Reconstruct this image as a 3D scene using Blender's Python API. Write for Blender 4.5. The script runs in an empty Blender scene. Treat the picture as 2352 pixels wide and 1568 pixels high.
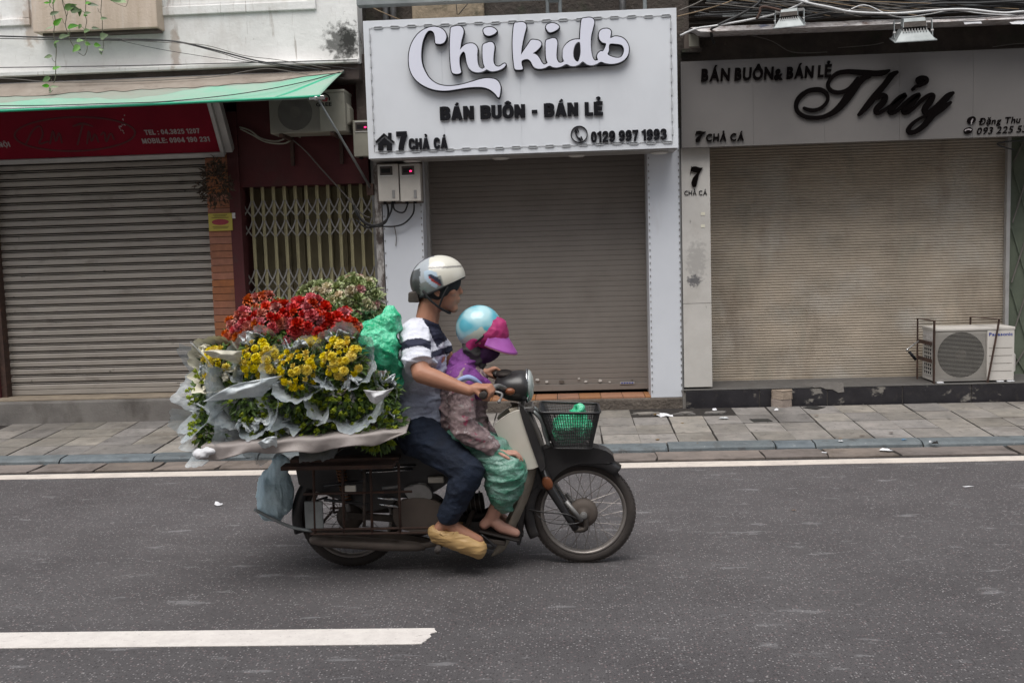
import bpy, math, random
from mathutils import Vector, Matrix, noise
from mathutils.geometry import tessellate_polygon
R = math.radians
S = bpy.context.scene
COL = S.collection
rnd = random.Random(7)

# ------------------------------------------------------------------ camera, sky, sun, exposure
YAW, PITCH, ROLL, EYE = R(3.0), R(5.42), R(-1.75), 1.6
_cy, _sy = math.cos(YAW), math.sin(YAW)
FW = Vector((-_sy*math.cos(PITCH), _cy*math.cos(PITCH), -math.sin(PITCH)))
_r0 = Vector((_cy, _sy, 0)); _u0 = _r0.cross(FW)
RT = _r0*math.cos(ROLL) + _u0*math.sin(ROLL)
UP = -_r0*math.sin(ROLL) + _u0*math.cos(ROLL)
CAM = Vector((0, 0, EYE)); FPX = 2287.0
cd = bpy.data.cameras.new('camera'); cam = bpy.data.objects.new('camera', cd); COL.objects.link(cam)
cd.lens = 35.0; cd.sensor_width = 36.0; cd.clip_end = 500
m3 = Matrix((RT, UP, -FW)).transposed()
cam.matrix_world = Matrix.Translation(CAM) @ m3.to_4x4()
S.camera = cam

W = bpy.data.worlds.new('World'); S.world = W; W.use_nodes = True
wn = W.node_tree; wn.nodes.clear()
wo = wn.nodes.new('ShaderNodeOutputWorld'); bg = wn.nodes.new('ShaderNodeBackground')
sk = wn.nodes.new('ShaderNodeTexSky'); sk.sky_type = 'NISHITA'; sk.sun_disc = False
SUN_EL, SUN_AZ = R(66), R(195)
sk.sun_elevation = SUN_EL; sk.sun_rotation = SUN_AZ
sk.air_density = 1.0; sk.dust_density = 1.6; sk.ozone_density = 1.0
hs = wn.nodes.new('ShaderNodeHueSaturation'); hs.inputs['Saturation'].default_value = 0.30
bg.inputs['Strength'].default_value = 0.08
wn.links.new(sk.outputs[0], hs.inputs['Color']); wn.links.new(hs.outputs[0], bg.inputs['Color'])
wn.links.new(bg.outputs[0], wo.inputs['Surface'])
sd = bpy.data.lights.new('sun', 'SUN'); sd.energy = 1.5; sd.angle = R(50); sd.color = (1.0, 0.97, 0.93)
so = bpy.data.objects.new('sun', sd); COL.objects.link(so)
sdir = Vector((math.sin(SUN_AZ)*math.cos(SUN_EL), math.cos(SUN_AZ)*math.cos(SUN_EL), math.sin(SUN_EL)))
so.rotation_euler = sdir.to_track_quat('Z', 'Y').to_euler()
so.location = (0, -5, 12)
S.view_settings.view_transform = 'Standard'; S.view_settings.look = 'None'
S.view_settings.exposure = 1.24; S.view_settings.gamma = 1.0
S.view_settings.use_curve_mapping = False

# ------------------------------------------------------------------ helpers
def ray(x, y): return FW + RT*((x-1176)/FPX) - UP*((y-784)/FPX)
def at(x, y, Y):
    d = ray(x, y); return CAM + d*(Y/d.y)
def gz(x, y, Z=0.0):
    d = ray(x, y); return CAM + d*((Z-EYE)/d.z)
def pix(p):
    d = Vector(p)-CAM; D = d.dot(FW); return (1176+FPX*d.dot(RT)/D, 784-FPX*d.dot(UP)/D)
def pave_z(Y): return .045 + (Y-7.70)*.054

def thing(name, label, cat, loc=(0, 0, 0), group=None):
    o = bpy.data.objects.new(name, None); COL.objects.link(o); o.location = loc
    o.empty_display_size = .1
    return tag(o, label, cat, group)
def tag(o, label, cat, group=None):
    o['label'] = label; o['category'] = cat
    if group: o['group'] = group
    return o
def put(o, parent):
    o.parent = parent; o.matrix_parent_inverse = parent.matrix_basis.inverted(); return o
def link(name, me, parent=None, loc=None, kind=None, rot=None, scale=None):
    o = bpy.data.objects.new(name, me); COL.objects.link(o)
    if loc is not None: o.location = loc
    if rot is not None: o.rotation_euler = rot
    if scale is not None: o.scale = scale
    if parent is not None: put(o, parent)
    if kind: o['kind'] = kind
    return o
def frame_of(d):
    d = Vector(d).normalized(); a = Vector((0, 0, 1)) if abs(d.z) < .9 else Vector((1, 0, 0))
    s = d.cross(a).normalized(); return s, s.cross(d).normalized(), d

class MB:
    def __init__(s): s.v = []; s.f = []
    def add(s, vs, fs):
        b = len(s.v); s.v += [tuple(v) for v in vs]; s.f += [tuple(i+b for i in f) for f in fs]; return s
    def box(s, x0, x1, y0, y1, z0, z1):
        return s.add([(x, y, z) for x in (x0, x1) for y in (y0, y1) for z in (z0, z1)],
            [(0, 1, 3, 2), (4, 6, 7, 5), (0, 4, 5, 1), (2, 3, 7, 6), (0, 2, 6, 4), (1, 5, 7, 3)])
    def hexa(s, q0, q1):   # two quads (4 points each)
        return s.add(list(q0)+list(q1), [(3, 2, 1, 0), (4, 5, 6, 7)]+[(i, (i+1) % 4, (i+1) % 4+4, i+4) for i in range(4)])
    def bar(s, p, q, w, h=None, up=(0, 0, 1)):
        h = h or w; p, q = Vector(p), Vector(q); d = (q-p).normalized(); u = Vector(up)
        if abs(d.dot(u)) > .95: u = Vector((0, 1, 0))
        sd_ = d.cross(u).normalized(); u = sd_.cross(d)
        c = [sd_*(w/2)+u*(h/2), -sd_*(w/2)+u*(h/2), -sd_*(w/2)-u*(h/2), sd_*(w/2)-u*(h/2)]
        return s.hexa([p+k for k in c], [q+k for k in c])
    def tube(s, pts, r, n=8, caps=True, closed=False):
        pts = [Vector(p) for p in pts]; m = len(pts); rr = r if isinstance(r, (list, tuple)) else [r]*m
        vs = []; prev = None
        for i, p in enumerate(pts):
            if closed: d = pts[(i+1) % m]-pts[i-1]
            else: d = pts[min(i+1, m-1)]-pts[max(i-1, 0)]
            d.normalize()
            if prev is None: a, b, _ = frame_of(d)
            else:
                a = prev-d*prev.dot(d); a.normalize(); b = a.cross(d)
            prev = a
            vs += [p+(a*math.cos(2*math.pi*k/n)+b*math.sin(2*math.pi*k/n))*rr[i] for k in range(n)]
        fs = []
        for i in range(m if closed else m-1):
            j = (i+1) % m
            for k in range(n): fs.append((i*n+k, i*n+(k+1) % n, j*n+(k+1) % n, j*n+k))
        if caps and not closed: fs += [tuple(range(n))[::-1], tuple((m-1)*n+k for k in range(n))]
        return s.add(vs, fs)
    def cyl(s, p, q, r, n=16): return s.tube([p, q], r, n)
    def lathe(s, o, axis, prof, n=24, closed=False):
        # prof: list of (radius, height along axis)
        a, b, d = frame_of(axis); o = Vector(o); vs = []
        for r, h in prof: vs += [o+d*h+(a*math.cos(2*math.pi*k/n)+b*math.sin(2*math.pi*k/n))*r for k in range(n)]
        m = len(prof); fs = []
        for i in range(m if closed else m-1):
            j = (i+1) % m
            for k in range(n): fs.append((i*n+k, i*n+(k+1) % n, j*n+(k+1) % n, j*n+k))
        if not closed:
            if prof[0][0] > 1e-5: fs.append(tuple(range(n))[::-1])
            if prof[-1][0] > 1e-5: fs.append(tuple((m-1)*n+k for k in range(n)))
        return s.add(vs, fs)
    def ell(s, c, r, rot=None, nu=16, nv=10):
        c = Vector(c); vs = []
        for j in range(nv+1):
            t = math.pi*j/nv
            for i in range(nu):
                u = 2*math.pi*i/nu; p = Vector((r[0]*math.sin(t)*math.cos(u), r[1]*math.sin(t)*math.sin(u), r[2]*math.cos(t)))
                if rot is not None: p = rot @ p
                vs.append(c+p)
        fs = [(j*nu+i, (j+1)*nu+i, (j+1)*nu+(i+1) % nu, j*nu+(i+1) % nu) for j in range(nv) for i in range(nu)]
        return s.add(vs, fs)
    def prism(s, poly, O, ux, uz, n, d0, d1, holes=()):
        # polygon (x,z pairs) mapped through O + ux*x + uz*z, extruded from d0 to d1 along n
        O, ux, uz, n = Vector(O), Vector(ux), Vector(uz), Vector(n)
        loops = [list(poly)]+[list(h) for h in holes]; flat = [p for l in loops for p in l]; N = len(flat)
        tr = tessellate_polygon([[Vector((p[0], p[1], 0)) for p in l] for l in loops])
        vs = [O+ux*p[0]+uz*p[1]+n*d for d in (d0, d1) for p in flat]
        fs = [tuple(t) for t in tr]+[tuple(i+N for i in t[::-1]) for t in tr]
        b = 0
        for l in loops:
            k = len(l); fs += [(b+i, b+(i+1) % k, b+(i+1) % k+N, b+i+N) for i in range(k)]; b += k
        return s.add(vs, fs)
    def leaf(s, o, d, up, L, Wd, fold=.25, curl=.2):
        o = Vector(o); d = Vector(d).normalized(); sd_ = d.cross(Vector(up))
        if sd_.length < 1e-4: sd_ = Vector((1, 0, 0))
        sd_.normalize(); u = sd_.cross(d)
        pts = [o, o+d*L*.35-sd_*Wd*.5+u*fold*Wd, o+d*L*.4, o+d*L*.35+sd_*Wd*.5+u*fold*Wd,
               o+d*L*.75-sd_*Wd*.3+u*(fold*Wd-curl*L*.4), o+d*L*.75-u*curl*L*.35, o+d*L*.75+sd_*Wd*.3+u*(fold*Wd-curl*L*.4), o+d*L-u*curl*L]
        return s.add(pts, [(0, 2, 1), (0, 3, 2), (1, 2, 5, 4), (2, 3, 6, 5), (4, 5, 7), (5, 6, 7)])
    def mesh(s, mat, smooth=False, name='mesh'):
        me = bpy.data.meshes.new(name); me.from_pydata(s.v, [], s.f); me.update()
        for m in (mat if isinstance(mat, (list, tuple)) else [mat]): me.materials.append(m)
        if smooth: me.shade_smooth()
        return me
    def build(s, name, mat, parent=None, smooth=False, bevel=0, kind=None, sub=0, org=None):
        me = s.mesh(mat, smooth, name)
        if org is not None:
            me.transform(Matrix.Translation(-Vector(org)))
        o = link(name, me, None, org, kind)
        if parent is not None: put(o, parent)
        if bevel:
            b = o.modifiers.new('bevel', 'BEVEL'); b.width = bevel; b.segments = 2; b.limit_method = 'ANGLE'; b.angle_limit = R(35)
        if sub:
            b = o.modifiers.new('sub', 'SUBSURF'); b.levels = sub; b.render_levels = sub
        return o

def smoothpts(pts, sub=4, closed=False, corners=()):
    """Catmull-Rom through the points; 'corners' keeps an index sharp."""
    n = len(pts); out = []
    for i in range(n if closed else n-1):
        p1, p2 = pts[i], pts[(i+1) % n]
        p0 = pts[i-1] if (closed or i > 0) else p1; p3 = pts[(i+2) % n] if (closed or i+2 < n) else p2
        if i in corners: p0 = p1
        if (i+1) % n in corners: p3 = p2
        for k in range(sub):
            t = k/sub; out.append(tuple(.5*((2*b)+(c-a)*t+(2*a-5*b+4*c-d)*t*t+(3*b-a-3*c+d)*t**3) for a, b, c, d in zip(p0, p1, p2, p3)))
    if not closed: out.append(tuple(pts[-1]))
    return out
def area(p): return .5*sum(p[i-1][0]*p[i][1]-p[i][0]*p[i-1][1] for i in range(len(p)))
def offs(poly, d):
    n = len(poly); sg = 1 if area(poly) > 0 else -1; out = []
    for i in range(n):
        a, b, c = Vector(poly[i-1][:2]), Vector(poly[i][:2]), Vector(poly[(i+1) % n][:2])
        e1, e2 = (b-a), (c-b)
        if e1.length < 1e-9 or e2.length < 1e-9: out.append(tuple(b)); continue
        e1.normalize(); e2.normalize(); nn = Vector((e1.y+e2.y, -(e1.x+e2.x)))
        if nn.length < 1e-6: nn = Vector((e1.y, -e1.x))
        nn.normalize(); out.append(tuple(b+nn*d*sg))
    return out

# ------------------------------------------------------------------ materials
def mat(name, c1, c2=None, scale=6, rough=.7, metal=0, spec=.4, detail=6, stretch=(1, 1, 1), contrast=(.3, .7),
        dirt=None, bump=0, bscale=60, rand=0, alpha=1, speck=None, vcol=None, coat=0, dirt2=None, trans=0, emis=None, bdist=.004, rvar=0, blot=None):
    m = bpy.data.materials.new(name); m.use_nodes = True; nt = m.node_tree; N = nt.nodes; L = nt.links
    b = N['Principled BSDF']; pos = N.new('ShaderNodeNewGeometry').outputs['Position']
    def nz(sc, st=(1, 1, 1), det=detail, lo=.3, hi=.7, seed=0.0, dist=0.0):
        mp = N.new('ShaderNodeMapping'); mp.inputs['Scale'].default_value = st; mp.inputs['Location'].default_value = (seed, seed*1.7, seed*.6)
        L.new(pos, mp.inputs['Vector'])
        t = N.new('ShaderNodeTexNoise'); t.inputs['Scale'].default_value = sc; t.inputs['Detail'].default_value = det
        t.inputs['Roughness'].default_value = .62; t.inputs['Distortion'].default_value = dist
        L.new(mp.outputs[0], t.inputs['Vector'])
        r = N.new('ShaderNodeMapRange'); r.inputs[1].default_value = lo; r.inputs[2].default_value = hi
        L.new(t.outputs['Fac'], r.inputs[0]); return r.outputs[0]
    def mix(f, a, bb, mode='MIX'):
        x = N.new('ShaderNodeMix'); x.data_type = 'RGBA'; x.blend_type = mode
        if isinstance(f, (int, float)): x.inputs[0].default_value = f
        else: L.new(f, x.inputs[0])
        for k, c in ((6, a), (7, bb)):
            if isinstance(c, tuple): x.inputs[k].default_value = (*c[:3], 1)
            else: L.new(c, x.inputs[k])
        return x.outputs[2]
    if vcol:
        a = N.new('ShaderNodeAttribute'); a.attribute_name = vcol; col = a.outputs['Color']
        if c2: col = mix(nz(scale, stretch, lo=contrast[0], hi=contrast[1]), col, mix(1.0, col, c2, 'MULTIPLY'))
    else:
        col = mix(nz(scale, stretch, lo=contrast[0], hi=contrast[1]), c1, c2 or tuple(x*.82 for x in c1))
    for k, dd in enumerate(dirt if isinstance(dirt, list) else ([dirt] if dirt else [])):
        # (colour, scale, lo, hi, amount, stretch)
        dc, ds, lo, hi, am, st = dd
        f = nz(ds, st, lo=lo, hi=hi, seed=3.1+k*5)
        mm = N.new('ShaderNodeMath'); mm.operation = 'MULTIPLY'; mm.use_clamp = True; mm.inputs[1].default_value = am; L.new(f, mm.inputs[0])
        col = mix(mm.outputs[0], col, dc)
    for k, (bp_, br_, bc_, ba_, bs_) in enumerate(blot or []):
        # stain with a place and size of its own: centre, radii, colour, amount, noise scale
        mp = N.new('ShaderNodeMapping'); mp.vector_type = 'TEXTURE'; mp.inputs['Location'].default_value = bp_; mp.inputs['Scale'].default_value = br_; L.new(pos, mp.inputs['Vector'])
        ln = N.new('ShaderNodeVectorMath'); ln.operation = 'LENGTH'; L.new(mp.outputs[0], ln.inputs[0])
        nn_ = nz(bs_, lo=0, hi=1, seed=2.2+k, det=8); ad = N.new('ShaderNodeMath'); ad.operation = 'MULTIPLY_ADD'; ad.inputs[1].default_value = -2.6; ad.inputs[2].default_value = 1.3+1.0
        L.new(nn_, ad.inputs[0]); s2 = N.new('ShaderNodeMath'); s2.operation = 'SUBTRACT'; L.new(ad.outputs[0], s2.inputs[0]); L.new(ln.outputs['Value'], s2.inputs[1])
        r = N.new('ShaderNodeMapRange'); r.inputs[1].default_value = 0.0; r.inputs[2].default_value = .5; r.inputs[3].default_value = 0; r.inputs[4].default_value = ba_; L.new(s2.outputs[0], r.inputs[0])
        col = mix(r.outputs[0], col, bc_)
    for k, sp in enumerate(speck or []):
        # (colour, scale, density radius, amount)
        v = N.new('ShaderNodeTexVoronoi'); v.inputs['Scale'].default_value = sp[1]; v.inputs['Randomness'].default_value = 1
        mp = N.new('ShaderNodeMapping'); mp.inputs['Location'].default_value = (k*3.3, k*1.1, 0); L.new(pos, mp.inputs['Vector']); L.new(mp.outputs[0], v.inputs['Vector'])
        r = N.new('ShaderNodeMapRange'); r.inputs[1].default_value = sp[2]; r.inputs[2].default_value = sp[2]*.6
        r.inputs[3].default_value = 0; r.inputs[4].default_value = 1; L.new(v.outputs['Distance'], r.inputs[0])
        sx = N.new('ShaderNodeSeparateColor'); L.new(v.outputs['Color'], sx.inputs[0])
        g = N.new('ShaderNodeMath'); g.operation = 'GREATER_THAN'; g.inputs[1].default_value = 1-sp[3]; L.new(sx.outputs[0], g.inputs[0])
        mm = N.new('ShaderNodeMath'); mm.operation = 'MULTIPLY'; L.new(r.outputs[0], mm.inputs[0]); L.new(g.outputs[0], mm.inputs[1])
        m2 = N.new('ShaderNodeMath'); m2.operation = 'MULTIPLY'; L.new(mm.outputs[0], m2.inputs[0]); m2.inputs[1].default_value = sp[4] if len(sp) > 4 else 1
        col = mix(m2.outputs[0], col, sp[0])
    if rand:
        oi = N.new('ShaderNodeObjectInfo'); h = N.new('ShaderNodeHueSaturation')
        r1 = N.new('ShaderNodeMapRange'); r1.inputs[3].default_value = 1-rand; r1.inputs[4].default_value = 1+rand; L.new(oi.outputs['Random'], r1.inputs[0])
        L.new(r1.outputs[0], h.inputs['Value'])
        m5 = N.new('ShaderNodeMath'); m5.operation = 'MULTIPLY'; m5.inputs[1].default_value = 7.31; L.new(oi.outputs['Random'], m5.inputs[0])
        fr = N.new('ShaderNodeMath'); fr.operation = 'FRACT'; L.new(m5.outputs[0], fr.inputs[0])
        r2 = N.new('ShaderNodeMapRange'); r2.inputs[3].default_value = .5-rand*.06; r2.inputs[4].default_value = .5+rand*.06; L.new(fr.outputs[0], r2.inputs[0]); L.new(r2.outputs[0], h.inputs['Hue'])
        r3 = N.new('ShaderNodeMapRange'); r3.inputs[3].default_value = 1-rand*1.5; r3.inputs[4].default_value = 1+rand; L.new(fr.outputs[0], r3.inputs[0]); L.new(r3.outputs[0], h.inputs['Saturation'])
        L.new(col, h.inputs['Color']); col = h.outputs[0]
    L.new(col, b.inputs['Base Color'])
    b.inputs['Roughness'].default_value = rough; b.inputs['Metallic'].default_value = metal
    b.inputs['Specular IOR Level'].default_value = spec; b.inputs['Coat Weight'].default_value = coat
    if rvar:
        rr = N.new('ShaderNodeMapRange'); rr.inputs[3].default_value = rough-rvar; rr.inputs[4].default_value = rough+rvar
        L.new(nz(scale*2.3, lo=.3, hi=.7, seed=9), rr.inputs[0]); L.new(rr.outputs[0], b.inputs['Roughness'])
    if alpha < 1: b.inputs['Alpha'].default_value = alpha
    if trans: b.inputs['Transmission Weight'].default_value = trans
    if emis: b.inputs['Emission Color'].default_value = (*emis[0], 1); b.inputs['Emission Strength'].default_value = emis[1]
    if bump:
        bp = N.new('ShaderNodeBump'); bp.inputs['Strength'].default_value = bump; bp.inputs['Distance'].default_value = bdist
        L.new(nz(bscale, det=4, lo=.2, hi=.8, seed=1.3), bp.inputs['Height']); L.new(bp.outputs[0], b.inputs['Normal'])
    return m
ONE = (1, 1, 1)
DIRT = (.045, .035, .028)
Mt = dict(
 asphalt=mat('asphalt', (.090, .084, .086), (.068, .063, .065), scale=1.6, rough=.78, spec=.35, contrast=(.35, .65),
   dirt=[((.20, .195, .20), 4.5, .62, .68, .65, (.8, 3.0, 1)), ((.125, .118, .12), .8, .52, .75, .5, (.35, 1.6, 1)), ((.045, .040, .040), .55, .55, .75, .55, (.4, 1.4, 1))],
   speck=[((.33, .31, .31), 85, .38, .28, .65), ((.19, .14, .14), 70, .42, .22, .5), ((.035, .032, .033), 75, .46, .40, .6), ((.46, .44, .43), 26, .13, .07, .7), ((.27, .26, .265), 7, .12, .22, .35)], bump=.5, bscale=170, bdist=.003),
 paint=mat('road_paint', (.70, .66, .62), (.58, .54, .51), scale=14, rough=.7, dirt=[((.30, .27, .26), 26, .60, .72, .6, (1, 3, 1)), ((.16, .14, .14), 60, .64, .70, .7, ONE)], bump=.3, bscale=150),
 edge=mat('edge_paint', (.60, .54, .48), (.47, .42, .38), scale=7, rough=.75, dirt=[((.18, .15, .14), 20, .58, .72, .6, (.6, 2, 1)), ((.12, .1, .1), 70, .63, .7, .8, ONE)], bump=.3, bscale=150),
 gutter=mat('gutter_stone', (.20, .165, .145), (.13, .11, .10), scale=5, rough=.85, rand=.16, dirt=[(DIRT, 4, .5, .72, .75, ONE), ((.28, .24, .21), 12, .6, .75, .5, ONE)], bump=.6, bscale=70),
 joint=mat('joint_dirt', (.030, .025, .022), (.018, .015, .013), scale=20, rough=.95, bump=.8, bscale=90),
 kerb=mat('kerb_stone', (.125, .145, .155), (.08, .095, .105), scale=9, rough=.7, rand=.12, dirt=[((.05, .045, .04), 7, .56, .7, .7, (1, 1, 1)), ((.25, .26, .27), 25, .62, .72, .6, ONE)], bump=.5, bscale=90),
 tile=mat('pavement_tile', (.245, .222, .20), (.155, .145, .133), scale=7, rough=.8, rand=.22, contrast=(.3, .7), dirt=[(DIRT, 2.3, .52, .72, .6, ONE), ((.06, .052, .045), 13, .58, .70, .6, ONE), ((.08, .07, .055), 18, .64, .72, .7, (1, 1, 1)), ((.12, .105, .09), 1.1, .5, .7, .45, (.7, 1, 1))], speck=[((.04, .035, .03), 22, .16, .25, .8)], bump=.5, bscale=80),
 concrete=mat('step_concrete', (.20, .185, .17), (.115, .105, .097), scale=2.6, rough=.88, dirt=[(DIRT, 3, .52, .72, .65, (1, 1, .6)), ((.28, .26, .24), 8, .6, .75, .4, ONE)], bump=.6, bscale=50),
 steptop=mat('step_screed', (.33, .27, .20), (.22, .18, .14), scale=6, rough=.85, dirt=[(DIRT, 6, .58, .75, .5, ONE)], bump=.4),
 mud=mat('rough_plinth', (.14, .115, .095), (.075, .062, .052), scale=6, rough=.95, dirt=[((.22, .19, .16), 10, .58, .7, .6, ONE)], bump=1, bscale=35, bdist=.01),
 orange=mat('orange_tile', (.36, .17, .08), (.28, .13, .07), scale=8, rough=.5, rand=.1, dirt=[(DIRT, 6, .6, .75, .5, ONE)]),
 blacktile=mat('black_tile', (.030, .028, .032), (.018, .017, .020), scale=10, rough=.32, rand=.1, dirt=[((.26, .24, .21), 5.5, .60, .66, .75, (1, 1, 1.5)), ((.07, .06, .055), 14, .55, .75, .5, ONE)], bump=.15),
 graytop=mat('grey_terrazzo', (.105, .10, .095), (.075, .07, .066), scale=10, rough=.6, dirt=[(DIRT, 4, .58, .75, .5, ONE)]),
 white_wall=mat('white_plaster', (.78, .77, .75), (.63, .62, .60), scale=2.2, rough=.85, dirt=[((.45, .41, .37), 3, .52, .72, .6, (1, 1, .5)), ((.30, .25, .21), 7, .60, .74, .6, (2.5, 1, .5)), ((.22, .18, .15), 4, .66, .70, .6, (3, 1, .25)), ((.20, .17, .15), 22, .68, .74, .6, (1, 1, 3))], bump=.35, bscale=18, bdist=.008,
   blot=[(tuple(at(785, 100, 8.9)), (.17, .3, .20), (.055, .055, .05), .85, 16), (tuple(at(800, 90, 8.9)), (.10, .3, .16), (.02, .02, .018), .9, 26), (tuple(at(402, 110, 8.9)), (.05, .3, .25), (.33, .24, .18), .6, 12), (tuple(at(70, 60, 8.9)), (.10, .3, .22), (.36, .26, .19), .6, 12)]),
 mould=mat('black_mould', (.05, .05, .045), (.2, .2, .18), scale=9, rough=.95, dirt=[((.5, .5, .5), 12, .5, .6, .8, ONE)], bump=.6),
 beige=mat('beige_plaster', (.58, .48, .40), (.44, .35, .27), scale=3, rough=.85, stretch=(4, 1, .5), dirt=[((.55, .50, .45), 5, .55, .72, .6, (3, 1, .4)), ((.24, .15, .10), 6, .60, .75, .55, (4, 1, .4))], bump=.5, bscale=50),
 soffit=mat('cornice_brown', (.11, .085, .075), (.06, .048, .042), scale=6, rough=.9, dirt=[((.2, .17, .15), 8, .6, .75, .5, (1, 1, 2))], bump=.5),
 redwall=mat('dark_red_paint', (.085, .016, .018), (.055, .012, .013), scale=3, rough=.75, dirt=[(DIRT, 4, .55, .75, .6, ONE)], bump=.3),
 darkwall=mat('grimy_wall', (.075, .06, .05), (.035, .030, .026), scale=5, rough=.95, dirt=[((.035, .045, .025), 4, .55, .7, .6, ONE), ((.16, .13, .11), 9, .64, .75, .6, ONE)], bump=.9, bscale=30, bdist=.01),
 oldconc=mat('stained_concrete', (.34, .27, .19), (.20, .16, .11), scale=5, rough=.9, dirt=[((.05, .05, .03), 5, .52, .66, .8, ONE)], bump=.8, bscale=30, bdist=.008),
 brick=mat('brick', (.30, .115, .055), (.22, .085, .045), scale=14, rough=.8, rand=.09, dirt=[((.12, .07, .05), 9, .55, .75, .5, ONE)], bump=.4),
 slatL=mat('shutter_steel', (.35, .315, .275), (.26, .23, .20), scale=3, rough=.55, metal=.0, spec=.5, stretch=(1, 1, 6), dirt=[((.07, .055, .045), 3.2, .58, .74, .6, (1, 1, 2.5)), ((.20, .15, .11), 11, .62, .72, .6, (.8, 1, 4)), ((.03, .025, .02), 9, .69, .73, .8, (1, 1, 1.5))], bump=.15, bscale=60),
 slatC=mat('shutter_taupe', (.195, .172, .152), (.168, .148, .131), scale=3, rough=.6, spec=.4, dirt=[((.13, .11, .095), 2.2, .5, .75, .5, (1, 1, 2))], bump=.1),
 slatT=mat('shutter_beige', (.45, .38, .30), (.31, .265, .21), scale=2.4, rough=.6, stretch=(1, 1, 2), dirt=[((.46, .44, .40), 1.7, .5, .72, .6, ONE), ((.20, .15, .11), 1.3, .52, .70, .6, (2.2, 1, .7)), ((.22, .22, .18), 2.2, .56, .72, .55, (1.5, 1, .6))], bump=.1),
 clad=mat('white_cladding', (.61, .63, .67), (.57, .59, .63), scale=3, rough=.35, spec=.5, dirt=[((.42, .40, .40), 3, .6, .8, .35, (2, 1, .5))]),
 clad2=mat('worn_white_panel', (.52, .50, .47), (.44, .42, .39), scale=4, rough=.6, dirt=[((.12, .11, .10), 9, .66, .72, .7, (2, 1, .6)), ((.33, .30, .27), 3, .55, .75, .5, ONE)], blot=[(tuple(at(1600, 600, 9.0)), (.10, .3, .22), (.22, .21, .20), .45, 34), (tuple(at(1594, 690-45, 9.0)), (.07, .3, .06), (.05, .05, .06), .8, 45)]),
 signface=mat('sign_sheet', (.66, .68, .71), (.62, .64, .67), scale=2, rough=.33, spec=.5, dirt=[((.48, .49, .52), 2.5, .5, .8, .3, (1, 1, .6))]),
 signgrey=mat('grey_sign_sheet', (.150, .139, .132), (.132, .123, .117), scale=2, rough=.55, dirt=[((.15, .135, .13), 3, .5, .8, .4, (1, 1, .6))]),
 trim=mat('alu_trim', (.42, .41, .40), (.34, .33, .32), rough=.45, metal=.3, scale=8),
 black=mat('black_acrylic', (.008, .008, .011), (.007, .007, .009), rough=.55, spec=.15),
 letwhite=mat('white_acrylic', (.70, .71, .80), (.68, .69, .78), rough=.3, spec=.5, scale=2),
 darkred=mat('dark_letter', (.0045, .003, .003), (.004, .003, .003), rough=.7, spec=.03),
 led=mat('led_plastic', (.44, .45, .46), (.38, .39, .40), rough=.4, scale=30),
 wire=mat('thin_wire', (.12, .12, .12), (.2, .2, .2), rough=.6),
 redsign=mat('red_sign_sheet', (.20, .005, .018), (.145, .004, .014), scale=3, rough=.6, spec=.12, dirt=[((.1, .03, .035), 5, .6, .8, .4, ONE)]),
 redink=mat('faded_script', (.06, .008, .010), (.09, .01, .014), rough=.6, scale=10),
 greyink=mat('silver_print', (.36, .33, .33), (.28, .25, .25), rough=.5, scale=20),
 white=mat('white_plastic', (.62, .61, .58), (.54, .53, .50), rough=.45, scale=5, dirt=[((.35, .32, .28), 6, .6, .8, .4, ONE)]),
 meter=mat('meter_plastic', (.44, .41, .37), (.36, .335, .30), rough=.5, scale=6, dirt=[((.2, .18, .16), 8, .6, .78, .5, ONE)]),
 acold=mat('aged_ac_casing', (.30, .29, .24), (.24, .23, .19), rough=.55, scale=5, dirt=[((.12, .11, .09), 6, .58, .75, .5, (1, 1, .7))]),
 acwhite=mat('ac_casing', (.56, .53, .49), (.48, .455, .42), rough=.5, scale=5, dirt=[((.28, .25, .22), 6, .6, .78, .5, (1, 1, .6))]),
 grille=mat('grille_grey', (.36, .34, .31), (.28, .265, .24), rough=.6, scale=6),
 dark=mat('dark_void', (.010, .010, .010), (.016, .014, .013), rough=.9),
 blue=mat('blue_print', (.02, .05, .30), (.02, .04, .25), rough=.5),
 rust=mat('rusty_steel', (.085, .05, .038), (.05, .032, .027), scale=20, rough=.8, metal=.2, bump=.4, dirt=[((.16, .075, .045), 18, .55, .7, .6, ONE)]),
 chrome=mat('chrome', (.6, .6, .6), (.4, .4, .4), rough=.25, metal=1, scale=10),
 steel=mat('dull_steel', (.30, .295, .29), (.20, .195, .19), rough=.5, metal=.5, scale=12),
 galv=mat('galvanised', (.30, .32, .32), (.19, .205, .205), rough=.5, metal=.4, scale=8),
 gate=mat('gate_olive', (.36, .32, .18), (.27, .24, .135), scale=6, rough=.6, dirt=[((.10, .075, .05), 8, .58, .75, .6, (1, 1, .6))]),
 gatelat=mat('gate_lattice_steel', (.31, .295, .275), (.21, .20, .185), rough=.5, metal=.3, scale=10),
 gateback=mat('door_panel_olive', (.19, .16, .09), (.13, .11, .065), rough=.8, scale=3, dirt=[((.04, .034, .025), 4, .55, .75, .6, ONE)]),
 greengate=mat('green_panel', (.12, .14, .10), (.08, .095, .07), rough=.8, scale=3),
 yellow=mat('yellow_plate', (.42, .34, .06), (.36, .29, .05), rough=.6, scale=8),
 platered=mat('plate_red', (.28, .04, .05), (.24, .03, .04), rough=.6),
 plateink=mat('plate_ink', (.14, .11, .02), (.10, .08, .02), rough=.6),
 awning=mat('awning_fabric', (.14, .40, .27), (.21, .41, .31), scale=2, rough=.55, dirt=[((.30, .36, .31), 1.6, .36, .60, .7, (1, 2, 1))]),
 awnmid=mat('awning_dust', (.23, .29, .24), (.25, .26, .22), rough=.85, scale=4, dirt=[((.24, .22, .19), 5, .5, .7, .5, (1, 2, 1))]),
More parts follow.
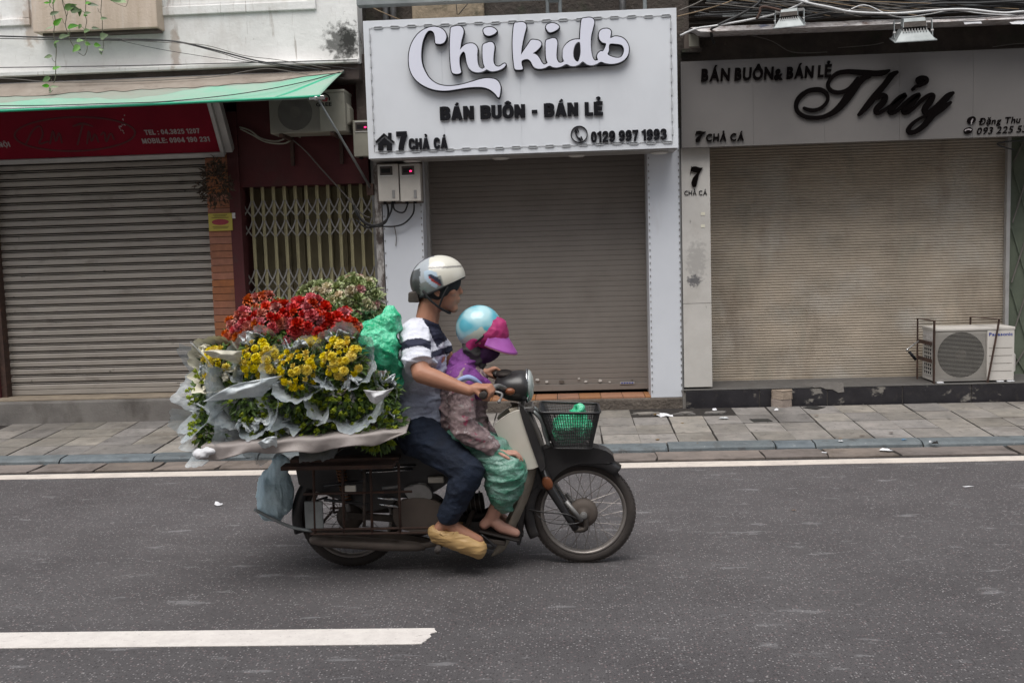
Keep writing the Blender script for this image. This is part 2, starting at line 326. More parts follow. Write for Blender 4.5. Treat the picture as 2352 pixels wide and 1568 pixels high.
 awndirt=mat('awning_grime', (.20, .165, .135), (.27, .235, .20), rough=.9, scale=5, dirt=[((.11, .085, .07), 6, .55, .7, .5, ONE)]),
 awngreen=mat('awning_green', (.02, .36, .20), (.02, .30, .17), rough=.5, scale=5),
 wirew=mat('white_cable', (.62, .62, .62), (.5, .5, .5), rough=.5, scale=20),
 wireb=mat('black_cable', (.022, .022, .024), (.03, .03, .03), rough=.55),
 wireg=mat('grey_cable', (.16, .145, .13), (.11, .10, .09), rough=.7, scale=20),
 wiret=mat('tan_cable', (.28, .20, .12), (.22, .16, .10), rough=.7, scale=20),
 poster=mat('peeling_poster', (.66, .64, .63), (.30, .26, .25), scale=11, rough=.85, detail=10, dirt=[((.16, .09, .07), 16, .56, .66, .8, ONE), ((.12, .15, .27), 9, .63, .68, .7, ONE), ((.6, .6, .6), 10, .58, .64, .7, ONE)], bump=.5),
 postertan=mat('poster_scrap', (.50, .30, .20), (.42, .26, .18), scale=14, rough=.85),
 vinestem=mat('vine_stem', (.13, .12, .08), (.08, .08, .06), rough=.8, scale=20),
 vleaf=mat('vine_leaf', (.13, .26, .05), (.07, .15, .035), rough=.5, scale=30, rand=.35),
 dryleaf=mat('dry_foliage', (.075, .05, .032), (.05, .035, .025), rough=.9, scale=18),
 paper=mat('white_paper', (.68, .68, .70), (.58, .58, .60), rough=.8, scale=20),
 lit_leaf=mat('fallen_leaf', (.16, .09, .04), (.08, .05, .03), rough=.9, scale=20, rand=.3),
 paver=mat('paver_block', (.36, .29, .235), (.25, .20, .165), rough=.9, scale=14, rand=.12, bump=.7, bscale=80),
 stripe=mat('drain_tile', (.022, .022, .022), (.035, .033, .03), rough=.6, scale=30),
 bluelit=mat('blue_plastic', (.05, .22, .42), (.05, .2, .4), rough=.5),
 # motorbike
 bikeblack=mat('bike_paint_black', (.020, .019, .021), (.032, .030, .030), rough=.35, spec=.5, scale=8, dirt=[((.09, .08, .07), 6, .55, .78, .4, ONE)]),
 grime=mat('grimy_metal', (.085, .07, .06), (.045, .038, .034), rough=.65, metal=.3, scale=14, dirt=[((.15, .12, .10), 14, .58, .72, .6, ONE)], bump=.4),
 case=mat('dusty_case', (.125, .10, .085), (.085, .07, .06), rough=.7, metal=.2, scale=7, dirt=[((.05, .04, .035), 9, .58, .74, .6, ONE)]),
 rubber=mat('tyre_rubber', (.035, .030, .028), (.060, .050, .045), rough=.85, scale=9, bump=.4, bscale=120),
 rim=mat('rim_steel', (.34, .31, .29), (.22, .20, .185), rough=.4, metal=.6, scale=10),
 cream=mat('cream_plastic', (.64, .61, .54), (.56, .53, .46), rough=.45, scale=4, dirt=[((.33, .27, .20), 4, .58, .78, .5, ONE)]),
 creamd=mat('tan_shield', (.34, .30, .24), (.24, .205, .16), rough=.6, scale=4, dirt=[((.13, .10, .08), 4, .5, .75, .7, ONE)]),  # darker, browner version of the cream plastic
 orangelens=mat('orange_lens', (.22, .075, .03), (.16, .055, .025), rough=.35),
 lens=mat('headlamp_lens', (.42, .46, .45), (.35, .38, .37), rough=.15, coat=.5),
 seat=mat('seat_vinyl', (.018, .017, .018), (.03, .028, .028), rough=.55),
 spring=mat('shock_spring', (.24, .10, .03), (.13, .06, .03), rough=.5, scale=20),
 bluebag=mat('light_blue_bag', (.58, .74, .80), (.42, .58, .66), rough=.4, scale=9, contrast=(.35, .65), bump=.6, bscale=22, bdist=.012),
 greenbag=mat('green_bag', (.006, .38, .17), (.14, .70, .42), rough=.2, scale=13, contrast=(.42, .62), spec=.6, alpha=.93, bump=.9, bscale=26, bdist=.014),
 tarp=mat('grey_tarpaulin', (.38, .34, .32), (.28, .245, .235), rough=.6, scale=5, dirt=[((.45, .42, .41), 6, .6, .75, .5, (1, 1, 2))], bump=.4, bscale=25),
 wrap=mat('clear_wrap', (.50, .57, .62), (.74, .79, .82), rough=.22, scale=7, contrast=(.40, .60), alpha=.50, spec=.6, bump=.6, bscale=18, bdist=.02),  # whitish patches paint highlights into the film's colour
 sheet=mat('frosted_wrap', (.58, .64, .67), (.74, .79, .81), rough=.5, scale=9, contrast=(.4, .6), alpha=.85, spec=.4, bump=.5, bscale=14, bdist=.02),
 film=mat('hazy_film', (.55, .62, .66), (.74, .79, .81), rough=.4, scale=7, contrast=(.35, .65), alpha=.72, spec=.5, bump=.4, bscale=14, bdist=.02),
 creamwrap=mat('cream_wrap', (.72, .70, .58), (.66, .62, .50), rough=.45, scale=9, alpha=.9),
 fol=mat('bouquet_leaf', (.12, .20, .035), (.035, .070, .024), rough=.5, scale=24, contrast=(.38, .62)),
 fol2=mat('bud_green', (.42, .48, .04), (.22, .32, .035), rough=.5, scale=30),
 folpale=mat('pale_leaf', (.36, .40, .20), (.22, .27, .12), rough=.55, scale=25, rand=.1),
 stem=mat('flower_stems', (.10, .14, .05), (.06, .09, .035), rough=.7, scale=30),
 yel=mat('yellow_petal', (.80, .62, .008), (.66, .54, .01), rough=.5, scale=30, rand=.12),
 red=mat('red_petal', (.62, .016, .018), (.45, .012, .014), rough=.5, scale=25, rand=.2),
 redor=mat('russet_petal', (.52, .13, .03), (.42, .05, .02), rough=.55, scale=25, rand=.2),
 pink=mat('blush_petal', (.66, .54, .43), (.46, .46, .28), rough=.55, scale=20, rand=.12),
 rosep=mat('pink_petal', (.55, .25, .26), (.55, .33, .30), rough=.55, scale=20),
 # people
 skin=mat('skin', (.40, .195, .125), (.34, .165, .105), rough=.5, scale=14, spec=.35),
 skinf=mat('skin_light', (.52, .29, .22), (.46, .25, .19), rough=.5, scale=14),
 hair=mat('hair', (.012, .010, .009), (.02, .016, .014), rough=.5, scale=30),
 shirt=mat('shirt', (1, 1, 1), (.90, .90, .92), rough=.85, scale=9, vcol='pat', bump=.5, bscale=22, bdist=.012),
 jeans=mat('denim', (.012, .021, .044), (.006, .009, .018), rough=.85, scale=9, bump=.5, bscale=22, bdist=.012),
 clog=mat('tan_clog', (.52, .34, .15), (.43, .27, .11), rough=.5, scale=14, vcol=None),
 helmet=mat('helmet_shell', (1, 1, 1), (.95, .95, .93), rough=.28, coat=.4, vcol='pat', scale=8),
 padding=mat('helmet_padding', (.02, .02, .022), (.03, .03, .03), rough=.9),
 aqua=mat('aqua_shell', (1, 1, 1), (.94, .96, .97), rough=.25, coat=.4, vcol='pat', scale=8),
 magenta=mat('magenta_cap', (.42, .03, .16), (.30, .02, .10), rough=.6, scale=12),
 visor=mat('purple_brim', (.36, .10, .38), (.30, .07, .30), rough=.4, scale=12),
 mask=mat('dark_purple_mask', (.06, .018, .075), (.035, .014, .045), rough=.8, scale=14),
 scarf=mat('grey_scarf', (.045, .045, .045), (.09, .09, .085), rough=.9, scale=14),
 purple=mat('purple_shawl', (.19, .045, .23), (.13, .03, .17), rough=.75, scale=8, bump=.5, bscale=25, bdist=.012),
 ltblue=mat('light_blue_band', (.30, .38, .62), (.26, .33, .55), rough=.7),
 floral=mat('floral_blouse', (.36, .27, .27), (.22, .155, .16), rough=.85, scale=22, detail=4, contrast=(.42, .58), dirt=[((.42, .06, .13), 17, .60, .66, .85, ONE), ((.55, .50, .50), 26, .60, .66, .8, ONE), ((.07, .05, .055), 20, .60, .66, .8, ONE)], bump=.4, bscale=25, bdist=.012),
 teal=mat('teal_trousers', (.03, .20, .12), (.20, .34, .29), rough=.38, scale=11, contrast=(.35, .65), stretch=(.7, 1, 2.5), bump=.7, bscale=16, bdist=.02, spec=.6),  # paler patches paint a highlight sheen into the cloth colour
 eye=mat('eye_dark', (.02, .015, .012), (.02, .015, .012), rough=.2),
)

# ------------------------------------------------------------------ text
_gl = {}
def glyph(ch, off):
    k = (ch, off)
    if k not in _gl:
        cu = bpy.data.curves.new('glyph', 'FONT'); cu.body = ch; cu.size = 1; cu.offset = off; cu.extrude = .5; cu.resolution_u = 3
        o = bpy.data.objects.new('glyph', cu); COL.objects.link(o); bpy.context.view_layer.update()
        me = o.to_mesh(); vs = [v.co.copy() for v in me.vertices]; fs = [tuple(p.vertices) for p in me.polygons]
        o.to_mesh_clear(); bpy.data.objects.remove(o); bpy.data.curves.remove(cu)
        xs = [v.x for v in vs] or [0]; _gl[k] = (vs, fs, min(xs), max(xs))
    return _gl[k]
def text(root, s, O, ux, uz, n, width, cap, depth, m, off=.02, italic=0, gap=.075, space=.28, name='letter'):
    """letters of s from O along ux (unit), uz up, each an object; n = outward normal"""
    O, ux, uz, n = Vector(O), Vector(ux).normalized(), Vector(uz).normalized(), Vector(n).normalized()
    x = 0; lay = []
    for ch in s:
        if ch == ' ': x += space; continue
        vs, fs, a, b = glyph(ch, off); lay.append((ch, x-a)); x += (b-a)+gap
    sx = width/(x-gap); sz = cap/.68
    for ch, x0 in lay:
        vs, fs, a, b = glyph(ch, off); mb = MB(); c = O+ux*((x0+a)*sx)
        mb.add([O+ux*((v.x+x0+italic*v.y)*sx)+uz*(v.y*sz)+n*(depth*(v.z+.5)) for v in vs], fs)
        mb.build(name, m, root, org=c)
def ribbon(mb, pts, O, ux, uz, n, d0, d1, sub=5):
    P = smoothpts(pts, sub); L = []; Rr = []
    for i, p in enumerate(P):
        a = Vector(P[max(i-1, 0)][:2]); b = Vector(P[min(i+1, len(P)-1)][:2]); t = (b-a).normalized() if (b-a).length > 0 else Vector((1, 0))
        nn = Vector((-t.y, t.x)); c = Vector(p[:2]); L.append(c+nn*p[2]); Rr.append(c-nn*p[2])
    O, ux, uz, n = Vector(O), Vector(ux), Vector(uz), Vector(n)
    k = len(P); vs = []
    for d in (d0, d1):
        for q in L: vs.append(O+ux*q.x+uz*q.y+n*d)
        for q in Rr: vs.append(O+ux*q.x+uz*q.y+n*d)
    fs = []
    for i in range(k-1):
        fs += [(2*k+i, 2*k+i+1, 3*k+i+1, 3*k+i), (i, 2*k+i, 2*k+i+1, i+1), (k+i, k+i+1, 3*k+i+1, 3*k+i)]
    fs += [(0, k, 3*k, 2*k), (k-1, 2*k-1, 4*k-1, 3*k-1)]
    mb.add(vs, fs)
    for q, r_ in ((P[0], P[0][2]), (P[-1], P[-1][2])):
        mb.lathe(O+ux*q[0]+uz*q[1]+n*d0, n, [(r_*.98, 0), (r_*.98, (d1-d0)*.97)], 12)
XA, ZA, YM = Vector((1, 0, 0)), Vector((0, 0, 1)), Vector((0, -1, 0))


# own bold sans letter shapes: centre lines in a box one cap high
_e = lambda cx, cy, rx, ry, n=20: [(cx+rx*math.copysign(abs(math.cos(t))**.85, math.cos(t)), cy+ry*math.copysign(abs(math.sin(t))**.85, math.sin(t))) for t in [2*math.pi*k/n for k in range(n+1)]]
_h = .11
FONT = {
 'B': (.62, [('l', (_h, 0), (_h, 1)), ('s', (_h, .89), (.34, .89), (.47, .84), (.50, .71), (.44, .58), (.30, .53), (_h, .53)), ('s', (_h, .52), (.34, .52), (.48, .45), (.52, .30), (.46, .15), (.32, .11), (_h, .11))]),
 'A': (.70, [('l', (.11, 0), (.33, .98)), ('l', (.59, 0), (.37, .98)), ('l', (.2, .28), (.5, .28))]),
 'N': (.64, [('l', (_h, 0), (_h, 1)), ('l', (.53, 0), (.53, 1)), ('l', (.13, .96), (.51, .04))]),
 'U': (.62, [('s', (_h, 1), (_h, .6), (_h, .35), (.16, .17), (.31, .10), (.46, .17), (.51, .35), (.51, .6), (.51, 1))]),
 'O': (.68, [('s', *_e(.34, .5, .23, .40))]), '0': (.54, [('s', *_e(.27, .5, .165, .40))]),
 'L': (.50, [('l', (_h, 0), (_h, 1)), ('l', (.12, .10), (.50, .10))]),
 'E': (.54, [('l', (_h, 0), (_h, 1)), ('l', (.12, .90), (.53, .90)), ('l', (.12, .51), (.49, .51)), ('l', (.12, .10), (.54, .10))]),
 'C': (.60, [('s', (.50, .66), (.46, .83), (.31, .90), (.17, .83), (.11, .62), (.11, .38), (.17, .17), (.31, .10), (.46, .17), (.50, .34))]),
 'H': (.62, [('l', (_h, 0), (_h, 1)), ('l', (.51, 0), (.51, 1)), ('l', (.12, .51), (.50, .51))]),
 'I': (.22, [('l', (_h, 0), (_h, 1))]), 'T': (.58, [('l', (.29, 0), (.29, .9)), ('l', (0, .90), (.58, .90))]),
 'M': (.76, [('l', (_h, 0), (_h, 1)), ('l', (.65, 0), (.65, 1)), ('l', (.13, .96), (.38, .1)), ('l', (.63, .96), (.38, .1))]),
 '1': (.36, [('l', (.25, 0), (.25, 1)), ('l', (.0, .74), (.25, .90))]),
 '2': (.54, [('s', (.10, .66), (.14, .84), (.27, .90), (.41, .84), (.44, .68), (.36, .48), (.2, .28), (.12, .14)), ('l', (.02, .10), (.53, .10))]),
 '3': (.54, [('s', (.09, .70), (.14, .85), (.27, .90), (.41, .83), (.43, .68), (.35, .55), (.2, .52)), ('s', (.2, .52), (.36, .50), (.45, .38), (.44, .21), (.35, .11), (.24, .09), (.12, .15), (.08, .30))]),
 '4': (.56, [('l', (.39, 0), (.39, 1)), ('l', (.37, .95), (.07, .32)), ('l', (.02, .27), (.56, .27))]),
 '5': (.54, [('l', (.10, .89), (.49, .89)), ('l', (.14, .95), (.11, .46)), ('s', (.11, .52), (.23, .61), (.37, .57), (.45, .42), (.43, .22), (.33, .11), (.22, .09), (.09, .20))]),
 '6': (.54, [('s', (.44, .74), (.38, .87), (.26, .90), (.14, .78), (.10, .55), (.10, .30), (.16, .14), (.28, .09), (.41, .16), (.45, .32), (.40, .49), (.28, .55), (.13, .44))]),
 '7': (.52, [('l', (0, .89), (.52, .89)), ('s', (.43, .86), (.32, .55), (.24, .25), (.21, 0))]),
 '8': (.54, [('s', *_e(.27, .70, .14, .19)), ('s', *_e(.27, .29, .165, .20))]),
 '9': (.54, [('s', (.10, .26), (.16, .13), (.28, .10), (.40, .22), (.44, .45), (.44, .70), (.38, .86), (.26, .91), (.13, .84), (.09, .68), (.14, .51), (.26, .45), (.41, .56))]),
 '-': (.34, [('l', (0, .42), (.34, .42))]), ':': (.2, [('l', (0, .1), (.2, .1)), ('l', (0, .62), (.2, .62))]), '.': (.2, [('l', (0, .1), (.2, .1))])}
ACC = {'a': [('l', (-.05, 1.08), (.09, 1.27))], 'h': [('s', (-.09, 1.26), (-.01, 1.32), (.07, 1.26), (.03, 1.18), (0, 1.09))], 'c': [('l', (-.17, 1.08), (.02, 1.25)), ('l', (-.02, 1.25), (.17, 1.08))], 'd': [('l', (-.06, -.17), (.06, -.17))], 'g': [('l', (-.09, 1.27), (.05, 1.08))]}
SPLIT = {'\u00c1': 'Aa', '\u00d4': 'Oc', '\u1eba': 'Eh', '\u1ea2': 'Ah', '\u1ed8': 'Ocd', '\u00c0': 'Ag'}
def bold(root, s, p, q, cap, Y, depth=.02, m='black', hw=.11, gap=.07, space=.30, slant=0, plane=None):
    if plane: O, ux, uz, n, w_ = plane
    else:
        a, b = at(*p, Y), at(*q, Y); O, ux, uz, n, w_ = a, Vector((b.x-a.x, 0, b.z-a.z)).normalized(), ZA, YM, (b-a).length
    x = 0; lay = []
    for ch in s:
        if ch == ' ': x += space; continue
        t = SPLIT.get(ch, ch); lay.append((t, x)); x += FONT[t[0]][0]+gap
    sx = w_/(x-gap)
    for t, x0 in lay:
        wd, st_ = FONT[t[0]]; c = O+ux*((x0+wd/2)*sx); mb = MB(); k = 0
        for a_, l_, of in [(y_, y_[1:], 0) for y_ in st_]+[(y_, y_[1:], 1) for z_ in t[1:] for y_ in ACC[z_]]:
            h_ = hw*(.58 if of else 1); ox = (wd/2 if of else 0)
            P = [((x_+ox+x0+slant*y_)*sx, y_*cap) for x_, y_ in l_]
            Q = smoothpts([(u, v, h_) for u, v in P], 4) if a_[0] == 's' else [(u, v, h_) for u, v in P]
            # ribbon whose half width follows the box scale in both directions
            L_, R_ = [], []
            for i, pt in enumerate(Q):
                u0, u1 = Q[max(i-1, 0)], Q[min(i+1, len(Q)-1)]
                if a_[0] == 's' and len(l_) > 15: u0, u1 = Q[i-1 if i else -2], Q[i+1 if i < len(Q)-1 else 1]
                tx, ty = u1[0]-u0[0], u1[1]-u0[1]; ll = math.hypot(tx/sx, ty/cap) or 1; nx_, ny_ = -ty/cap/ll, tx/sx/ll
                L_.append((pt[0]+nx_*h_*sx, pt[1]+ny_*h_*cap)); R_.append((pt[0]-nx_*h_*sx, pt[1]-ny_*h_*cap))
            d0, d1 = .0, depth+.0004*k; k += 1; K = len(Q); vs = []
            if of == 0 and a_[0] == 'l' and abs(P[0][0]-P[-1][0]) > 1e-3 and abs(P[0][1]-P[-1][1]) > 1e-3 and abs(P[0][1]-P[-1][1]) > .5*cap:
                pass
            for d in (d0, d1):
                vs += [O+ux*u+uz*v+n*d for u, v in L_]+[O+ux*u+uz*v+n*d for u, v in R_]
            fs = []
            for i in range(K-1): fs += [(2*K+i, 2*K+i+1, 3*K+i+1, 3*K+i), (i, 2*K+i, 2*K+i+1, i+1), (K+i, K+i+1, 3*K+i+1, 3*K+i)]
            fs += [(0, K, 3*K, 2*K), (K-1, 2*K-1, 4*K-1, 3*K-1)]
            mb.add(vs, fs)
        mb.build('letter', Mt[m], root, org=c)

# ------------------------------------------------------------------ ground, road, gutter, kerb, pavement
MB().box(-60, 60, -40, 40, -.30, -.02).build('ground', Mt['joint'], kind='structure')
MB().box(-40, 40, -25, 7.22, -.018, 0).build('road', Mt['asphalt'], kind='structure')
r1 = random.Random(3)
# centre dash with a ragged end
xe = gz(985, 1465).x; ys0, ys1 = 3.895, 4.065
pl = [(-7.2, ys0), (xe-.05, ys0), (xe-.02, ys0+.005)]
for k in range(9): pl.append((xe-.012+.035*k/8+r1.uniform(-.012, .012), ys0+.02+.014*k*1.1))
pl += [(xe+.01, ys1), (-7.2, ys1)]
def sheet(poly, z, name, m, th=.003, kind='structure', parent=None):
    mb = MB(); mb.prism(poly, (0, 0, z), XA, (0, 1, 0), ZA, -th, 0); return mb.build(name, m, parent, kind=kind)
sheet(pl, .004, 'centre_line', Mt['paint'])
sheet([(-13.2, ys0), (-10.2, ys0), (-10.2, ys1), (-13.2, ys1)], .004, 'centre_line', Mt['paint'])
sheet([(2.9, ys0), (6.4, ys0), (6.4, ys1), (2.9, ys1)], .004, 'centre_line', Mt['paint'])
el = [(-40+i*.5, 7.035+r1.uniform(-.006, .006)) for i in range(161)]
sheet(el+[(40-i*.5, 7.19+r1.uniform(-.008, .008)) for i in range(161)], .004, 'edge_line', Mt['edge'])

gut = MB().box(-40, 40, 7.22, 7.56, -.018, .001).build('gutter', Mt['joint'], kind='structure')
x = -7.0
while x < 7:
    Lg = r1.choice([.46, .5, .62, .78, .85]); g = r1.uniform(.012, .035)
    a0, a1 = x+g/2, x+Lg-g/2; j = lambda: r1.uniform(-.015, .015)
    poly = smoothpts([(a0+j(), 7.245), (a0+Lg*.5, 7.24+j()*.7), (a1+j(), 7.245+j()*.5), (a1+j(), 7.38), (a1+j(), 7.515), (a0+Lg*.5, 7.52+j()*.5), (a0+j(), 7.515), (a0+j(), 7.38)], 3, True, corners=(0, 2, 4, 6))
    z = .010+r1.uniform(-.003, .004)
    sheet(poly, z, 'gutter_slab', Mt['gutter'], .02, None, gut)
    x += Lg
kr = MB().box(-40, 40, 7.56, 7.68, -.018, .015).build('kerb', Mt['joint'], kind='structure')
x = -7.1
while x < 7:
    Lg = r1.choice([.8, .85, .78, .8, .3]) if x > .8 else r1.uniform(.72, .86)
    a0, a1 = x+.006, x+Lg-.006; z = r1.uniform(-.004, .004); y0 = 7.535+r1.uniform(-.008, .008)
    pr = [(y0, -.01), (y0+.004, .026+z), (y0+.022, .040+z), (y0+.05, .044+z), (7.692, .050+z), (7.692, -.01)]
    mb = MB(); n = 6; xs = [a0]+[a0+(a1-a0)*t for t in (.02, .3, .7, .98)]+[a1]
    vs = []
    for i, xx in enumerate(xs):
        for k, (yy, zz) in enumerate(pr):
            e = .008 if i in (0, 5) and k in (1, 2) else 0
            vs.append((xx, yy+e+(r1.uniform(-.003, .003) if k < 4 else 0), zz-e*.7))
    fs = [(i*6+k, i*6+(k+1) % 6, (i+1)*6+(k+1) % 6, (i+1)*6+k) for i in range(5) for k in range(6)]+[(0, 1, 2, 3, 4, 5), (35, 34, 33, 32, 31, 30)]
    mb.add(vs, fs).build('kerb_stone', Mt['kerb'], kr)
    x += Lg
# pavement bed, then single tiles
SL = .054
pv = MB().hexa([(-40, 7.69, -.02), (40, 7.69, -.02), (40, 9.6, -.02), (-40, 9.6, -.02)],
   [(-40, 7.69, pave_z(7.69)-.012), (40, 7.69, pave_z(7.69)-.012), (40, 9.6, pave_z(9.6)-.012), (-40, 9.6, pave_z(9.6)-.012)]).build('pavement', Mt['joint'], kind='structure')
T = .300
tmb = MB(); a = T/2-.0050; c = .004
q = [(-a+c, -a), (a-c, -a), (a, -a+c), (a, a-c), (a-c, a), (-a+c, a), (-a, a-c), (-a, -a+c)]
tmb.prism(q, (0, 0, 0), XA, (0, 1, 0), ZA, -.02, 0); tile_me = tmb.mesh(Mt['tile'], name='paving_tile')
broken = lambda X, Y: (.72 < X < 1.62 and Y > 8.70)
for row in range(5):
    Y = 7.70+T*(row+.5)
    for i in range(-17, 17):
        X = -.02+T*(i+.5)+(.006*math.sin(i*1.7+row))
        if Y > 9.0: continue
        if broken(X, Y):
            # shattered pieces
            for k in range(2):
                ang = r1.uniform(0, 6); pts = [(X+r1.uniform(-.07, .07)+math.cos(ang+t)*r1.uniform(.05, .12), Y+r1.uniform(-.02, .02)+math.sin(ang+t)*r1.uniform(.04, .09)) for t in (0, 1.2, 2.4, 3.6, 4.9)]
                mb = MB(); mb.prism(pts, (0, 0, pave_z(Y)+r1.uniform(-.006, .004)), XA, (0, 1, 0), ZA, -.012, 0); mb.build('broken_tile', Mt['tile'], pv)
            continue
        wob = r1.uniform(-.0025, .0025)
        link('paving_tile', tile_me, pv, (X, Y, pave_z(Y)+wob), rot=(math.atan(SL)+r1.uniform(-.006, .006), r1.uniform(-.006, .006), r1.uniform(-.006, .006)))
# narrow strip closing the last row against the walls
for (xa, xb, y0, y1) in ((-5.2, 4.9, 9.2, 9.2),): pass

# ------------------------------------------------------------------ building shells
def wallbox(root, name, p, q, y0, y1, m, z0=None, z1=None, **k):
    """box between pixel corners p (top left) and q (bottom right) seen on the plane y0"""
    a, b = at(p[0], p[1], y0), at(q[0], q[1], y0)
    return MB().box(a.x, b.x, y0, y1, b.z if z0 is None else z0, a.z if z1 is None else z1).build(name, m, root, **k)

# ---- unseen street side behind the camera: houses added to block low sky light
MB().box(-40, 40, -2.2, .35, -.02, .10).build('far_pavement', Mt['tile'], kind='structure')
for k, (xa, xb, hh, cm_, lb) in enumerate(((-12, -4.6, 8.2, 'white_wall', 'unseen pale plastered house added across the street to block the sky, left of the viewpoint'), (-4.6, .9, 9.0, 'beige', 'unseen beige house added across the street to block the sky, directly behind the viewpoint'), (.9, 5.2, 7.6, 'clad2', 'unseen grey white house added across the street to block the sky, right of the viewpoint'), (5.2, 12, 8.6, 'oldconc', 'unseen stained concrete house added across the street to block the sky, far right of the viewpoint'))):
    ob = thing('sky_block_house', lb, 'building', ((xa+xb)/2, -2.2, 0))
    MB().box(xa+.01, xb-.01, -9, -2.2, 0, hh).build('wall', Mt[cm_], ob)
    MB().box(xa+.5, xb-.5, -2.26, -2.205, .12, 2.7).build('shutter', Mt['slatC'], ob)
    MB().box(xa+.3, xb-.3, -2.75, -2.205, 3.0, 3.12).build('balcony', Mt['concrete'], ob)
    for zz in (3.7, 6.0):
        for q_ in (.28, .72):
            xm = xa+(xb-xa)*q_; MB().box(xm-.5, xm+.5, -2.25, -2.205, zz, zz+1.35).build('window', Mt['grime'], ob)
# ---- left: white plastered house with awning and shutter
BX0, BX1 = at(486, 600, 9.1).x, at(541, 600, 9.1).x-.018
XL0, XG, XC0, XC1, XR = -9.0, at(484, 600, 9.1).x, at(868, 600, 9.05).x, at(1567, 700, 9.0).x, 9.0
bl = thing('shop_house', 'old house with peeling white plaster upstairs and dark red walls beside its grey roller shutter', 'building', (-3.5, 9.0, 0))
ZLED = at(400, 157, 8.9).z
xwr = at(822, 60, 8.9).x
MB().box(XL0, xwr, 8.9, 9.12, ZLED, 7.6).build('upper_wall', Mt['white_wall'], bl)
# pilaster box, mouldings, ledge
a, b = at(76, 75, 8.74), at(358, 0, 8.74)
MB().box(a.x, b.x, 8.74, 8.90, a.z, 7.6).build('pilaster', Mt['beige'], bl, bevel=.006)
a2, b2 = at(85, 85, 8.78), at(350, 70, 8.78)
MB().box(a.x+.06, b.x-.02, 8.79, 8.90, a.z-.02, a.z-.001).build('pilaster_foot', Mt['soffit'], bl)
def fr(x0, x1, z0, z1, w, y0, y1):
    mb = MB(); mb.box(x0, x1, y0, y1, z0, z0+w); mb.box(x0, x0+w, y0, y1, z0+w, z1); mb.box(x1-w, x1, y0, y1, z0+w, z1); return mb
p0, p1 = at(362, 38, 8.9), at(727, 34, 8.9)
fr(p0.x, p1.x, p0.z, 6.4, .075, 8.876, 8.90).build('panel_moulding', Mt['white_wall'], bl, bevel=.006)
fr(p0.x+.075, p1.x-.075, p0.z+.075, 6.4, .022, 8.888, 8.90).build('panel_moulding', Mt['white_wall'], bl)
p0 = at(0, 62, 8.9); p1 = at(74, 60, 8.9)
fr(XL0+.5, p1.x-.01, p0.z, 6.4, .06, 8.876, 8.90).build('panel_moulding', Mt['white_wall'], bl, bevel=.006)
MB().box(XL0, xwr+.015, 8.80, 8.90, ZLED-.03, ZLED+.006).build('ledge', Mt['white_wall'], bl, bevel=.006)
MB().box(XL0, xwr, 8.86, 9.12, ZLED-.17, ZLED-.03).build('cornice', Mt['soffit'], bl, bevel=.01)
MB().box(XL0, BX1, 9.12, 9.6, 2.64, ZLED-.17).build('lintel_wall', Mt['redwall'], bl)
MB().box(BX1+.106, xwr, 9.10, 9.6, at(700, 425, 9.1).z, ZLED-.17).build('lintel_wall', Mt['redwall'], bl)
# side jambs around the shutter
SHX0, SHX1 = at(6, 600, 9.15).x, at(490, 600, 9.15).x
MB().box(XL0, SHX0-.05, 9.02, 9.6, 0, 2.9).build('wall', Mt['redwall'], bl)
MB().box(SHX0-.05, SHX0, 9.05, 9.2, .3, 2.9).build('shutter_rail', Mt['rust'], bl)
MB().box(XL0, XC0, 9.6, 9.75, 0, 3.5).build('back_wall', Mt['dark'], bl)
MB().box(XL0, XL0+.2, 9.12, 9.6, 0, 7.6).build('side_wall', Mt['darkwall'], bl)
MB().box(XL0, xwr, 9.12, 13.5, 3.42, 7.6).build('upper_storey', Mt['darkwall'], bl)
# raised concrete step
SZL = at(10, 915, 8.98).z
mb = MB(); nx = 40
mb.box(XL0, XC0+.03, 8.87, 9.6, -.02, SZL-.02); mb.build('step', Mt['concrete'], bl, bevel=.02)
MB().box(XL0, XC0+.03, 8.90, 9.6, SZL-.0195, SZL).build('step_top', Mt['steptop'], bl, bevel=.004)
# roller shutter: every slat
def shutter(root, x0, x1, z0, z1, Y, pitch, m, prof='fold'):
    sh = MB().box(x0-.02, x1+.02, Y+.03, Y+.05, z0, z1).build('roller_shutter', Mt['dark'], root)
    n = int((z1-z0)/pitch); mb = MB(); w = (x1-x0)/2
    me = None
    if prof == 'fold':
        # flat face and a narrow rolled rib above it, dark gaps between
        for q_ in ([(.012, .001), (-.006, .003), (-.011, pitch*.10), (-.012, pitch*.55), (-.006, pitch*.66), (.012, pitch*.68)], [(.012, pitch*.775), (-.004, pitch*.785), (-.007, pitch*.83), (-.004, pitch*.875), (.012, pitch*.885)]):
            vs = [(s*w, y, z) for s in (-1, 1) for y, z in q_]; k = len(q_)
            mb.add(vs, [(i, (i+1) % k, (i+1) % k+k, i+k) for i in range(k)]+[tuple(range(k)), tuple(range(2*k-1, k-1, -1))])
        p = None
    else:
        p = [(.012, .0010), (-.0040, .0012), (-.0050, .004), (-.0052, pitch*.5), (-.0050, pitch-.004), (-.0040, pitch-.0012), (.012, pitch-.0010)]
    if p:
        vs = [(s*w, y, z) for s in (-1, 1) for y, z in p]; k = len(p)
        mb.add(vs, [(i, (i+1) % k, (i+1) % k+k, i+k) for i in range(k)]+[tuple(range(k)), tuple(range(2*k-1, k-1, -1))])
    me = mb.mesh(m, name='shutter_slat')
    for i in range(n):
        link('shutter_slat', me, sh, ((x0+x1)/2, Y, z0+i*pitch), rot=(r1.uniform(-.01, .01), r1.uniform(-.0006, .0006), 0))
    return sh
zb = at(250, 902, 9.15).z
sl = shutter(bl, SHX0, SHX1, zb+.045, 2.66, 9.15, .0735, Mt['slatL'])
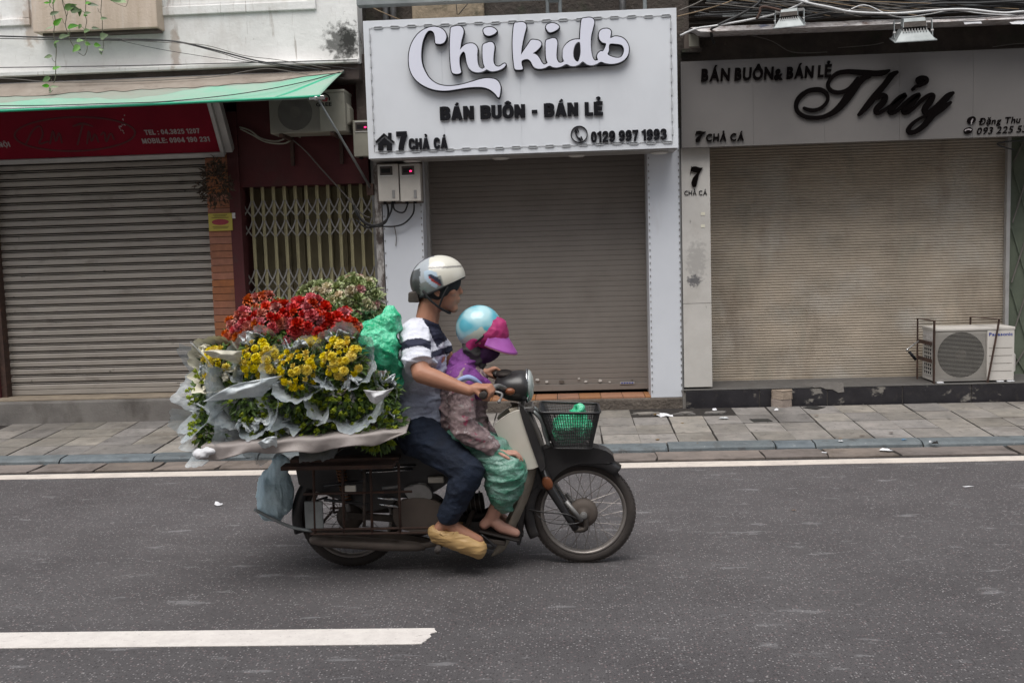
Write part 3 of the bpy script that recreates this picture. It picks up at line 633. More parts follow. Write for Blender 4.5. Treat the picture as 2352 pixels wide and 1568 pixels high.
MB().box(SHX0, SHX1, 9.135, 9.165, zb, zb+.045).build('bottom_bar', Mt['slatL'], sl, bevel=.003)
# brick pilaster right of the shutter
BX0, BX1 = at(486, 600, 9.1).x, at(541, 600, 9.1).x-.018
cor = MB().box(BX0+.004, BX1-.004, 9.095, 9.5, SZL, 2.62).build('brick_pilaster', Mt['joint'], bl)
z = SZL
bm_ = MB(); bm_.box(-(BX1-BX0)/2, (BX1-BX0)/2, -.012, .02, 0, .0605); bme = bm_.mesh(Mt['brick'], name='brick')
while z < 2.55:
    o = link('brick', bme, cor, ((BX0+BX1)/2+r1.uniform(-.001, .001), 9.09+r1.uniform(-.002, .002), z+.002)); z += .0655
MB().box(BX1+.002, BX1+.105, 9.07, 9.5, SZL, 2.9).build('red_door_frame', Mt['redwall'], bl)

# ---- folding gate between the shutters
GX0, GX1 = at(563, 600, 9.2).x, at(862, 600, 9.2).x
gt = thing('folding_gate', 'olive folding metal gate with crossed lattice bars between the left shutter and the white pillar', 'gate', ((GX0+GX1)/2, 9.2, SZL))
MB().box(GX0-.12, GX1+.12, 9.42, 9.46, SZL, 2.6).build('back_panel', Mt['gateback'], gt)
for k in range(9):
    xx = GX0+(GX1-GX0)*(k+.5)/9; MB().box(xx-.045, xx+.045, 9.395, 9.42, SZL, 2.42).build('back_leaf', Mt['gateback'], gt)
MB().box(at(546, 600, 9.14).x, at(563, 600, 9.14).x, 9.12, 9.2, SZL, 2.05).build('end_post', Mt['galv'], gt, bevel=.004)
MB().box(at(546, 600, 9.14).x-.01, at(563, 600, 9.14).x-.035, 9.13, 9.2, 2.05, 2.32).build('end_post', Mt['galv'], gt, bevel=.004)
MB().box(GX1+.005, GX1+.05, 9.14, 9.22, SZL, 2.62).build('end_post', Mt['steel'], gt)
MB().box(GX0-.1, GX1+.1, 9.17, 9.23, SZL-.002, SZL+.02).build('bottom_rail', Mt['rust'], gt)
MB().box(GX0-.1, GX1+.1, 9.22, 9.26, 2.50, 2.56).build('top_rail', Mt['rust'], gt)
NB = 12; pitch = (GX1-GX0)/NB; ZT = at(700, 425, 9.2).z
bme = MB().box(-.010, .010, -.008, .008, 0, ZT-SZL).mesh(Mt['gate'], name='upright_bar')
bm2 = MB().box(-.0035, .0035, -.007, .007, 0, ZT-SZL-.02).mesh(Mt['gate'], name='upright_bar')
def arc(x0, x1, z0, z1, bow):
    P = []
    for i in range(7):
        t = i/6; P.append((x0+(x1-x0)*t+bow*math.sin(math.pi*t), z0+(z1-z0)*t))
    return P
zr_ = lambda y: at(700, y, 9.2).z
rows = [(zr_(495), zr_(458)), (zr_(541), zr_(504)), (zr_(655), zr_(616)), (zr_(696), zr_(657)), (.60, .76), (.42, .58)]
for i in range(NB+1):
    xx = GX0+i*pitch
    link('upright_bar', bme, gt, (xx, 9.2, SZL+.02)); link('upright_bar', bm2, gt, (xx-.014, 9.196, SZL+.02))
for i in range(NB):
    xx = GX0+i*pitch
    for z0, z1 in rows:
        h = z1-z0; 
        for sgn in (0, 1):
            xa, xb = (xx+.008, xx+pitch-.008) if sgn == 0 else (xx+pitch-.008, xx+.008)
            P = arc(xa, xb, z0, z1, (.012 if sgn == 0 else -.012)*(1 if z0 > 1.2 else -1))
            mb = MB()
            for p, q in zip(P, P[1:]): mb.bar((p[0], 9.182+.008*sgn, p[1]), (q[0], 9.182+.008*sgn, q[1]), .003, .012, up=(0, -1, 0)) if False else mb.bar((p[0], 9.182+.010*sgn, p[1]), (q[0], 9.182+.010*sgn, q[1]), .005, .013, up=(1, 0, 0))
            mb.build('lattice_bar', Mt['gatelat'], gt)
# peeling edge pillar between gate and white cladding
mb = MB().box(at(866, 600, 9.02).x, at(882, 600, 9.02).x, 9.02, 9.4, 0, 2.9); mb.build('edge_pillar', mat('peeling_edge', (.42, .40, .38), (.10, .08, .07), scale=16, rough=.9, stretch=(1, 1, .5), contrast=(.42, .58), bump=.6), bl)

# ---- middle: white clad shop
bc = thing('shop_house', 'middle shop with clean white clad pillars and a closed taupe roller shutter', 'building', (-.3, 9.0, 0))
zc0 = .20
PLX0, PLX1 = at(884, 600, 9.0).x, at(975, 600, 9.0).x
PRX0, PRX1 = at(1492, 700, 9.0).x, at(1566, 700, 9.0).x
MB().box(PLX0, PLX1, 9.0, 9.5, zc0, 2.62).build('pillar', Mt['clad'], bc, bevel=.003)
MB().box(PRX0, PRX1, 9.0, 9.5, zc0, 2.62).build('pillar', Mt['clad'], bc, bevel=.003)
CX0, CX1 = at(990, 600, 9.3).x, at(1489, 650, 9.3).x
zc = at(1400, 894, 9.3).z
MB().box(PLX1+.001, CX0+.01, 9.22, 9.34, zc0, 2.62).build('shutter_rail', Mt['trim'], bc)
MB().box(CX1-.01, PRX0-.001, 9.22, 9.34, zc0, 2.62).build('shutter_rail', Mt['trim'], bc)
shc = shutter(bc, CX0, CX1, zc+.06, 2.6, 9.3, .0478, Mt['slatC'], 'flat')
MB().box(CX0, CX1, 9.283, 9.315, zc, zc+.06).build('bottom_bar', Mt['slatC'], shc, bevel=.003)
p = at(1424, 882, 9.28); MB().box(p.x, p.x+.135, 9.274, 9.283, p.z+.0, p.z+.022).build('maker_plate', Mt['trim'], shc)
mb = MB()
for k in range(5): mb.box(p.x+.012+k*.024, p.x+.028+k*.024, 9.272, 9.274, p.z+.006, p.z+.016)
mb.build('plate_print', Mt['blue'], shc)
for (px, py, w) in ((1235, 872, .05), (1256, 876, .04), (1290, 876, .06), (1330, 869, .03), (1345, 876, .04), (1378, 874, .05), (1400, 877, .03), (1452, 873, .03)):
    c0 = at(px, py, 9.276); mb = MB()
    mb.prism([(math.cos(t)*w*.5*r1.uniform(.5, 1), math.sin(t)*w*.32*r1.uniform(.5, 1)) for t in (0, .9, 1.8, 2.7, 3.6, 4.5, 5.4)], c0, XA, ZA, YM, -.008, 0)
    mb.build('sticker_scrap', Mt['clad2'] if r1.random() > .35 else Mt['mud'], shc)
# step with orange tiles along its top
sc_ = MB().box(PLX0-.1, PRX1, 8.97, 9.6, -.02, zc0-.002).build('step', Mt['mud'], bc, bevel=.012)
mb = MB()
x = CX0-.05
while x < CX1-.05:
    MB().box(x+.002, x+.196, 9.02, 9.30, zc0-.0015, zc0+.012).build('floor_tile', Mt['orange'], sc_); x += .2
MB().box(PLX0, PRX1, 9.45, 9.6, 0, 2.9).build('back_wall', Mt['dark'], bc)
# cladding rivets and edge strips
mb = MB(); riv = MB()
for xx in (PLX1-.012, PLX0+.01, PRX0+.012, PRX1-.012):
    z = zc0+.05
    while z < 2.55:
        riv.box(xx-.004, xx+.004, 8.993, 9.0, z, z+.016); z += .058 if xx in (PRX0+.012, PRX1-.012, PLX1-.012) else .11
riv.build('rivets', Mt['steel'], bc, kind='stuff')
MB().box(PRX1-.006, PRX1+.006, 8.996, 9.02, zc0, 2.62).build('corner_strip', Mt['wire'], bc)
# upper wall behind the sign
za = at(1000, 45, 9.05).z-.3
MB().box(xwr+.0, 1.2, 9.3, 9.5, 2.62, 7.6).build('upper_wall', Mt['darkwall'], bc)
a, b = at(948, 45, 9.29), at(1112, 0, 9.29)
MB().box(a.x, b.x, 9.24, 9.3, 3.2, 7.6).build('stained_panel', Mt['oldconc'], bc, bevel=.02)
for px in (886, 903, 1430): 
    c0 = at(px, 30, 9.2); MB().tube([(c0.x, 9.2, 3.2), (c0.x, 9.2, 5.6)], .03, 10).build('drain_pipe', Mt['steel'], bc, smooth=True)
MB().box(PLX0-.2, PRX1, 9.02, 9.3, 2.62, 3.35).build('shutter_housing', Mt['soffit'], bc)

# ---- right: grey fronted shop with beige shutter
br = thing('shop_house', 'right hand shop with beige finely ribbed shutter, dark tiled step and grimy beam above', 'building', (3.0, 9.0, 0))
TX0, TX1 = PRX1+.012, at(1633, 600, 9.0).x
zr = at(1633, 888, 9.0).z
MB().box(TX0, TX1, 9.0, 9.6, at(1600, 697, 9.0).z+.002, 2.62).build('pillar', Mt['clad2'], br, bevel=.002)
MB().box(TX0, TX1, 8.998, 9.6, zr, at(1600, 697, 9.0).z-.002).build('pillar', Mt['clad2'], br, bevel=.002)
UX0, UX1 = TX1-.05, at(2308, 600, 9.5).x
zt = at(1900, 866, 9.5).z
# ribbed curtain
mb = MB(); pt = .0253; z = zt; k = 0; vs = []
prof = []
while z < 2.75: prof += [(9.503, z), (9.494, z+.003), (9.4925, z+pt*.5), (9.495, z+pt*.80), (9.503, z+pt*.90)]; z += pt
vs = [(xx, y, zz) for xx in (UX0, UX1) for y, zz in prof]; k = len(prof)
cur = mb.add(vs, [(i, i+1, i+1+k, i+k) for i in range(k-1)]).build('roller_shutter', Mt['slatT'], br)
MB().box(UX0, UX1, 9.488, 9.51, zt-.012, zt).build('bottom_bar', Mt['slatT'], cur)
MB().box(UX0, UX1, 9.51, 9.52, zt-.01, 2.75).build('shutter_back', Mt['dark'], cur)
p = at(2312, 600, 9.44); MB().box(p.x-.015, p.x+.02, 9.42, 9.47, zt-.02, 2.75).build('guide_post', Mt['trim'], br, bevel=.003)
zs = at(2300, 880, 8.97).z
stp = MB().box(TX0-.02, 9, 8.965, 9.62, -.02, zs-.002).build('step', Mt['concrete'], br, bevel=.006)
MB().box(TX0-.015, 9, 8.95, 9.62, zs-.0015, zs+.008).build('step_top', Mt['graytop'], stp, bevel=.003)
x = TX0+.005
for wd in (.66, .60, .66, .6, .66, .6, .66, .6, .66, .6):
    MB().box(x+.004, x+wd-.004, 8.951, 8.965, .06, zs-.006).build('black_tile', Mt['blacktile'], stp, bevel=.002); x += wd
# mortar exposed where the tile lip broke away
c0 = at(1905, 893, 8.947)
mb = MB(); mb.prism([(-.24, .05), (-.1, .065), (.05, .06), (.12, .055), (.13, -.03), (.08, -.035), (.03, -.005), (-.03, .0), (-.08, .02), (-.13, .015), (-.18, .035)], c0, XA, ZA, YM, -.003, .002); mb.build('mortar_patch', Mt['concrete'], stp)
# beam, ledge with posters, upper wall
zb0 = at(1800, 128, 8.98).z
MB().box(TX0-.04, 9, 8.99, 9.6, 2.6, at(1800, 62, 8.99).z).build('beam', Mt['darkwall'], br, bevel=.01)
zl0, zl1 = at(2000, 61, 8.72).z, at(2000, 45, 8.72).z
xl = at(1600, 55, 8.72).x
MB().hexa([(xl+.03, 8.66, zl0), (9, 8.66, zl0), (9, 9.0, zl0+.02), (xl+.03, 9.0, zl0+.02)], [(xl-.05, 8.74, zl1), (9, 8.74, zl1), (9, 9.0, zl1+.02), (xl-.05, 9.0, zl1+.02)]).build('ledge', Mt['poster'], br)
for (xa, xb, m) in ((2075, 2108, 'postertan'), (2328, 2352, 'wirew'), (2318, 2420, 'paper'), (2210, 2250, 'paper')):
    a, b = at(xa, 60, 8.71), at(xb, 46, 8.71); j = r1.uniform
    mb = MB(); mb.prism([(0, j(0, .01)), ((b.x-a.x)*.5, j(-.006, .008)), (b.x-a.x, j(0, .012)), (b.x-a.x+j(-.02, .02), (b.z-a.z)*.6), ((b.x-a.x)*.8, b.z-a.z-.003), ((b.x-a.x)*.3, b.z-a.z-.003), (j(-.02, .01), (b.z-a.z)*.7)], (a.x, 8.657, a.z), XA, (0, .5, .9), YM, -.002, .003); mb.build('poster_scrap', Mt[m], br)
MB().box(.95, 9, 9.32, 9.5, 3.15, 7.6).build('upper_wall', Mt['darkwall'], br)
mb = MB(); z = 3.42
while z < 4.4: mb.hexa([(1.2, 9.30, z), (9, 9.30, z), (9, 9.32, z), (1.2, 9.32, z)], [(1.2, 9.27, z+.018), (9, 9.27, z+.018), (9, 9.32, z+.03), (1.2, 9.32, z+.03)]); z += .055
mb.build('louvres', Mt['darkwall'], br)
MB().box(TX0-.05, 9, 9.6, 9.75, 0, 3.5).build('back_wall', Mt['dark'], br)
# recessed soffit under the sign
MB().box(TX1, 9, 9.05, 9.48, 2.56, 2.62).build('soffit', Mt['signgrey'], br)
# green lattice gate at the far right
g2 = thing('folding_gate', 'greenish folding gate with thin diagonal bars at the right edge, behind the ground air conditioner', 'gate', (at(2335, 700, 9.45).x, 9.45, zt))
ga, gb = at(2317, 600, 9.48).x, 5.6
MB().box(ga, gb, 9.48, 9.5, zt-.02, 2.6).build('back_panel', Mt['greengate'], g2)
pz = (zt, zt+.55, zt+1.1, zt+1.65)
for k in range(12):
    xx = ga+.02+k*.15
    for z in (zt-.25, zt+.30, zt+.85, zt+1.40, zt+1.95):
        for s_ in (0, 1):
            MB().bar((xx+(.15 if s_ else 0), 9.46+.006*s_, max(z, zt)), (xx+(0 if s_ else .15), 9.46+.006*s_, min(z+.5, 2.55)), .005, .012, up=(1, 0, 0)).build('lattice_bar', Mt['greengate'] if s_ else Mt['wireg'], g2)
# ------------------------------------------------------------------ middle sign: "Chi kids"
YS = 8.62
c00, c10 = at(847, 363, YS), at(1559, 341, YS); c01, c11 = at(833, 50, YS), at(1553, 17, YS)
sx0, sx1 = (c00.x+c01.x)/2, (c10.x+c11.x)/2; sz0, sz1 = (c00.z+c10.z)/2, (c01.z+c11.z)/2
sg = thing('shop_sign', 'big white lit box sign with outlined script letters above the middle shop', 'shop sign', ((sx0+sx1)/2, YS, sz0))
npan = 4; w = (sx1-sx0)/npan
MB().box(sx0+.004, sx1-.004, YS+.004, 8.99, sz0+.004, sz1-.004).build('sign_box', Mt['signface'], sg)
for k in range(npan):
    MB().box(sx0+k*w+.0008, sx0+(k+1)*w-.0008, YS, YS+.0035, sz0, sz1).build('face_panel', Mt['signface'], sg)
MB().box(sx0+.01, sx1-.01, YS+.02, 8.98, sz0-.012, sz0+.003).build('underside', Mt['trim'], sg)
for px in (945, 1150, 1325, 1515):
    p = at(px, 352, 8.8); MB().lathe((p.x, 8.82, sz0-.013), (0, 0, -1), [(.075, 0), (.08, .006), (.06, .016), (.0, .018)], 18).build('downlight', Mt['white'], sg, smooth=True)
# LED modules strung round the edge
def lozenge(hx, hz): return [(-hx+hz, -hz), (hx-hz, -hz), (hx, -hz*.3), (hx, hz*.3), (hx-hz, hz), (-hx+hz, hz), (-hx, hz*.3), (-hx, -hz*.3)]
mb = MB(); mb.prism(lozenge(.040, .011), (0, 0, 0), XA, ZA, YM, 0, .009, holes=[lozenge(.034, .0062)[::-1]]); mb.prism(lozenge(.0335, .006), (0, 0, 0), XA, ZA, YM, 0, .003)
led_me = mb.mesh(Mt['led'], name='led_module'); led_me.materials.append(Mt['led'])
for p in led_me.polygons: p.material_index = 1 if p.index < len(led_me.polygons)-20 else 0
n = 18; wires = MB()
for side, zz in ((0, sz0+.052), (1, sz1-.060)):
    last = (sx0+.06, zz-.01*side)
    for i in range(n):
        xx = sx0+.13+(sx1-sx0-.22)*i/(n-1); dz = r1.uniform(-.003, .003)
        link('led_module', led_me, sg, (xx, YS, zz+dz), rot=(0, r1.uniform(-.05, .05), 0))
        wires.tube([(last[0], YS-.003, last[1]), ((last[0]+xx-.04)/2, YS-.004, zz+r1.uniform(-.008, .002)), (xx-.04, YS-.003, zz+dz)], .0016, 5); last = (xx+.04, zz+dz)
for xx in (sx0+.055, sx1-.05):
    wires.tube([(xx+r1.uniform(-.002, .002), YS-.004, sz0+.05+(sz1-sz0-.11)*t/9) for t in range(10)], .0016, 5)
wires.build('led_wire', Mt['wire'], sg, kind='stuff')
sl_me = MB().box(-.005, .005, -.012, 0, -.03, .03).mesh(Mt['led'], name='led_module')
for xx in (sx0+.055, sx1-.05):
    for i in range(9): link('led_module', sl_me, sg, (xx, YS, sz0+.14+(sz1-sz0-.28)*i/8))
# traced script letters: white faces on deep black bodies
def za_(ox, oy, s): return lambda p: ((ox+p[0]/s)*.9408, (oy+p[1]/s)*.9408)
A_ = za_(980, 30, 7.129); B_ = za_(1230, 30, 7.35)
def flat(pts, f, Y):
    out = []
    for p in pts:
        w_ = at(*f(p), Y); out.append((w_.x, w_.z))
    return out
LC = [(590,520),(600,545),(640,553),(680,555),(740,530),(775,470),(780,400),(745,330),(690,285),(620,262),(540,258),(440,285),(340,340),(250,430),(180,550),(140,680),(128,800),(135,930),(165,1040),(220,1140),(300,1220),(400,1285),(520,1335),(650,1362),(800,1365),(950,1345),(1100,1320),(1250,1305),(1400,1305),(1500,1330),(1580,1375),(1640,1430),(1680,1482),(1705,1470),(1722,1380),(1725,1300),(1700,1230),(1650,1180),(1580,1158),(1480,1152),(1350,1175),(1200,1220),(1050,1262),(900,1285),(780,1287),(660,1265),(560,1215),(470,1130),(400,1010),(360,900),(345,780),(350,640),(375,500),(420,390),(470,330),(520,325),(560,355),(580,410),(585,470)]
LH = [(865,275),(930,250),(1000,242),(1050,262),(1075,300),(1082,350),(1070,410),(1045,500),(1030,600),(1018,660),(1070,600),(1130,560),(1210,545),(1270,560),(1310,600),(1325,650),(1320,760),(1325,860),(1345,940),(1380,980),(1420,985),(1452,960),(1430,900),(1415,800),(1412,680),(1420,575),(1480,540),(1545,522),(1590,535),(1615,575),(1620,620),(1608,720),(1600,820),(1610,890),(1640,935),(1690,950),(1730,935),(1780,900),(1810,900),(1812,930),(1770,975),(1700,1010),(1620,1030),(1550,1028),(1485,998),(1420,1035),(1330,1050),(1250,1035),(1190,990),(1150,920),(1130,830),(1115,740),(1090,692),(1060,700),(1020,760),(1010,830),(1015,920),(1038,1030),(1035,1052),(1000,1072),(940,1075),(890,1055),(870,1000),(855,880),(845,700),(845,500),(855,360)]
LD1 = [(1545,262),(1610,280),(1655,320),(1655,345),(1610,385),(1530,412),(1470,400),(1435,360),(1428,310),(1460,275)]
LK = [(190,210),(250,190),(320,180),(370,195),(400,235),(400,290),(370,400),(335,560),(315,690),(310,768),(360,690),(430,590),(490,505),(560,500),(630,515),(668,550),(672,590),(640,640),(580,700),(518,740),(590,770),(640,830),(680,900),(710,935),(745,940),(787,912),(760,830),(752,700),(755,525),(810,490),(880,470),(930,480),(955,520),(960,570),(950,680),(945,780),(955,850),(985,900),(1030,910),(1082,883),(1058,810),(1060,700),(1090,620),(1150,550),(1230,505),(1300,492),(1368,492),(1370,400),(1380,260),(1400,130),(1460,110),(1530,100),(1590,115),(1620,155),(1620,210),(1590,330),(1565,450),(1560,600),(1570,720),(1590,810),(1620,860),(1650,870),(1690,857),(1672,800),(1690,740),(1740,700),(1787,695),(1837,573),(1770,545),(1720,490),(1705,420),(1720,350),(1770,310),(1850,298),(1900,315),(1925,350),(1920,400),(1911,466),(1980,440),(2050,440),(2130,465),(2200,530),(2240,620),(2240,720),(2210,800),(2140,870),(2040,915),(1920,930),(1820,918),(1740,893),(1660,935),(1570,955),(1490,940),(1415,888),(1350,940),(1270,970),(1190,965),(1120,933),(1040,975),(950,995),(870,985),(820,963),(740,1000),(650,1018),(570,1005),(520,960),(485,890),(440,850),(380,848),(325,875),(318,930),(340,1010),(320,1030),(250,1035),(200,1020),(185,960),(165,780),(158,560),(165,380)]
HK = [[(1365,545),(1300,560),(1260,640),(1245,740),(1260,830),(1310,888),(1345,870),(1370,780),(1378,700)], [(1898,575),(2020,572),(2110,590),(2150,640),(2155,710),(2120,790),(2060,822),(1960,808),(1865,762),(1885,690)]]
LD2 = [(870,200),(940,215),(985,250),(990,280),(950,320),(870,358),(810,360),(775,320),(755,270),(790,220)]
def fancy(name, pts, f, corners=(), holes=()):
    YF = YS-.055
    P = smoothpts(flat(pts, f, YF), 4, True, corners); H = [smoothpts(flat(h, f, YF), 4, True) for h in holes]
    mb = MB(); mb.prism(offs(P, .0085), (0, YS-.006, 0), XA, ZA, YM, 0, .049, holes=[offs(h, -.0075) for h in H])
    body = mb.build(name, Mt['black'], sg)
    mb = MB(); mb.prism(P, (0, YS-.055, 0), XA, ZA, YM, .0005, .004, holes=H); mb.build('letter_face', Mt['letwhite'], body)
fancy('letter_c', LC, A_); fancy('letters_hi', LH, A_, corners=(9, 21, 44)); fancy('letter_dot', LD1, A_)
fancy('letters_kids', LK, B_, corners=(9, 19, 25, 39, 46, 59, 64, 65, 74, 88, 92, 96, 100), holes=HK); fancy('letter_dot', LD2, B_)
def line(root, s, p, q, cap, Y, depth=.02, m='black', **k):
    a, b = at(*p, Y), at(*q, Y); text(root, s, a, Vector((b.x-a.x, 0, b.z-a.z)), ZA, YM, (b-a).length, cap, depth, Mt[m], **k)
bold(sg, 'BÁN BUÔN - BÁN LẺ', (1012, 277), (1385, 265), .112, YS, hw=.125, gap=.06, space=.36)
bold(sg, '7', (912, 345), (936, 344), .152, YS, hw=.13)
bold(sg, 'CHẢ CÁ', (940, 344), (1029, 341), .092, YS, hw=.12, gap=.06, space=.36)
bold(sg, '0129 997 1993', (1357, 328), (1531, 321), .092, YS, hw=.100, gap=.055, space=.26)
I_ = za_(880, 300, 4.9)
mb = MB(); mb.prism(flat([(180,228),(285,125),(333,168),(335,122),(372,122),(372,198),(410,228),(395,242),(290,152),(195,242)], I_, YS), (0, YS, 0), XA, ZA, YM, 0, .02); mb.build('house_icon', Mt['black'], sg)
mb = MB(); mb.prism(flat([(290,180),(380,250),(380,332),(318,332),(318,270),(275,270),(275,332),(215,332),(215,250)], I_, YS), (0, YS, 0), XA, ZA, YM, 0, .02); mb.build('house_icon', Mt['black'], sg)
H_ = za_(1380, 300, 9.046)
ring = lambda r_: [(307+r_*math.cos(2*math.pi*k/40), 258+r_*math.sin(2*math.pi*k/40)) for k in range(40)]
mb = MB(); mb.prism(flat(ring(188), H_, YS), (0, YS, 0), XA, ZA, YM, 0, .02, holes=[flat(ring(168), H_, YS)]); mb.build('phone_ring', Mt['black'], sg)
mb = MB(); mb.prism(flat(smoothpts([(205,175),(225,150),(245,160),(270,215),(240,240),(262,290),(300,330),(330,330),(358,385),(345,402),(310,395),(260,330),(220,250)], 2, True), H_, YS), (0, YS, 0), XA, ZA, YM, 0, .02)
for q_ in ([(252,135),(272,122),(308,195),(285,212)], [(335,310),(356,296),(393,372),(372,388)]): mb.prism(flat(q_, H_, YS), (0, YS, 0), XA, ZA, YM, 0, .018)
mb.build('phone_icon', Mt['black'], sg)
# steel props and rail above the sign
for px in (1258, 1287, 1575*.9408):
    p = at(px, 34, 8.9); MB().tube([(p.x, 8.9, sz1-.05), (p.x-.004, 8.9, 5.4)], .017, 10).build('sign_prop', Mt['galv'], sg, smooth=True)
p = at(1270, 4, 8.9); MB().box(p.x-.05, p.x+.06, 8.885, 8.90, p.z-.01, p.z+.02).build('prop_clamp', Mt['galv'], sg)
a, b = at(820, 9, 8.8), at(1085, 2, 8.8)
MB().box(a.x, b.x+1.2, 8.78, 8.9, b.z, b.z+.09).build('sign_rail', Mt['galv'], sg)

# ------------------------------------------------------------------ right sign: grey fascia
YT = 8.90
d00, d10 = at(1566, 336, YT), at(2352, 316, YT); d01, d11 = at(1565, 140, YT), at(2352, 113, YT)
tz0, tz1, tx0 = (d00.z+d10.z)/2, (d01.z+d11.z)/2, d00.x
st = thing('shop_sign', 'wide grey fascia sign with dark slanted script lettering above the right shop', 'shop sign', (tx0+1.8, YT, tz0))
x = tx0
for wd in (.62, .61, .64, .62, .66, .6, .66):
    MB().box(x+.0008, x+wd-.0008, YT, YT+.004, tz0, tz1).build('face_panel', Mt['signgrey'], st); x += wd
MB().box(tx0+.004, x, YT+.0045, 9.04, tz0+.003, tz1-.002).build('sign_box', Mt['signgrey'], st)
line(st, 'BÁN BUÔN', (1610, 187), (1775, 182), .098, YT, m='darkred', off=.035, gap=.10, italic=.10)
line(st, '&', (1777, 184), (1797, 183), .088, YT, m='darkred', off=.035, italic=.08)
line(st, 'BÁN LẺ', (1806, 181), (1908, 176), .092, YT, m='darkred', off=.035, gap=.10, italic=.10)
line(st, 'CHẢ CÁ', (1621, 325), (1708, 323), .062, YT, m='darkred', off=.018, gap=.14, italic=.08)
line(st, 'Đặng Thu Thủy', (2247, 287), (2400, 279), .052, YT, m='darkred', depth=.008, off=.008, italic=.18, gap=.12)
line(st, '093 225 5369', (2242, 309), (2383, 302), .056, YT, m='darkred', depth=.008, off=.004, italic=.22, gap=.12)
SEV = [(385,280),(400,305),(450,290),(530,287),(600,308),(680,325),(770,320),(700,430),(650,500),(615,600),(585,730),(550,850),(510,882),(450,885),(410,840),(390,760),(410,680),(460,590),(540,520),(598,462),(500,455),(400,430),(370,460),(345,495)]
def seven(root, box, Y, slant=0):
    x0, y0, x1, y1 = box; f = lambda p: (x0+(x1-x0)*((p[0]-345)/425+slant*(885-p[1])/600), y0+(y1-y0)*(p[1]-280)/605)
    mb = MB(); mb.prism(smoothpts(flat(SEV, f, Y), 3, True, corners=(0, 1, 6, 19, 23)), (0, Y, 0), XA, ZA, YM, 0, .018); mb.build('letter_seven', Mt['darkred'], root)
seven(st, (1594, 301, 1618, 327), YT, .15)
T_ = za_(1920, 150, 5.6)
_sk = [0]
def stroke(name, *strokes):
    mb = MB(); _sk[0] += .0017
    for k, s_ in enumerate(strokes):
        P = []
        for x_, y_, w_ in s_:
            q_ = at(*T_((x_, y_)), YT); P.append((q_.x, q_.z, w_/5.6*.9408/257*.92))
        ribbon(mb, P, (0, YT, 0), XA, ZA, YM, .004, .022+.0006*k+_sk[0], 6)
    mb.build(name, Mt['darkred'], st)
stroke('letter_t', [(235,640,18),(300,665,25),(380,670,26),(470,640,27),(540,570,24),(562,500,22),(530,430,26),(460,395,33),(380,390,32),(290,410,33),(200,470,36),(140,550,33),(130,640,27),(170,710,28),(260,760,28),(380,775,28),(500,760,30),(620,710,40),(720,630,48),(820,510,56),(900,400,56),(980,290,52),(1060,230,42),(1130,215,24)],
  [(965,235,22),(920,300,26),(860,370,28),(780,415,28),(690,430,28),(610,405,26),(565,350,24),(570,290,25),(620,220,28),(700,165,32),(820,145,32),(950,150,35),(1080,160,38),(1200,170,40),(1320,160,38),(1395,130,18)])
stroke('letter_h', [(1500,155,26),(1430,200,42),(1330,330,42),(1200,480,46),(1090,620,44),(990,730,26)],
  [(1080,610,18),(1180,520,34),(1290,475,38),(1345,490,36),(1320,560,42),(1240,640,44),(1215,690,32),(1255,710,28),(1330,670,24),(1420,600,18)])
stroke('letter_u', [(1420,600,18),(1520,510,28),(1610,465,34),(1560,520,38),(1460,620,42),(1410,690,32),(1450,710,28),(1530,660,24),(1640,560,30),(1740,485,34),(1800,465,30),(1720,560,40),(1620,660,40),(1602,700,30),(1660,700,26),(1760,620,22)],
  [(1720,390,20),(1760,350,24),(1840,325,25),(1900,290,28),(1900,245,30),(1840,228,30),(1790,250,30),(1800,290,24),(1840,275,15)])
stroke('letter_y', [(1760,620,18),(1860,520,28),(1950,465,30),(1990,480,34),(1960,550,42),(1890,640,42),(1890,700,36),(1950,700,38),(2080,600,46),(2200,480,44),(2260,440,26)],
  [(2230,570,22),(2120,650,38),(2000,740,35),(1940,800,44),(1860,890,38),(1760,960,34),(1680,975,32),(1660,930,28),(1720,850,24),(1820,780,20),(1920,740,22)])
F_ = za_(2340, 270, 14.7)
for (cx, cy, rx, ry) in ((455, 350, 150, 135), (335, 725, 155, 118)):
    mb = MB(); mb.prism(flat([(cx+rx*math.cos(2*math.pi*k/24)*(1)-.25*ry*math.sin(2*math.pi*k/24), cy+ry*math.sin(2*math.pi*k/24)) for k in range(24)], F_, YT), (0, YT, 0), XA, ZA, YM, 0, .014); mb.build('round_icon', Mt['darkred'], st)
line(st, 'f', (2229.0, 285.5), (2234, 285), .042, YT-.0145, depth=.002, m='greyink', off=.02, italic=.15)
mb = MB(); mb.prism(flat([(215,735),(260,680),(350,655),(450,660),(480,700),(440,725),(400,700),(290,705),(260,745)], F_, YT-.0145), (0, YT-.0145, 0), XA, ZA, YM, 0, .002); mb.build('phone_icon', Mt['greyink'], st)
# pillar numeral
seven(br, (1585, 382, 1614, 430), 8.998)
line(br, 'CHẢ CÁ', (1572, 449), (1624, 448), .040, 8.998, depth=.004, m='black', off=.014, gap=.14)
for (px, py) in ((1614, 491), (1614, 519)):
    p = at(px, py, 8.999); MB().box(p.x-.016, p.x+.02, 8.9965, 9.0, p.z-.013, p.z+.013).build('tape_scrap', Mt['creamwrap'], br)

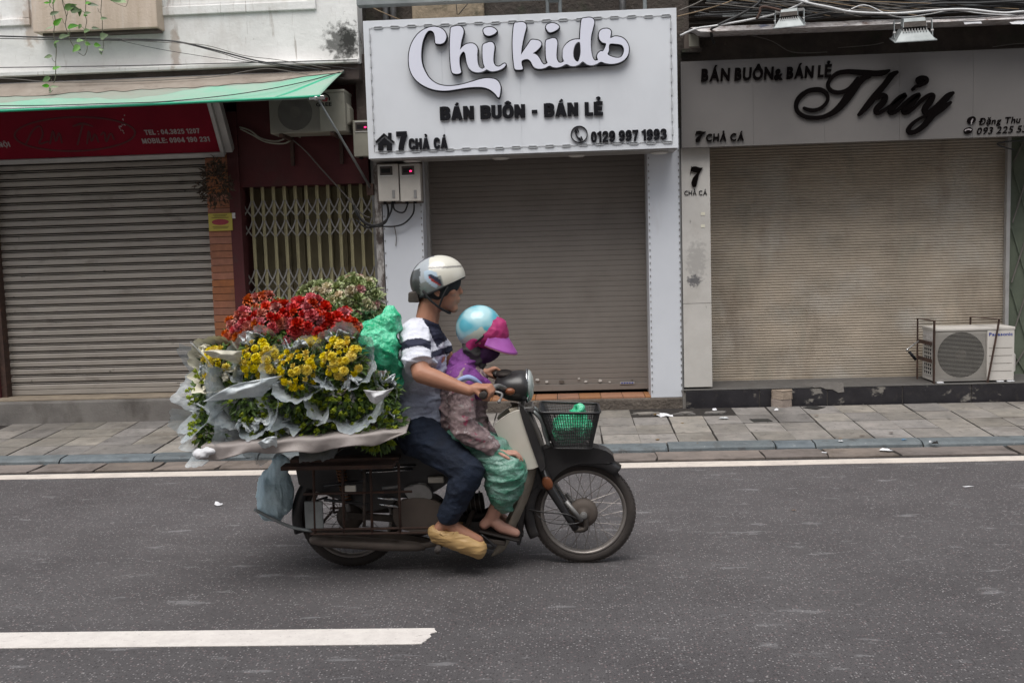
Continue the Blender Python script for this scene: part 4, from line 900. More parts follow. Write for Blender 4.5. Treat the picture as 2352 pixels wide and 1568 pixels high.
# ------------------------------------------------------------------ red sign at left, leaning forward at the top
ra, rb = at(503, 349, 8.99), at(486, 249, 8.74)
upv = (Vector((0, rb.y-ra.y, rb.z-ra.z))); hgt = upv.length; upv.normalize(); nrm = Vector((0, -upv.z, upv.y))
rs = thing('shop_sign', 'dark red sign board with silver phone numbers in a pale frame under the green awning', 'shop sign', (-4, 8.9, ra.z))
O = Vector((ra.x, ra.y, ra.z))
def rbox(x0, x1, z0, z1, d0, d1):
    q = lambda x, z, d: O+XA*x+upv*z+nrm*d
    return MB().hexa([q(x0, z0, d0), q(x1, z0, d0), q(x1, z1, d0), q(x0, z1, d0)], [q(x0, z0, d1), q(x1, z0, d1), q(x1, z1, d1), q(x0, z1, d1)])
rbox(-4.2, .015, 0, hgt+.08, -.004, .0).build('sign_panel', Mt['redsign'], rs)
rbox(-4.2, .045, -.045, .0, -.02, .016).build('frame', Mt['trim'], rs, bevel=.004)
rbox(.015, .05, .0005, hgt+.08, -.02, .014).build('frame', Mt['trim'], rs, bevel=.004)
rbox(-4.2, .05, -.04, hgt+.08, -.028, -.0205).build('sign_back', Mt['trim'], rs)
rbox(.052, .115, -.02, hgt+.09, -.10, -.02).build('side_cheek', Mt['trim'], rs)
def rtext(s, p, q, cap, **k):
    def hit(x, y):
        d = ray(x, y); t = (O-CAM).dot(nrm)/d.dot(nrm); return CAM+d*t
    a, b = hit(*p), hit(*q); bold(rs, s, None, None, cap, 0, .003, 'greyink', hw=.085, space=.3, gap=.07, plane=(a, (b-a).normalized(), upv, nrm, (b-a).length))
rtext('TEL : 04.3825 1207', (334, 310), (460, 306), .050, off=.016, gap=.09)
rtext('MOBILE: 0904 190 231', (328, 330), (483, 325), .052, off=.016, gap=.09)
rtext('HÀ NỘI', (-30, 340), (25, 337), .05, off=.016, gap=.09)
def hit(x, y):
    d = ray(x, y); t = (O-CAM).dot(nrm)/d.dot(nrm); w_ = CAM+d*t; return ((w_-O).x, (w_-O).dot(upv))
el_ = lambda rx, ry: [hit(172+rx*math.cos(2*math.pi*k/40), 308+ry*math.sin(2*math.pi*k/40)-.02*rx*math.cos(2*math.pi*k/40)) for k in range(40)]
mb = MB(); mb.prism(el_(141, 41), O, XA, upv, nrm, 0, .003, holes=[el_(136, 37)]); mb.build('oval_outline', Mt['redink'], rs)
for pts in ([(60,330,2),(75,300,2),(92,290,2),(98,310,2),(90,330,2),(110,325,2)], [(115,330,2),(122,300,2),(128,325,2),(136,305,2),(142,328,2)], [(168,290,2),(190,284,3),(212,290,2)], [(190,286,2),(184,310,2),(178,332,2)], [(200,330,2),(204,300,2),(210,325,2),(218,308,2),(226,326,2)], [(232,310,2),(240,304,2),(244,326,2),(254,306,2),(262,320,2)]):
    P = [(*hit(x_, y_), w_/257) for x_, y_, w_ in pts]; mb = MB(); ribbon(mb, P, O, XA, upv, nrm, 0, .003, 4); mb.build('faded_letter', Mt['redink'], rs)
mb = MB()
for k in range(14): 
    hx, hz = hit(278+r1.gauss(0, 4), 290+r1.gauss(0, 10)); mb.prism([(hx+.01*r1.random()*math.cos(t), hz+.014*r1.random()*math.sin(t)) for t in (0, 1, 2, 3, 4, 5)], O, XA, upv, nrm, 0, .001+.0001*k)
mb.build('scuff_marks', Mt['greyink'], rs, kind='stuff')

# ------------------------------------------------------------------ awning
aw = thing('awning', 'faded green fabric awning with grimy upper edge over the left shop', 'awning', (-3.8, 8.6, 3.0))
YA = 8.08
cr = at(736, 219, YA); tr_ = at(790, 164, 8.84)
def fab(u, v):
    # u along the shop (1 = right end), v from wall (0) to front edge (1)
    xw = -8.5+(tr_.x+8.5)*u; xf = -8.5+(cr.x+8.5)*u
    zw, zf = tr_.z, cr.z; sag = -.07*math.sin(math.pi*v)*(1-u**6)+.008*math.sin(u*40)*math.sin(math.pi*v)
    return Vector((xw+(xf-xw)*v, 8.84+(YA-8.84)*v, zw+(zf-zw)*v+sag-.02*math.sin(math.pi*u)*v))
def grid(f, nu, nv, th=None):
    mb = MB(); mb.add([f(i/nu, j/nv) for j in range(nv+1) for i in range(nu+1)], [(j*(nu+1)+i, j*(nu+1)+i+1, (j+1)*(nu+1)+i+1, (j+1)*(nu+1)+i) for j in range(nv) for i in range(nu)]); return mb
o = grid(fab, 160, 24).build('fabric', Mt['awning'], aw, smooth=True)
md = o.modifiers.new('thick', 'SOLIDIFY'); md.thickness = .004
# grime that has washed down from the wall, with a ragged lower limit
def dirtf(u, v):
    lim = (.27+.08*noise.noise((u*14, 0, 0))+.04*noise.noise((u*55, 3, 0)))*min(1, max(0, (1.02-u)*7)**.5); p = fab(u, v*lim); return p+Vector((0, -.004, .009))
grid(dirtf, 160, 20).build('grime', Mt['awndirt'], aw, smooth=True)
def dustf(u, v):
    lim = (.43+.13*noise.noise((u*9, 7, 0))+.05*noise.noise((u*47, 2, 0)))*min(1, max(0, (.99-u)*4.5)**.6); p = fab(u, v*lim); return p+Vector((0, -.002, .004))
grid(dustf, 160, 20).build('dust', Mt['awnmid'], aw, smooth=True)
def gst(u, v):
    a_, b_ = fab(.945, 1.0), fab(.994, .18); c_ = a_.lerp(b_, u); w_ = (.008+.045*math.sin(math.pi*min(1, u*.9+.1)))*(v-.5); q_ = fab(.945+.049*u, 1-.82*u); return Vector((q_.x+w_, q_.y, q_.z+.006))
grid(gst, 16, 2).build('bare_patch', Mt['awngreen'], aw, smooth=True)
pts = [fab(u/40, 1.0)+Vector((0, -.004, -.008)) for u in range(41)]
MB().tube(pts, .011, 8).build('front_hem', Mt['awngreen'], aw, smooth=True)
MB().tube([cr+Vector((-7, .012, -.012)), cr+Vector((.02, .012, -.012))], .014, 8).build('front_bar', Mt['galv'], aw, smooth=True)
e2 = at(850, 430, 8.98)
MB().tube([cr+Vector((-.03, .02, -.02)), e2], [.008, .012], 8).build('support_arm', Mt['galv'], aw, smooth=True)
mb = MB(); mb.box(cr.x-.09, cr.x+.03, YA-.012, YA+.03, cr.z-.035, cr.z-.004); mb.lathe(cr+Vector((-.03, -.02, -.03)), (0, -1, 0), [(.018, 0), (.018, .02), (0, .022)], 12)
mb.build('arm_bracket', Mt['chrome'], aw, bevel=.003)
MB().box(e2.x-.03, e2.x+.03, 8.97, 9.02, e2.z-.07, e2.z+.03).build('wall_bracket', Mt['rust'], aw)
MB().tube([(-8.5, 8.86, tr_.z), (tr_.x, 8.86, tr_.z)], .02, 8).build('roller_tube', Mt['steel'], aw)

# ------------------------------------------------------------------ air conditioners
def acunit(root, x0, x1, y0, y1, z0, z1, body, split, n, side=True):
    MB().box(x0, x1, y0+.012, y1, z0, z1).build('casing', body, root, bevel=.008)
    w = x1-x0; h = z1-z0; gx0, gx1 = x0+w*.02, x0+w*split
    MB().box(gx1+.004, x1-.001, y0, y0+.012, z0+.004, z1-.022).build('service_panel', body, root, bevel=.003)
    MB().box(x0-.004, x1+.004, y0-.004, y1+.004, z1-.02, z1+.004).build('lid', body, root, bevel=.004)
    cx, cz, rr = (gx0+gx1)/2, (z0+z1)/2, h*.43
    MB().lathe((cx, y0+.0119, cz), (0, -1, 0), [(rr, 0), (rr, .0012), (0, .0014)], 40).build('fan_opening', Mt['dark'], root)
    MB().lathe((cx, y0+.0103, cz), (0, -1, 0), [(.05, 0), (.04, .003), (0, .004)], 16).build('fan_hub', Mt['grime'], root)
    gw = MB().box(-(gx1-gx0)/2, (gx1-gx0)/2, -.0022, .0022, -.0013, .0013).mesh(Mt['grille'], name='grille_bar')
    for k in range(n):
        link('grille_bar', gw, root, (cx, y0+.0, z0+h*.065+(h*.86)*k/(n-1)))
    for k in range(2):
        xx = gx0+(gx1-gx0)*k; MB().box(xx-.002, xx+.002, y0+.0023, y0+.006, z0+h*.06, z1-h*.07).build('grille_rib', body, root)
# wall unit under the awning
p0, p1 = at(620, 308, 8.74), at(790, 208, 8.74)
wu = thing('air_conditioner', 'grimy wall mounted air conditioner box half hidden by the green awning', 'air conditioner', ((p0.x+p1.x)/2, 9.0, p0.z))
acunit(wu, p0.x, p1.x, 8.74, 9.03, p0.z, at(790, 206, 8.74).z, Mt['acold'], .66, 34)
q = at(806, 258, 8.86)
MB().hexa([(p1.x, 8.80, p0.z+.06), (q.x, 8.82, p0.z+.09), (q.x, 8.98, p0.z+.09), (p1.x, 9.0, p0.z+.06)], [(p1.x, 8.80, p0.z+.26), (q.x, 8.82, p0.z+.21), (q.x, 8.98, p0.z+.21), (p1.x, 9.0, p0.z+.26)]).build('valve_cover', Mt['acold'], wu, bevel=.008)
line(wu, 'GREE', (726, 245), (762, 243), .030, 8.739, depth=.002, m='black', off=.02)
c0 = at(745, 228, 8.739)
arcs = [(math.cos(t)*.045, math.sin(t)*.045) for t in [(-.2+i*.25) for i in range(14)]]
mb = MB(); ribbon(mb, [(x_, z_, .006) for x_, z_ in arcs], c0, XA, ZA, YM, 0, .002, 2); mb.build('logo_ring', Mt['black'], wu)
mb = MB(); mb.prism([(-.018, -.018), (.02, -.022), (.032, .0), (.030, .012), (-.018, .012)], c0, XA, ZA, YM, 0, .0022); mb.build('logo_mark', Mt['platered'], wu)
for xx in (p0.x+.1, p1.x-.12):
    mb = MB(); mb.bar((xx, 8.72, p0.z-.016), (xx, 9.1, p0.z-.016), .03, .03); mb.bar((xx, 9.08, p0.z-.02), (xx, 9.08, p0.z-.25), .03, .03); mb.build('bracket', Mt['rust'], wu)
for k, P in enumerate(([(550, 292), (575, 300), (600, 318), (640, 324), (672, 308), (690, 316)], [(552, 296), (580, 310), (610, 326), (650, 330), (668, 322)])):
    MB().tube(smoothpts([tuple(at(x_, y_, 9.06)) for x_, y_ in P], 4), .008, 6).build('pipe', Mt['acold'], wu, smooth=True)
# ground unit with steel cage
p0, p1 = at(2146, 879, 9.0), at(2331, 751, 9.0)
gu = thing('air_conditioner', 'off white outdoor air conditioner in rusty brown straps standing on the dark step', 'air conditioner', ((p0.x+p1.x)/2, 9.1, zs))
z0, z1 = zs+.02, p1.z; w = p1.x-p0.x
acunit(gu, p0.x, p1.x, 9.0, 9.30, z0, z1, Mt['acwhite'], .655, 36)
for k in range(4):
    zz = z0+(z1-z0)*(.10+.145*k+.08); MB().box(p0.x+w*.68, p1.x-.02, 8.9985, 9.0, zz, zz+.003).build('panel_groove', Mt['case'], gu)
a, b = at(2200, 812, 9.0), at(2320, 812, 9.0)
line(gu, 'Panasonic', (2272, 771), (2326, 770), .026, 8.9995, depth=.0015, m='blue', off=.018)
# side coil grille
sgx = p0.x-.002
MB().box(sgx-.001, sgx, 9.05, 9.24, z0+.05, z1-.13).build('side_opening', Mt['dark'], gu)
for k in range(12): MB().box(sgx-.005, sgx-.0012, 9.05, 9.24, z0+.05+k*.035, z0+.058+k*.035).build('grille_bar', Mt['acwhite'], gu)
for k in range(5): MB().box(sgx-.0052, sgx-.0015, 9.05+k*.047, 9.058+k*.047, z0+.05, z0+.44).build('grille_rib', Mt['acwhite'], gu)
MB().box(sgx-.003, sgx-.0005, 9.04, 9.26, z1-.12, z1-.03).build('rating_label', Mt['poster'], gu)
q = MB(); q.hexa([(p1.x, 9.06, z0+.04), (p1.x+.05, 9.08, z0+.07), (p1.x+.05, 9.22, z0+.07), (p1.x, 9.24, z0+.04)], [(p1.x, 9.06, z0+.28), (p1.x+.05, 9.08, z0+.22), (p1.x+.05, 9.22, z0+.22), (p1.x, 9.24, z0+.28)]); q.build('valve_cover', Mt['acwhite'], gu, bevel=.01)
zt1 = z1+.075
st1 = MB()
cg = p0.x-.03
def strap(name, *segs):
    mb = MB()
    for p_, q_, w_, h_ in segs: mb.bar(p_, q_, w_, h_, up=(0, 0, 1))
    mb.build(name, Mt['rust'], gu)
strap('cage_strap', ((cg+.02, 8.985, zs), (cg+.02, 8.985, zt1), .006, .042))
strap('cage_strap', ((cg-.012, 9.31, zs), (cg-.012, 9.31, zt1), .006, .03))
strap('cage_strap', ((cg+.02, 8.985, zt1), (cg-.012, 9.31, zt1), .03, .006))
strap('cage_strap', ((cg+.0, 8.985, z1-.13), (cg-.012, 9.31, z1-.13), .006, .035))
strap('cage_strap', ((cg+.0, 8.985, z0+.19), (cg-.012, 9.31, z0+.19), .006, .035))
xr = at(2296, 745, 8.98).x; xr2 = at(2268, 885, 8.98).x
strap('cage_strap', ((xr2, 8.985, zs), (xr, 8.985, zt1), .004, .038))
strap('cage_strap', ((xr, 8.985, zt1), (xr-.12, 9.31, zt1), .03, .006))
strap('cage_strap', ((xr-.12, 9.31, zt1), (xr-.12, 9.31, zs), .006, .03))
for xx in (p0.x+.05, p1.x-.12, p1.x-.03): MB().box(xx-.03, xx+.03, 8.985, 9.05, zs+.009, zs+.02).build('foot', Mt['paper'], gu, bevel=.003)
h0, h1, h2 = at(2110, 835-22, 9.15), at(2083, 804, 9.05), at(2106, 822, 8.97)
hc = thing('crank_handle', 'small black and chrome crank handle sticking out at the left of the ground air conditioner', 'crank', h1)
hA = at(2110, 783, 9.12)
MB().tube([hA, at(2084, 802, 9.02)], .006, 8).build('arm', Mt['steel'], hc, smooth=True)
MB().ell(at(2084, 803, 9.02), (.012, .012, .012)).build('joint', Mt['chrome'], hc, smooth=True)
MB().tube([at(2088, 807, 9.01), at(2104, 826, 9.0)], .013, 10).build('grip', Mt['black'], hc, smooth=True)

# ------------------------------------------------------------------ electricity meters and their cables
def meter(box, Y, label, lit):
    a, b = at(box[0], box[3], Y), at(box[2], box[1], Y); w, h = b.x-a.x, b.z-a.z
    t = thing('electricity_meter', label, 'meter', (a.x, Y+.12, a.z), 'grey electricity meter boxes')
    MB().box(a.x, b.x, Y, Y+.12, a.z, b.z).build('box', Mt['meter'] if lit != 2 else Mt['acold'], t, bevel=.006)
    MB().box(a.x+w*.12, a.x+w*.72, Y-.003, Y+.001, b.z-h*.30, b.z-h*.06).build('window', Mt['grime'], t)
    mb = MB(); mb.box(a.x+w*.10, a.x+w*.74, Y-.007, Y-.0032, b.z-h*.055, b.z-h*.035); mb.box(a.x+w*.10, a.x+w*.74, Y-.007, Y-.0032, b.z-h*.325, b.z-h*.305); mb.build('window_frame', Mt['white'], t)
    MB().box(a.x+w*.18, a.x+w*.62, Y-.005, Y-.0035, b.z-h*.24, b.z-h*.12).build('dial', Mt['dark'], t)
    MB().box(a.x+w*.66, a.x+w*.80, Y-.006, Y, a.z+h*.08, a.z+h*.30).build('latch', Mt['steel'], t, bevel=.004)
    if lit: MB().ell((a.x+w*.55, Y-.006, b.z-h*.20), (.011, .004, .007)).build('indicator_light', REDLED, t)
    mb = MB(); mb.box(a.x+w*.2, a.x+w*.34, Y+.03, Y+.07, a.z-.02, a.z); mb.box(a.x+w*.6, a.x+w*.74, Y+.03, Y+.07, a.z-.02, a.z); mb.build('cable_gland', Mt['black'], t)
    return t
REDLED = mat('red_indicator', (.5, .0, .05), (.5, 0, .05), emis=((1, .02, .12), 1.6))
MB().box(at(866, 400, 8.92).x, at(968, 400, 8.92).x, 8.90, 9.0, at(900, 468, 8.92).z, at(900, 368, 8.92).z).build('meter_board', Mt['case'], bc)
meter((870, 376, 914, 463), 8.78, 'left one of the two meter boxes under the white sign, window unlit', 0)
meter((920, 375, 964, 463), 8.78, 'right one of the two meter boxes under the white sign, with a red light', 1)
meter((813, 275, 862, 360), 8.86, 'meter box partly hidden behind the left edge of the white sign', 2)
def cable(P, r_, m, label, Y=None, group=None, sub=5, name='cable'):
    pts = smoothpts([tuple(at(*p)) if len(p) == 3 else tuple(at(p[0], p[1], Y)) for p in P], sub)
    o = MB().tube(pts, r_, 6).build(name, Mt[m], smooth=True); tag(o, label, 'cable', group); return o
cable([(888, 463), (892, 490), (884, 512), (862, 520), (838, 513), (820, 492), (812, 470)], .010, 'wireb', 'black cable looping down from the left meter box toward the gate', 8.93)
cable([(900, 463), (898, 486), (884, 508), (858, 517), (832, 505), (818, 480)], .009, 'wireb', 'black cable from the left meter running beside the other loop', 8.90)
cable([(903, 463), (905, 480), (918, 488), (930, 485), (938, 463)], .008, 'wireb', 'short black cable loop joining the two meter boxes', 8.90)
cable([(951, 463), (949, 490), (930, 512), (905, 520), (870, 520), (840, 522), (818, 505)], .008, 'wireb', 'long black cable hanging in a wide arc from the right meter box', 8.94)
cable([(906, 520), (910, 545), (909, 565)], .004, 'wireg', 'thin loose wire end hanging on the left white pillar', 8.985)
cable([(668, 318), (700, 345), (740, 390), (790, 445), (830, 490), (850, 500)], .007, 'wireg', 'grey cable running down across the dark red wall above the gate', 9.06)
# ------------------------------------------------------------------ small things on the facades
# yellow notice plate on the brick pilaster
a, b = at(480, 531, 9.06), at(532, 489, 9.06)
pl_ = thing('notice_plate', 'small yellow plate with a red oval fixed on the brick pilaster', 'notice', (a.x, 9.06, a.z))
MB().box(a.x, b.x, 9.06, 9.075, a.z, b.z).build('plate', Mt['yellow'], pl_, bevel=.002)
cx, cz, w, h = (a.x+b.x)/2, (a.z+b.z)/2, b.x-a.x, b.z-a.z
mb = MB(); mb.prism([(w*.36*math.cos(t*math.pi/12), h*.17*math.sin(t*math.pi/12)) for t in range(24)], (cx, 9.06, cz), XA, ZA, YM, 0, .0015); mb.build('oval', Mt['platered'], pl_)
mb = MB()
for zz, ww in ((.40, .30), (.33, .24), (.25, .36), (-.27, .34), (-.35, .30)):
    mb.box(cx-w*ww, cx+w*ww, 9.0588, 9.06, cz+h*zz-.003, cz+h*zz+.003)
mb.build('plate_print', Mt['plateink'], pl_, kind='stuff')
MB().box(b.x, b.x+.03, 9.065, 9.075, b.z-.05, b.z).build('plate_tab', Mt['poster'], pl_)

# dried foliage bundle hung at the top of the brick pilaster
wc = at(494, 424, 8.92)
mb = MB(); rr = random.Random(5)
for k in range(520):
    d = Vector((rr.gauss(0, 1), rr.gauss(0, .6), rr.gauss(0, 1))).normalized(); rad = rr.uniform(.2, 1)**.6
    o = wc+Vector((d.x*.15*rad*(1.1 if d.z < .2 else .8), d.y*.10*rad, d.z*.21*rad+(.02 if d.x > 0 else -.0)))
    mb.leaf(o, d+Vector((rr.gauss(0, .5), rr.gauss(0, .5), rr.gauss(0, .5)-.3)), (rr.gauss(0, 1), rr.gauss(0, 1), rr.gauss(0, 1)), rr.uniform(.025, .06), rr.uniform(.010, .022), curl=.4)
wr = mb.build('dried_wreath', Mt['dryleaf']); tag(wr, 'shaggy bundle of dried brown leaves hanging at the top of the brick pilaster', 'dried plant')

# hanging vine: stems and single leaves
vn = thing('hanging_vine', 'green pothos vine strands trailing down over the beige pilaster above the awning', 'plant', (at(150, 20, 8.6)))
VZ = lambda x, y: ((70+x/6.535)*.9408, (y/6.535)*.9408)
VY = 8.60
def stem(P, r_, y=VY): MB().tube(smoothpts([tuple(at(*VZ(*p), y)) for p in P], 4), r_, 6).build('stem', Mt['vinestem'], vn, smooth=True)
stem([(400, -200), (395, 0), (390, 120), (420, 300), (410, 420), (400, 560), (415, 660), (440, 800), (430, 980), (432, 1100), (425, 1240), (400, 1330)], .0035)
stem([(500, -200), (530, 0), (560, 120), (600, 260), (585, 400), (620, 520), (660, 640), (720, 750)], .0035, 8.62)
stem([(545, -100), (545, 20), (610, 140), (620, 220), (600, 270)], .0025, 8.62)
stem([(900, -200), (910, 60), (905, 250), (925, 340), (905, 450), (895, 560), (930, 680), (930, 800), (880, 890), (790, 840)], .003)
stem([(1165, -200), (1160, 60), (1150, 200), (1175, 340), (1175, 480), (1185, 620), (1190, 760), (1160, 870)], .003, 8.61)
stem([(330, -60), (330, 60), (350, 120), (390, 140)], .002); stem([(380, 240), (390, 320), (415, 360)], .002)
stem([(370, 920), (390, 970), (430, 995)], .002); stem([(355, 1270), (380, 1310), (400, 1325)], .002); stem([(330, 1400), (330, 1480), (390, 1440)], .002)
stem([(530, 290), (560, 370), (590, 400)], .002, 8.62); stem([(1100, 130), (1120, 190), (1150, 205)], .002, 8.61); stem([(650, 450), (660, 530), (650, 580)], .002, 8.62)
stem([(840, 170), (900, 210), (910, 240)], .002); stem([(845, 430), (890, 465), (905, 460)], .002); stem([(1200, -100), (1330, 20), (1500, 100), (1560, 90), (1600, -60)], .002, 8.63)
# leaf: (x, y, tip x, tip y, width factor)
LV = [(330,50,230,45,.4),(345,60,350,-40,.5),(385,80,430,-30,.4),(340,240,490,185,.42),(400,410,530,285,.45),(400,435,240,470,.3),(570,140,760,75,.45),(660,145,830,170,.6),(830,140,800,270,.5),
 (900,60,1000,40,.5),(940,70,1115,85,.3),(880,220,990,200,.4),(620,445,790,400,.4),(840,390,790,465,.6),(1000,450,1130,455,.35),(880,500,970,480,.5),(1145,300,1250,290,.3),
 (480,600,640,560,.35),(650,590,640,520,.5),(1140,600,1260,555,.65),(760,660,880,640,.6),(880,680,930,640,.8),(900,690,990,720,.7),(820,730,690,830,.6),(780,790,840,800,.8),(1040,720,1150,730,.7),(1115,790,1200,800,.6),(1130,820,1170,880,.5),
 (375,900,230,915,.42),(380,1110,510,1055,.5),(345,1240,205,1295,.5),(330,1370,200,1370,.42),(340,1390,480,1380,.3),(340,1400,350,1490,.35),(400,700,480,645,.35),(420,690,440,790,.4),(1480,-20,1300,10,.6),(1420,20,1560,30,.5),(870,250,940,250,.6)]
rr = random.Random(11)
for x0, y0, x1, y1, wf in LV:
    a, b = at(*VZ(x0, y0), VY-.01), at(*VZ(x1, y1), VY-.01-rr.uniform(-.02, .04)); L = (b-a).length
    mb = MB(); d = b-a; up_ = Vector((rr.gauss(0, .25), -1, rr.uniform(-.2, .7)))
    s_, u_, d_ = None, None, d.normalized(); s_ = d_.cross(up_).normalized(); u_ = s_.cross(d_)
    prof = [(0, .0), (.08, .55), (.25, 1), (.5, .92), (.75, .52), (1, 0)]
    vs = []
    for t, w_ in prof:
        wd = w_*L*wf*.55; c_ = a+d_*L*t-u_*(.10*L*t*t); vs += [c_-s_*wd+u_*wd*.35, c_, c_+s_*wd+u_*wd*.35]
    fs = []
    for i in range(5): fs += [(3*i, 3*i+1, 3*i+4, 3*i+3), (3*i+1, 3*i+2, 3*i+5, 3*i+4)]
    mb.add(vs, fs).build('leaf', Mt['vleaf'], vn, smooth=True, org=a)

# cables on the left facade
g = 'thin wires along the white plaster wall'
cable([(-200, 78, 8.84), (20, 84, 8.84), (90, 86, 8.72), (250, 90, 8.72), (360, 92, 8.78), (430, 100, 8.8), (520, 122, 8.78), (600, 142, 8.76), (680, 152, 8.76), (740, 162, 8.80)], .007, 'wireb', 'thicker black cable sagging from under the beige pilaster to the awning corner')
cable([(-200, 84, 8.84), (60, 90, 8.72), (300, 94, 8.70), (400, 96, 8.78), (500, 120, 8.76), (570, 140, 8.75), (700, 160, 8.76)], .004, 'wireb', 'thin black wire running just under the thicker sagging cable on the plaster wall')
cable([(280, 92, 8.7), (380, 98, 8.75), (470, 104, 8.76), (560, 128, 8.75), (640, 138, 8.74), (760, 158, 8.78)], .003, 'wireg', 'thin grey wire crossing above the black cables on the plaster wall')
cable([(270, 92, 8.7), (340, 108, 8.76), (430, 124, 8.78), (560, 142, 8.78), (690, 146, 8.78), (830, 160, 8.80)], .0025, 'wireb', 'lowest thin black wire curving from the beige pilaster to the right end of the ledge')
cable([(-200, 176, 8.76), (0, 180, 8.76), (130, 189, 8.74), (300, 187, 8.74), (480, 178, 8.74), (560, 165, 8.74), (620, 158, 8.74), (700, 170, 8.75), (790, 180, 8.78)], .0035, 'wireg', 'pale wire drooping along the top of the green awning')
cable([(-200, 243, 8.02), (0, 243, 8.02), (120, 242, 8.05), (250, 238, 8.06), (370, 234, 8.07), (500, 222, 8.15), (600, 208, 8.25), (700, 188, 8.5), (780, 166, 8.75)], .004, 'wireb', 'black wire lying across the face of the green awning')
cable([(-200, 158, 8.78), (250, 152, 8.78), (500, 146, 8.78), (820, 138, 8.78)], .004, 'wireb', 'straight dark wire stretched along the ledge of the white wall')


# ------------------------------------------------------------------ tangle of cables above the right shop
rr = random.Random(21)
def wirepath(x0, y0, x1, y1, sag, Y, wob=4, n=9):
    P = []
    for i in range(n):
        t = i/(n-1); P.append((x0+(x1-x0)*t, y0+(y1-y0)*t+sag*math.sin(math.pi*t)+rr.uniform(-wob, wob), Y+rr.uniform(-.03, .03)))
    return P
cable([(1562, 82, 8.66), (1600, 66, 8.66), (1640, 60, 8.62), (1720, 46, 8.62), (1790, 30, 8.62), (1850, 4, 8.6), (1890, -20, 8.6)], .009, 'wirew', 'white cable rising from the corner of the white sign to the top of the picture')
cable([(1800, -10, 8.58), (1860, 8, 8.58), (1905, 17, 8.58), (1960, 28, 8.58), (2060, 31, 8.58), (2150, 24, 8.56), (2220, 22, 8.56), (2300, 30, 8.56), (2352, 27, 8.56), (2500, 20, 8.56)], .010, 'wirew', 'long white cable running above both floodlights to the right edge')
cable([(1940, 30, 8.6), (1985, 12, 8.6), (2040, 34, 8.6), (2080, 40, 8.6), (2140, 32, 8.6), (2190, 24, 8.6), (2260, 32, 8.6), (2330, 36, 8.6)], .005, 'wirew', 'thin white wire waving beneath the long white cable')
cable([(1560, 25, 8.6), (1600, 8, 8.6), (1640, -15, 8.6)], .006, 'wireg', 'grey cable leaving the picture just right of the white sign')
cable([(1556, 38, 8.6), (1620, 22, 8.62), (1680, 2, 8.62), (1700, -20, 8.62)], .005, 'wiret', 'tan wire slanting up from the right corner of the white sign')
cable([(1640, 100, 8.9), (1633, 70, 8.7), (1650, 58, 8.62), (1700, 34, 8.62), (1740, 10, 8.6), (1760, -20, 8.6)], .012, 'wireb', 'thick black cable climbing steeply over the end of the poster ledge')
GR = 'tangled overhead cables above the grey sign'
LB = 'dark cable in the dense black tangle above the grey sign'
for k in range(34):
    Y = rr.uniform(8.64, 8.9)
    if k < 16: P = wirepath(rr.uniform(1560, 1900), rr.uniform(-30, 40), 2480, rr.uniform(-20, 36), rr.uniform(-22, 26), Y)
    elif k < 26: P = wirepath(rr.uniform(1560, 1700), rr.uniform(-25, 30), rr.uniform(1850, 2200), rr.uniform(20, 44), rr.uniform(-6, 14), Y)
    else: P = wirepath(rr.uniform(1900, 2150), rr.uniform(10, 40), 2480, rr.uniform(-10, 30), rr.uniform(-14, 10), Y)
    cable(P, rr.choice([.004, .006, .008, .011]), 'wireb', LB, group=GR)
GR2 = 'tangled overhead cables above the grey sign, pale ones'
for k in range(12):
    Y = rr.uniform(8.6, 8.7)
    P = wirepath(rr.uniform(1570, 1760), rr.uniform(-20, 10), rr.uniform(1850, 2350), rr.uniform(20, 42), rr.uniform(-12, 12), Y, 2)
    cable(P, rr.choice([.003, .004]), rr.choice(['wiret', 'wireg', 'wireg']), 'one of the thin pale wires in the cable tangle above the grey sign', group=GR2)
cable([(1640, 128-60, 8.97), (1760, 90, 8.96), (1820, 120, 8.96), (1900, 120, 8.96)], .004, 'wireg', 'thin wire curving down the dark beam behind the ledge')
cable([(1925, 110, 8.97), (2000, 104, 8.96), (2030, 98, 8.96)], .004, 'wireg', 'short grey wire lying across the middle of the dark beam')
cable([(2280, 108, 8.96), (2352, 100, 8.96), (2450, 104, 8.96)], .004, 'wireg', 'grey wire near the right end of the dark beam')
cable([(2330, 345, 9.02), (2290, 330, 8.96), (2360, 322, 8.96), (2480, 318, 8.96)], .006, 'wireb', 'black cable emerging under the right end of the grey sign')
cable([(820, -10, 9.0), (860, 20, 9.0), (920, 46, 9.0)], .005, 'wiret', 'tan wire sloping down behind the left end of the white sign')
cable([(1045, -20, 9.1), (1050, 34, 9.1)], .004, 'wireb', 'dark wire forming the left arm of a V above the white sign', 9.1)
cable([(1092, -12, 9.1), (1053, 34, 9.1)], .004, 'wireb', 'dark wire forming the right arm of a V above the white sign', 9.1)
# metal conduit along the ledge
a = at(1660, 47, 8.73); MB().box(a.x, 9, 8.72, 8.745, a.z+.03, a.z+.055).build('conduit', Mt['galv'], br)

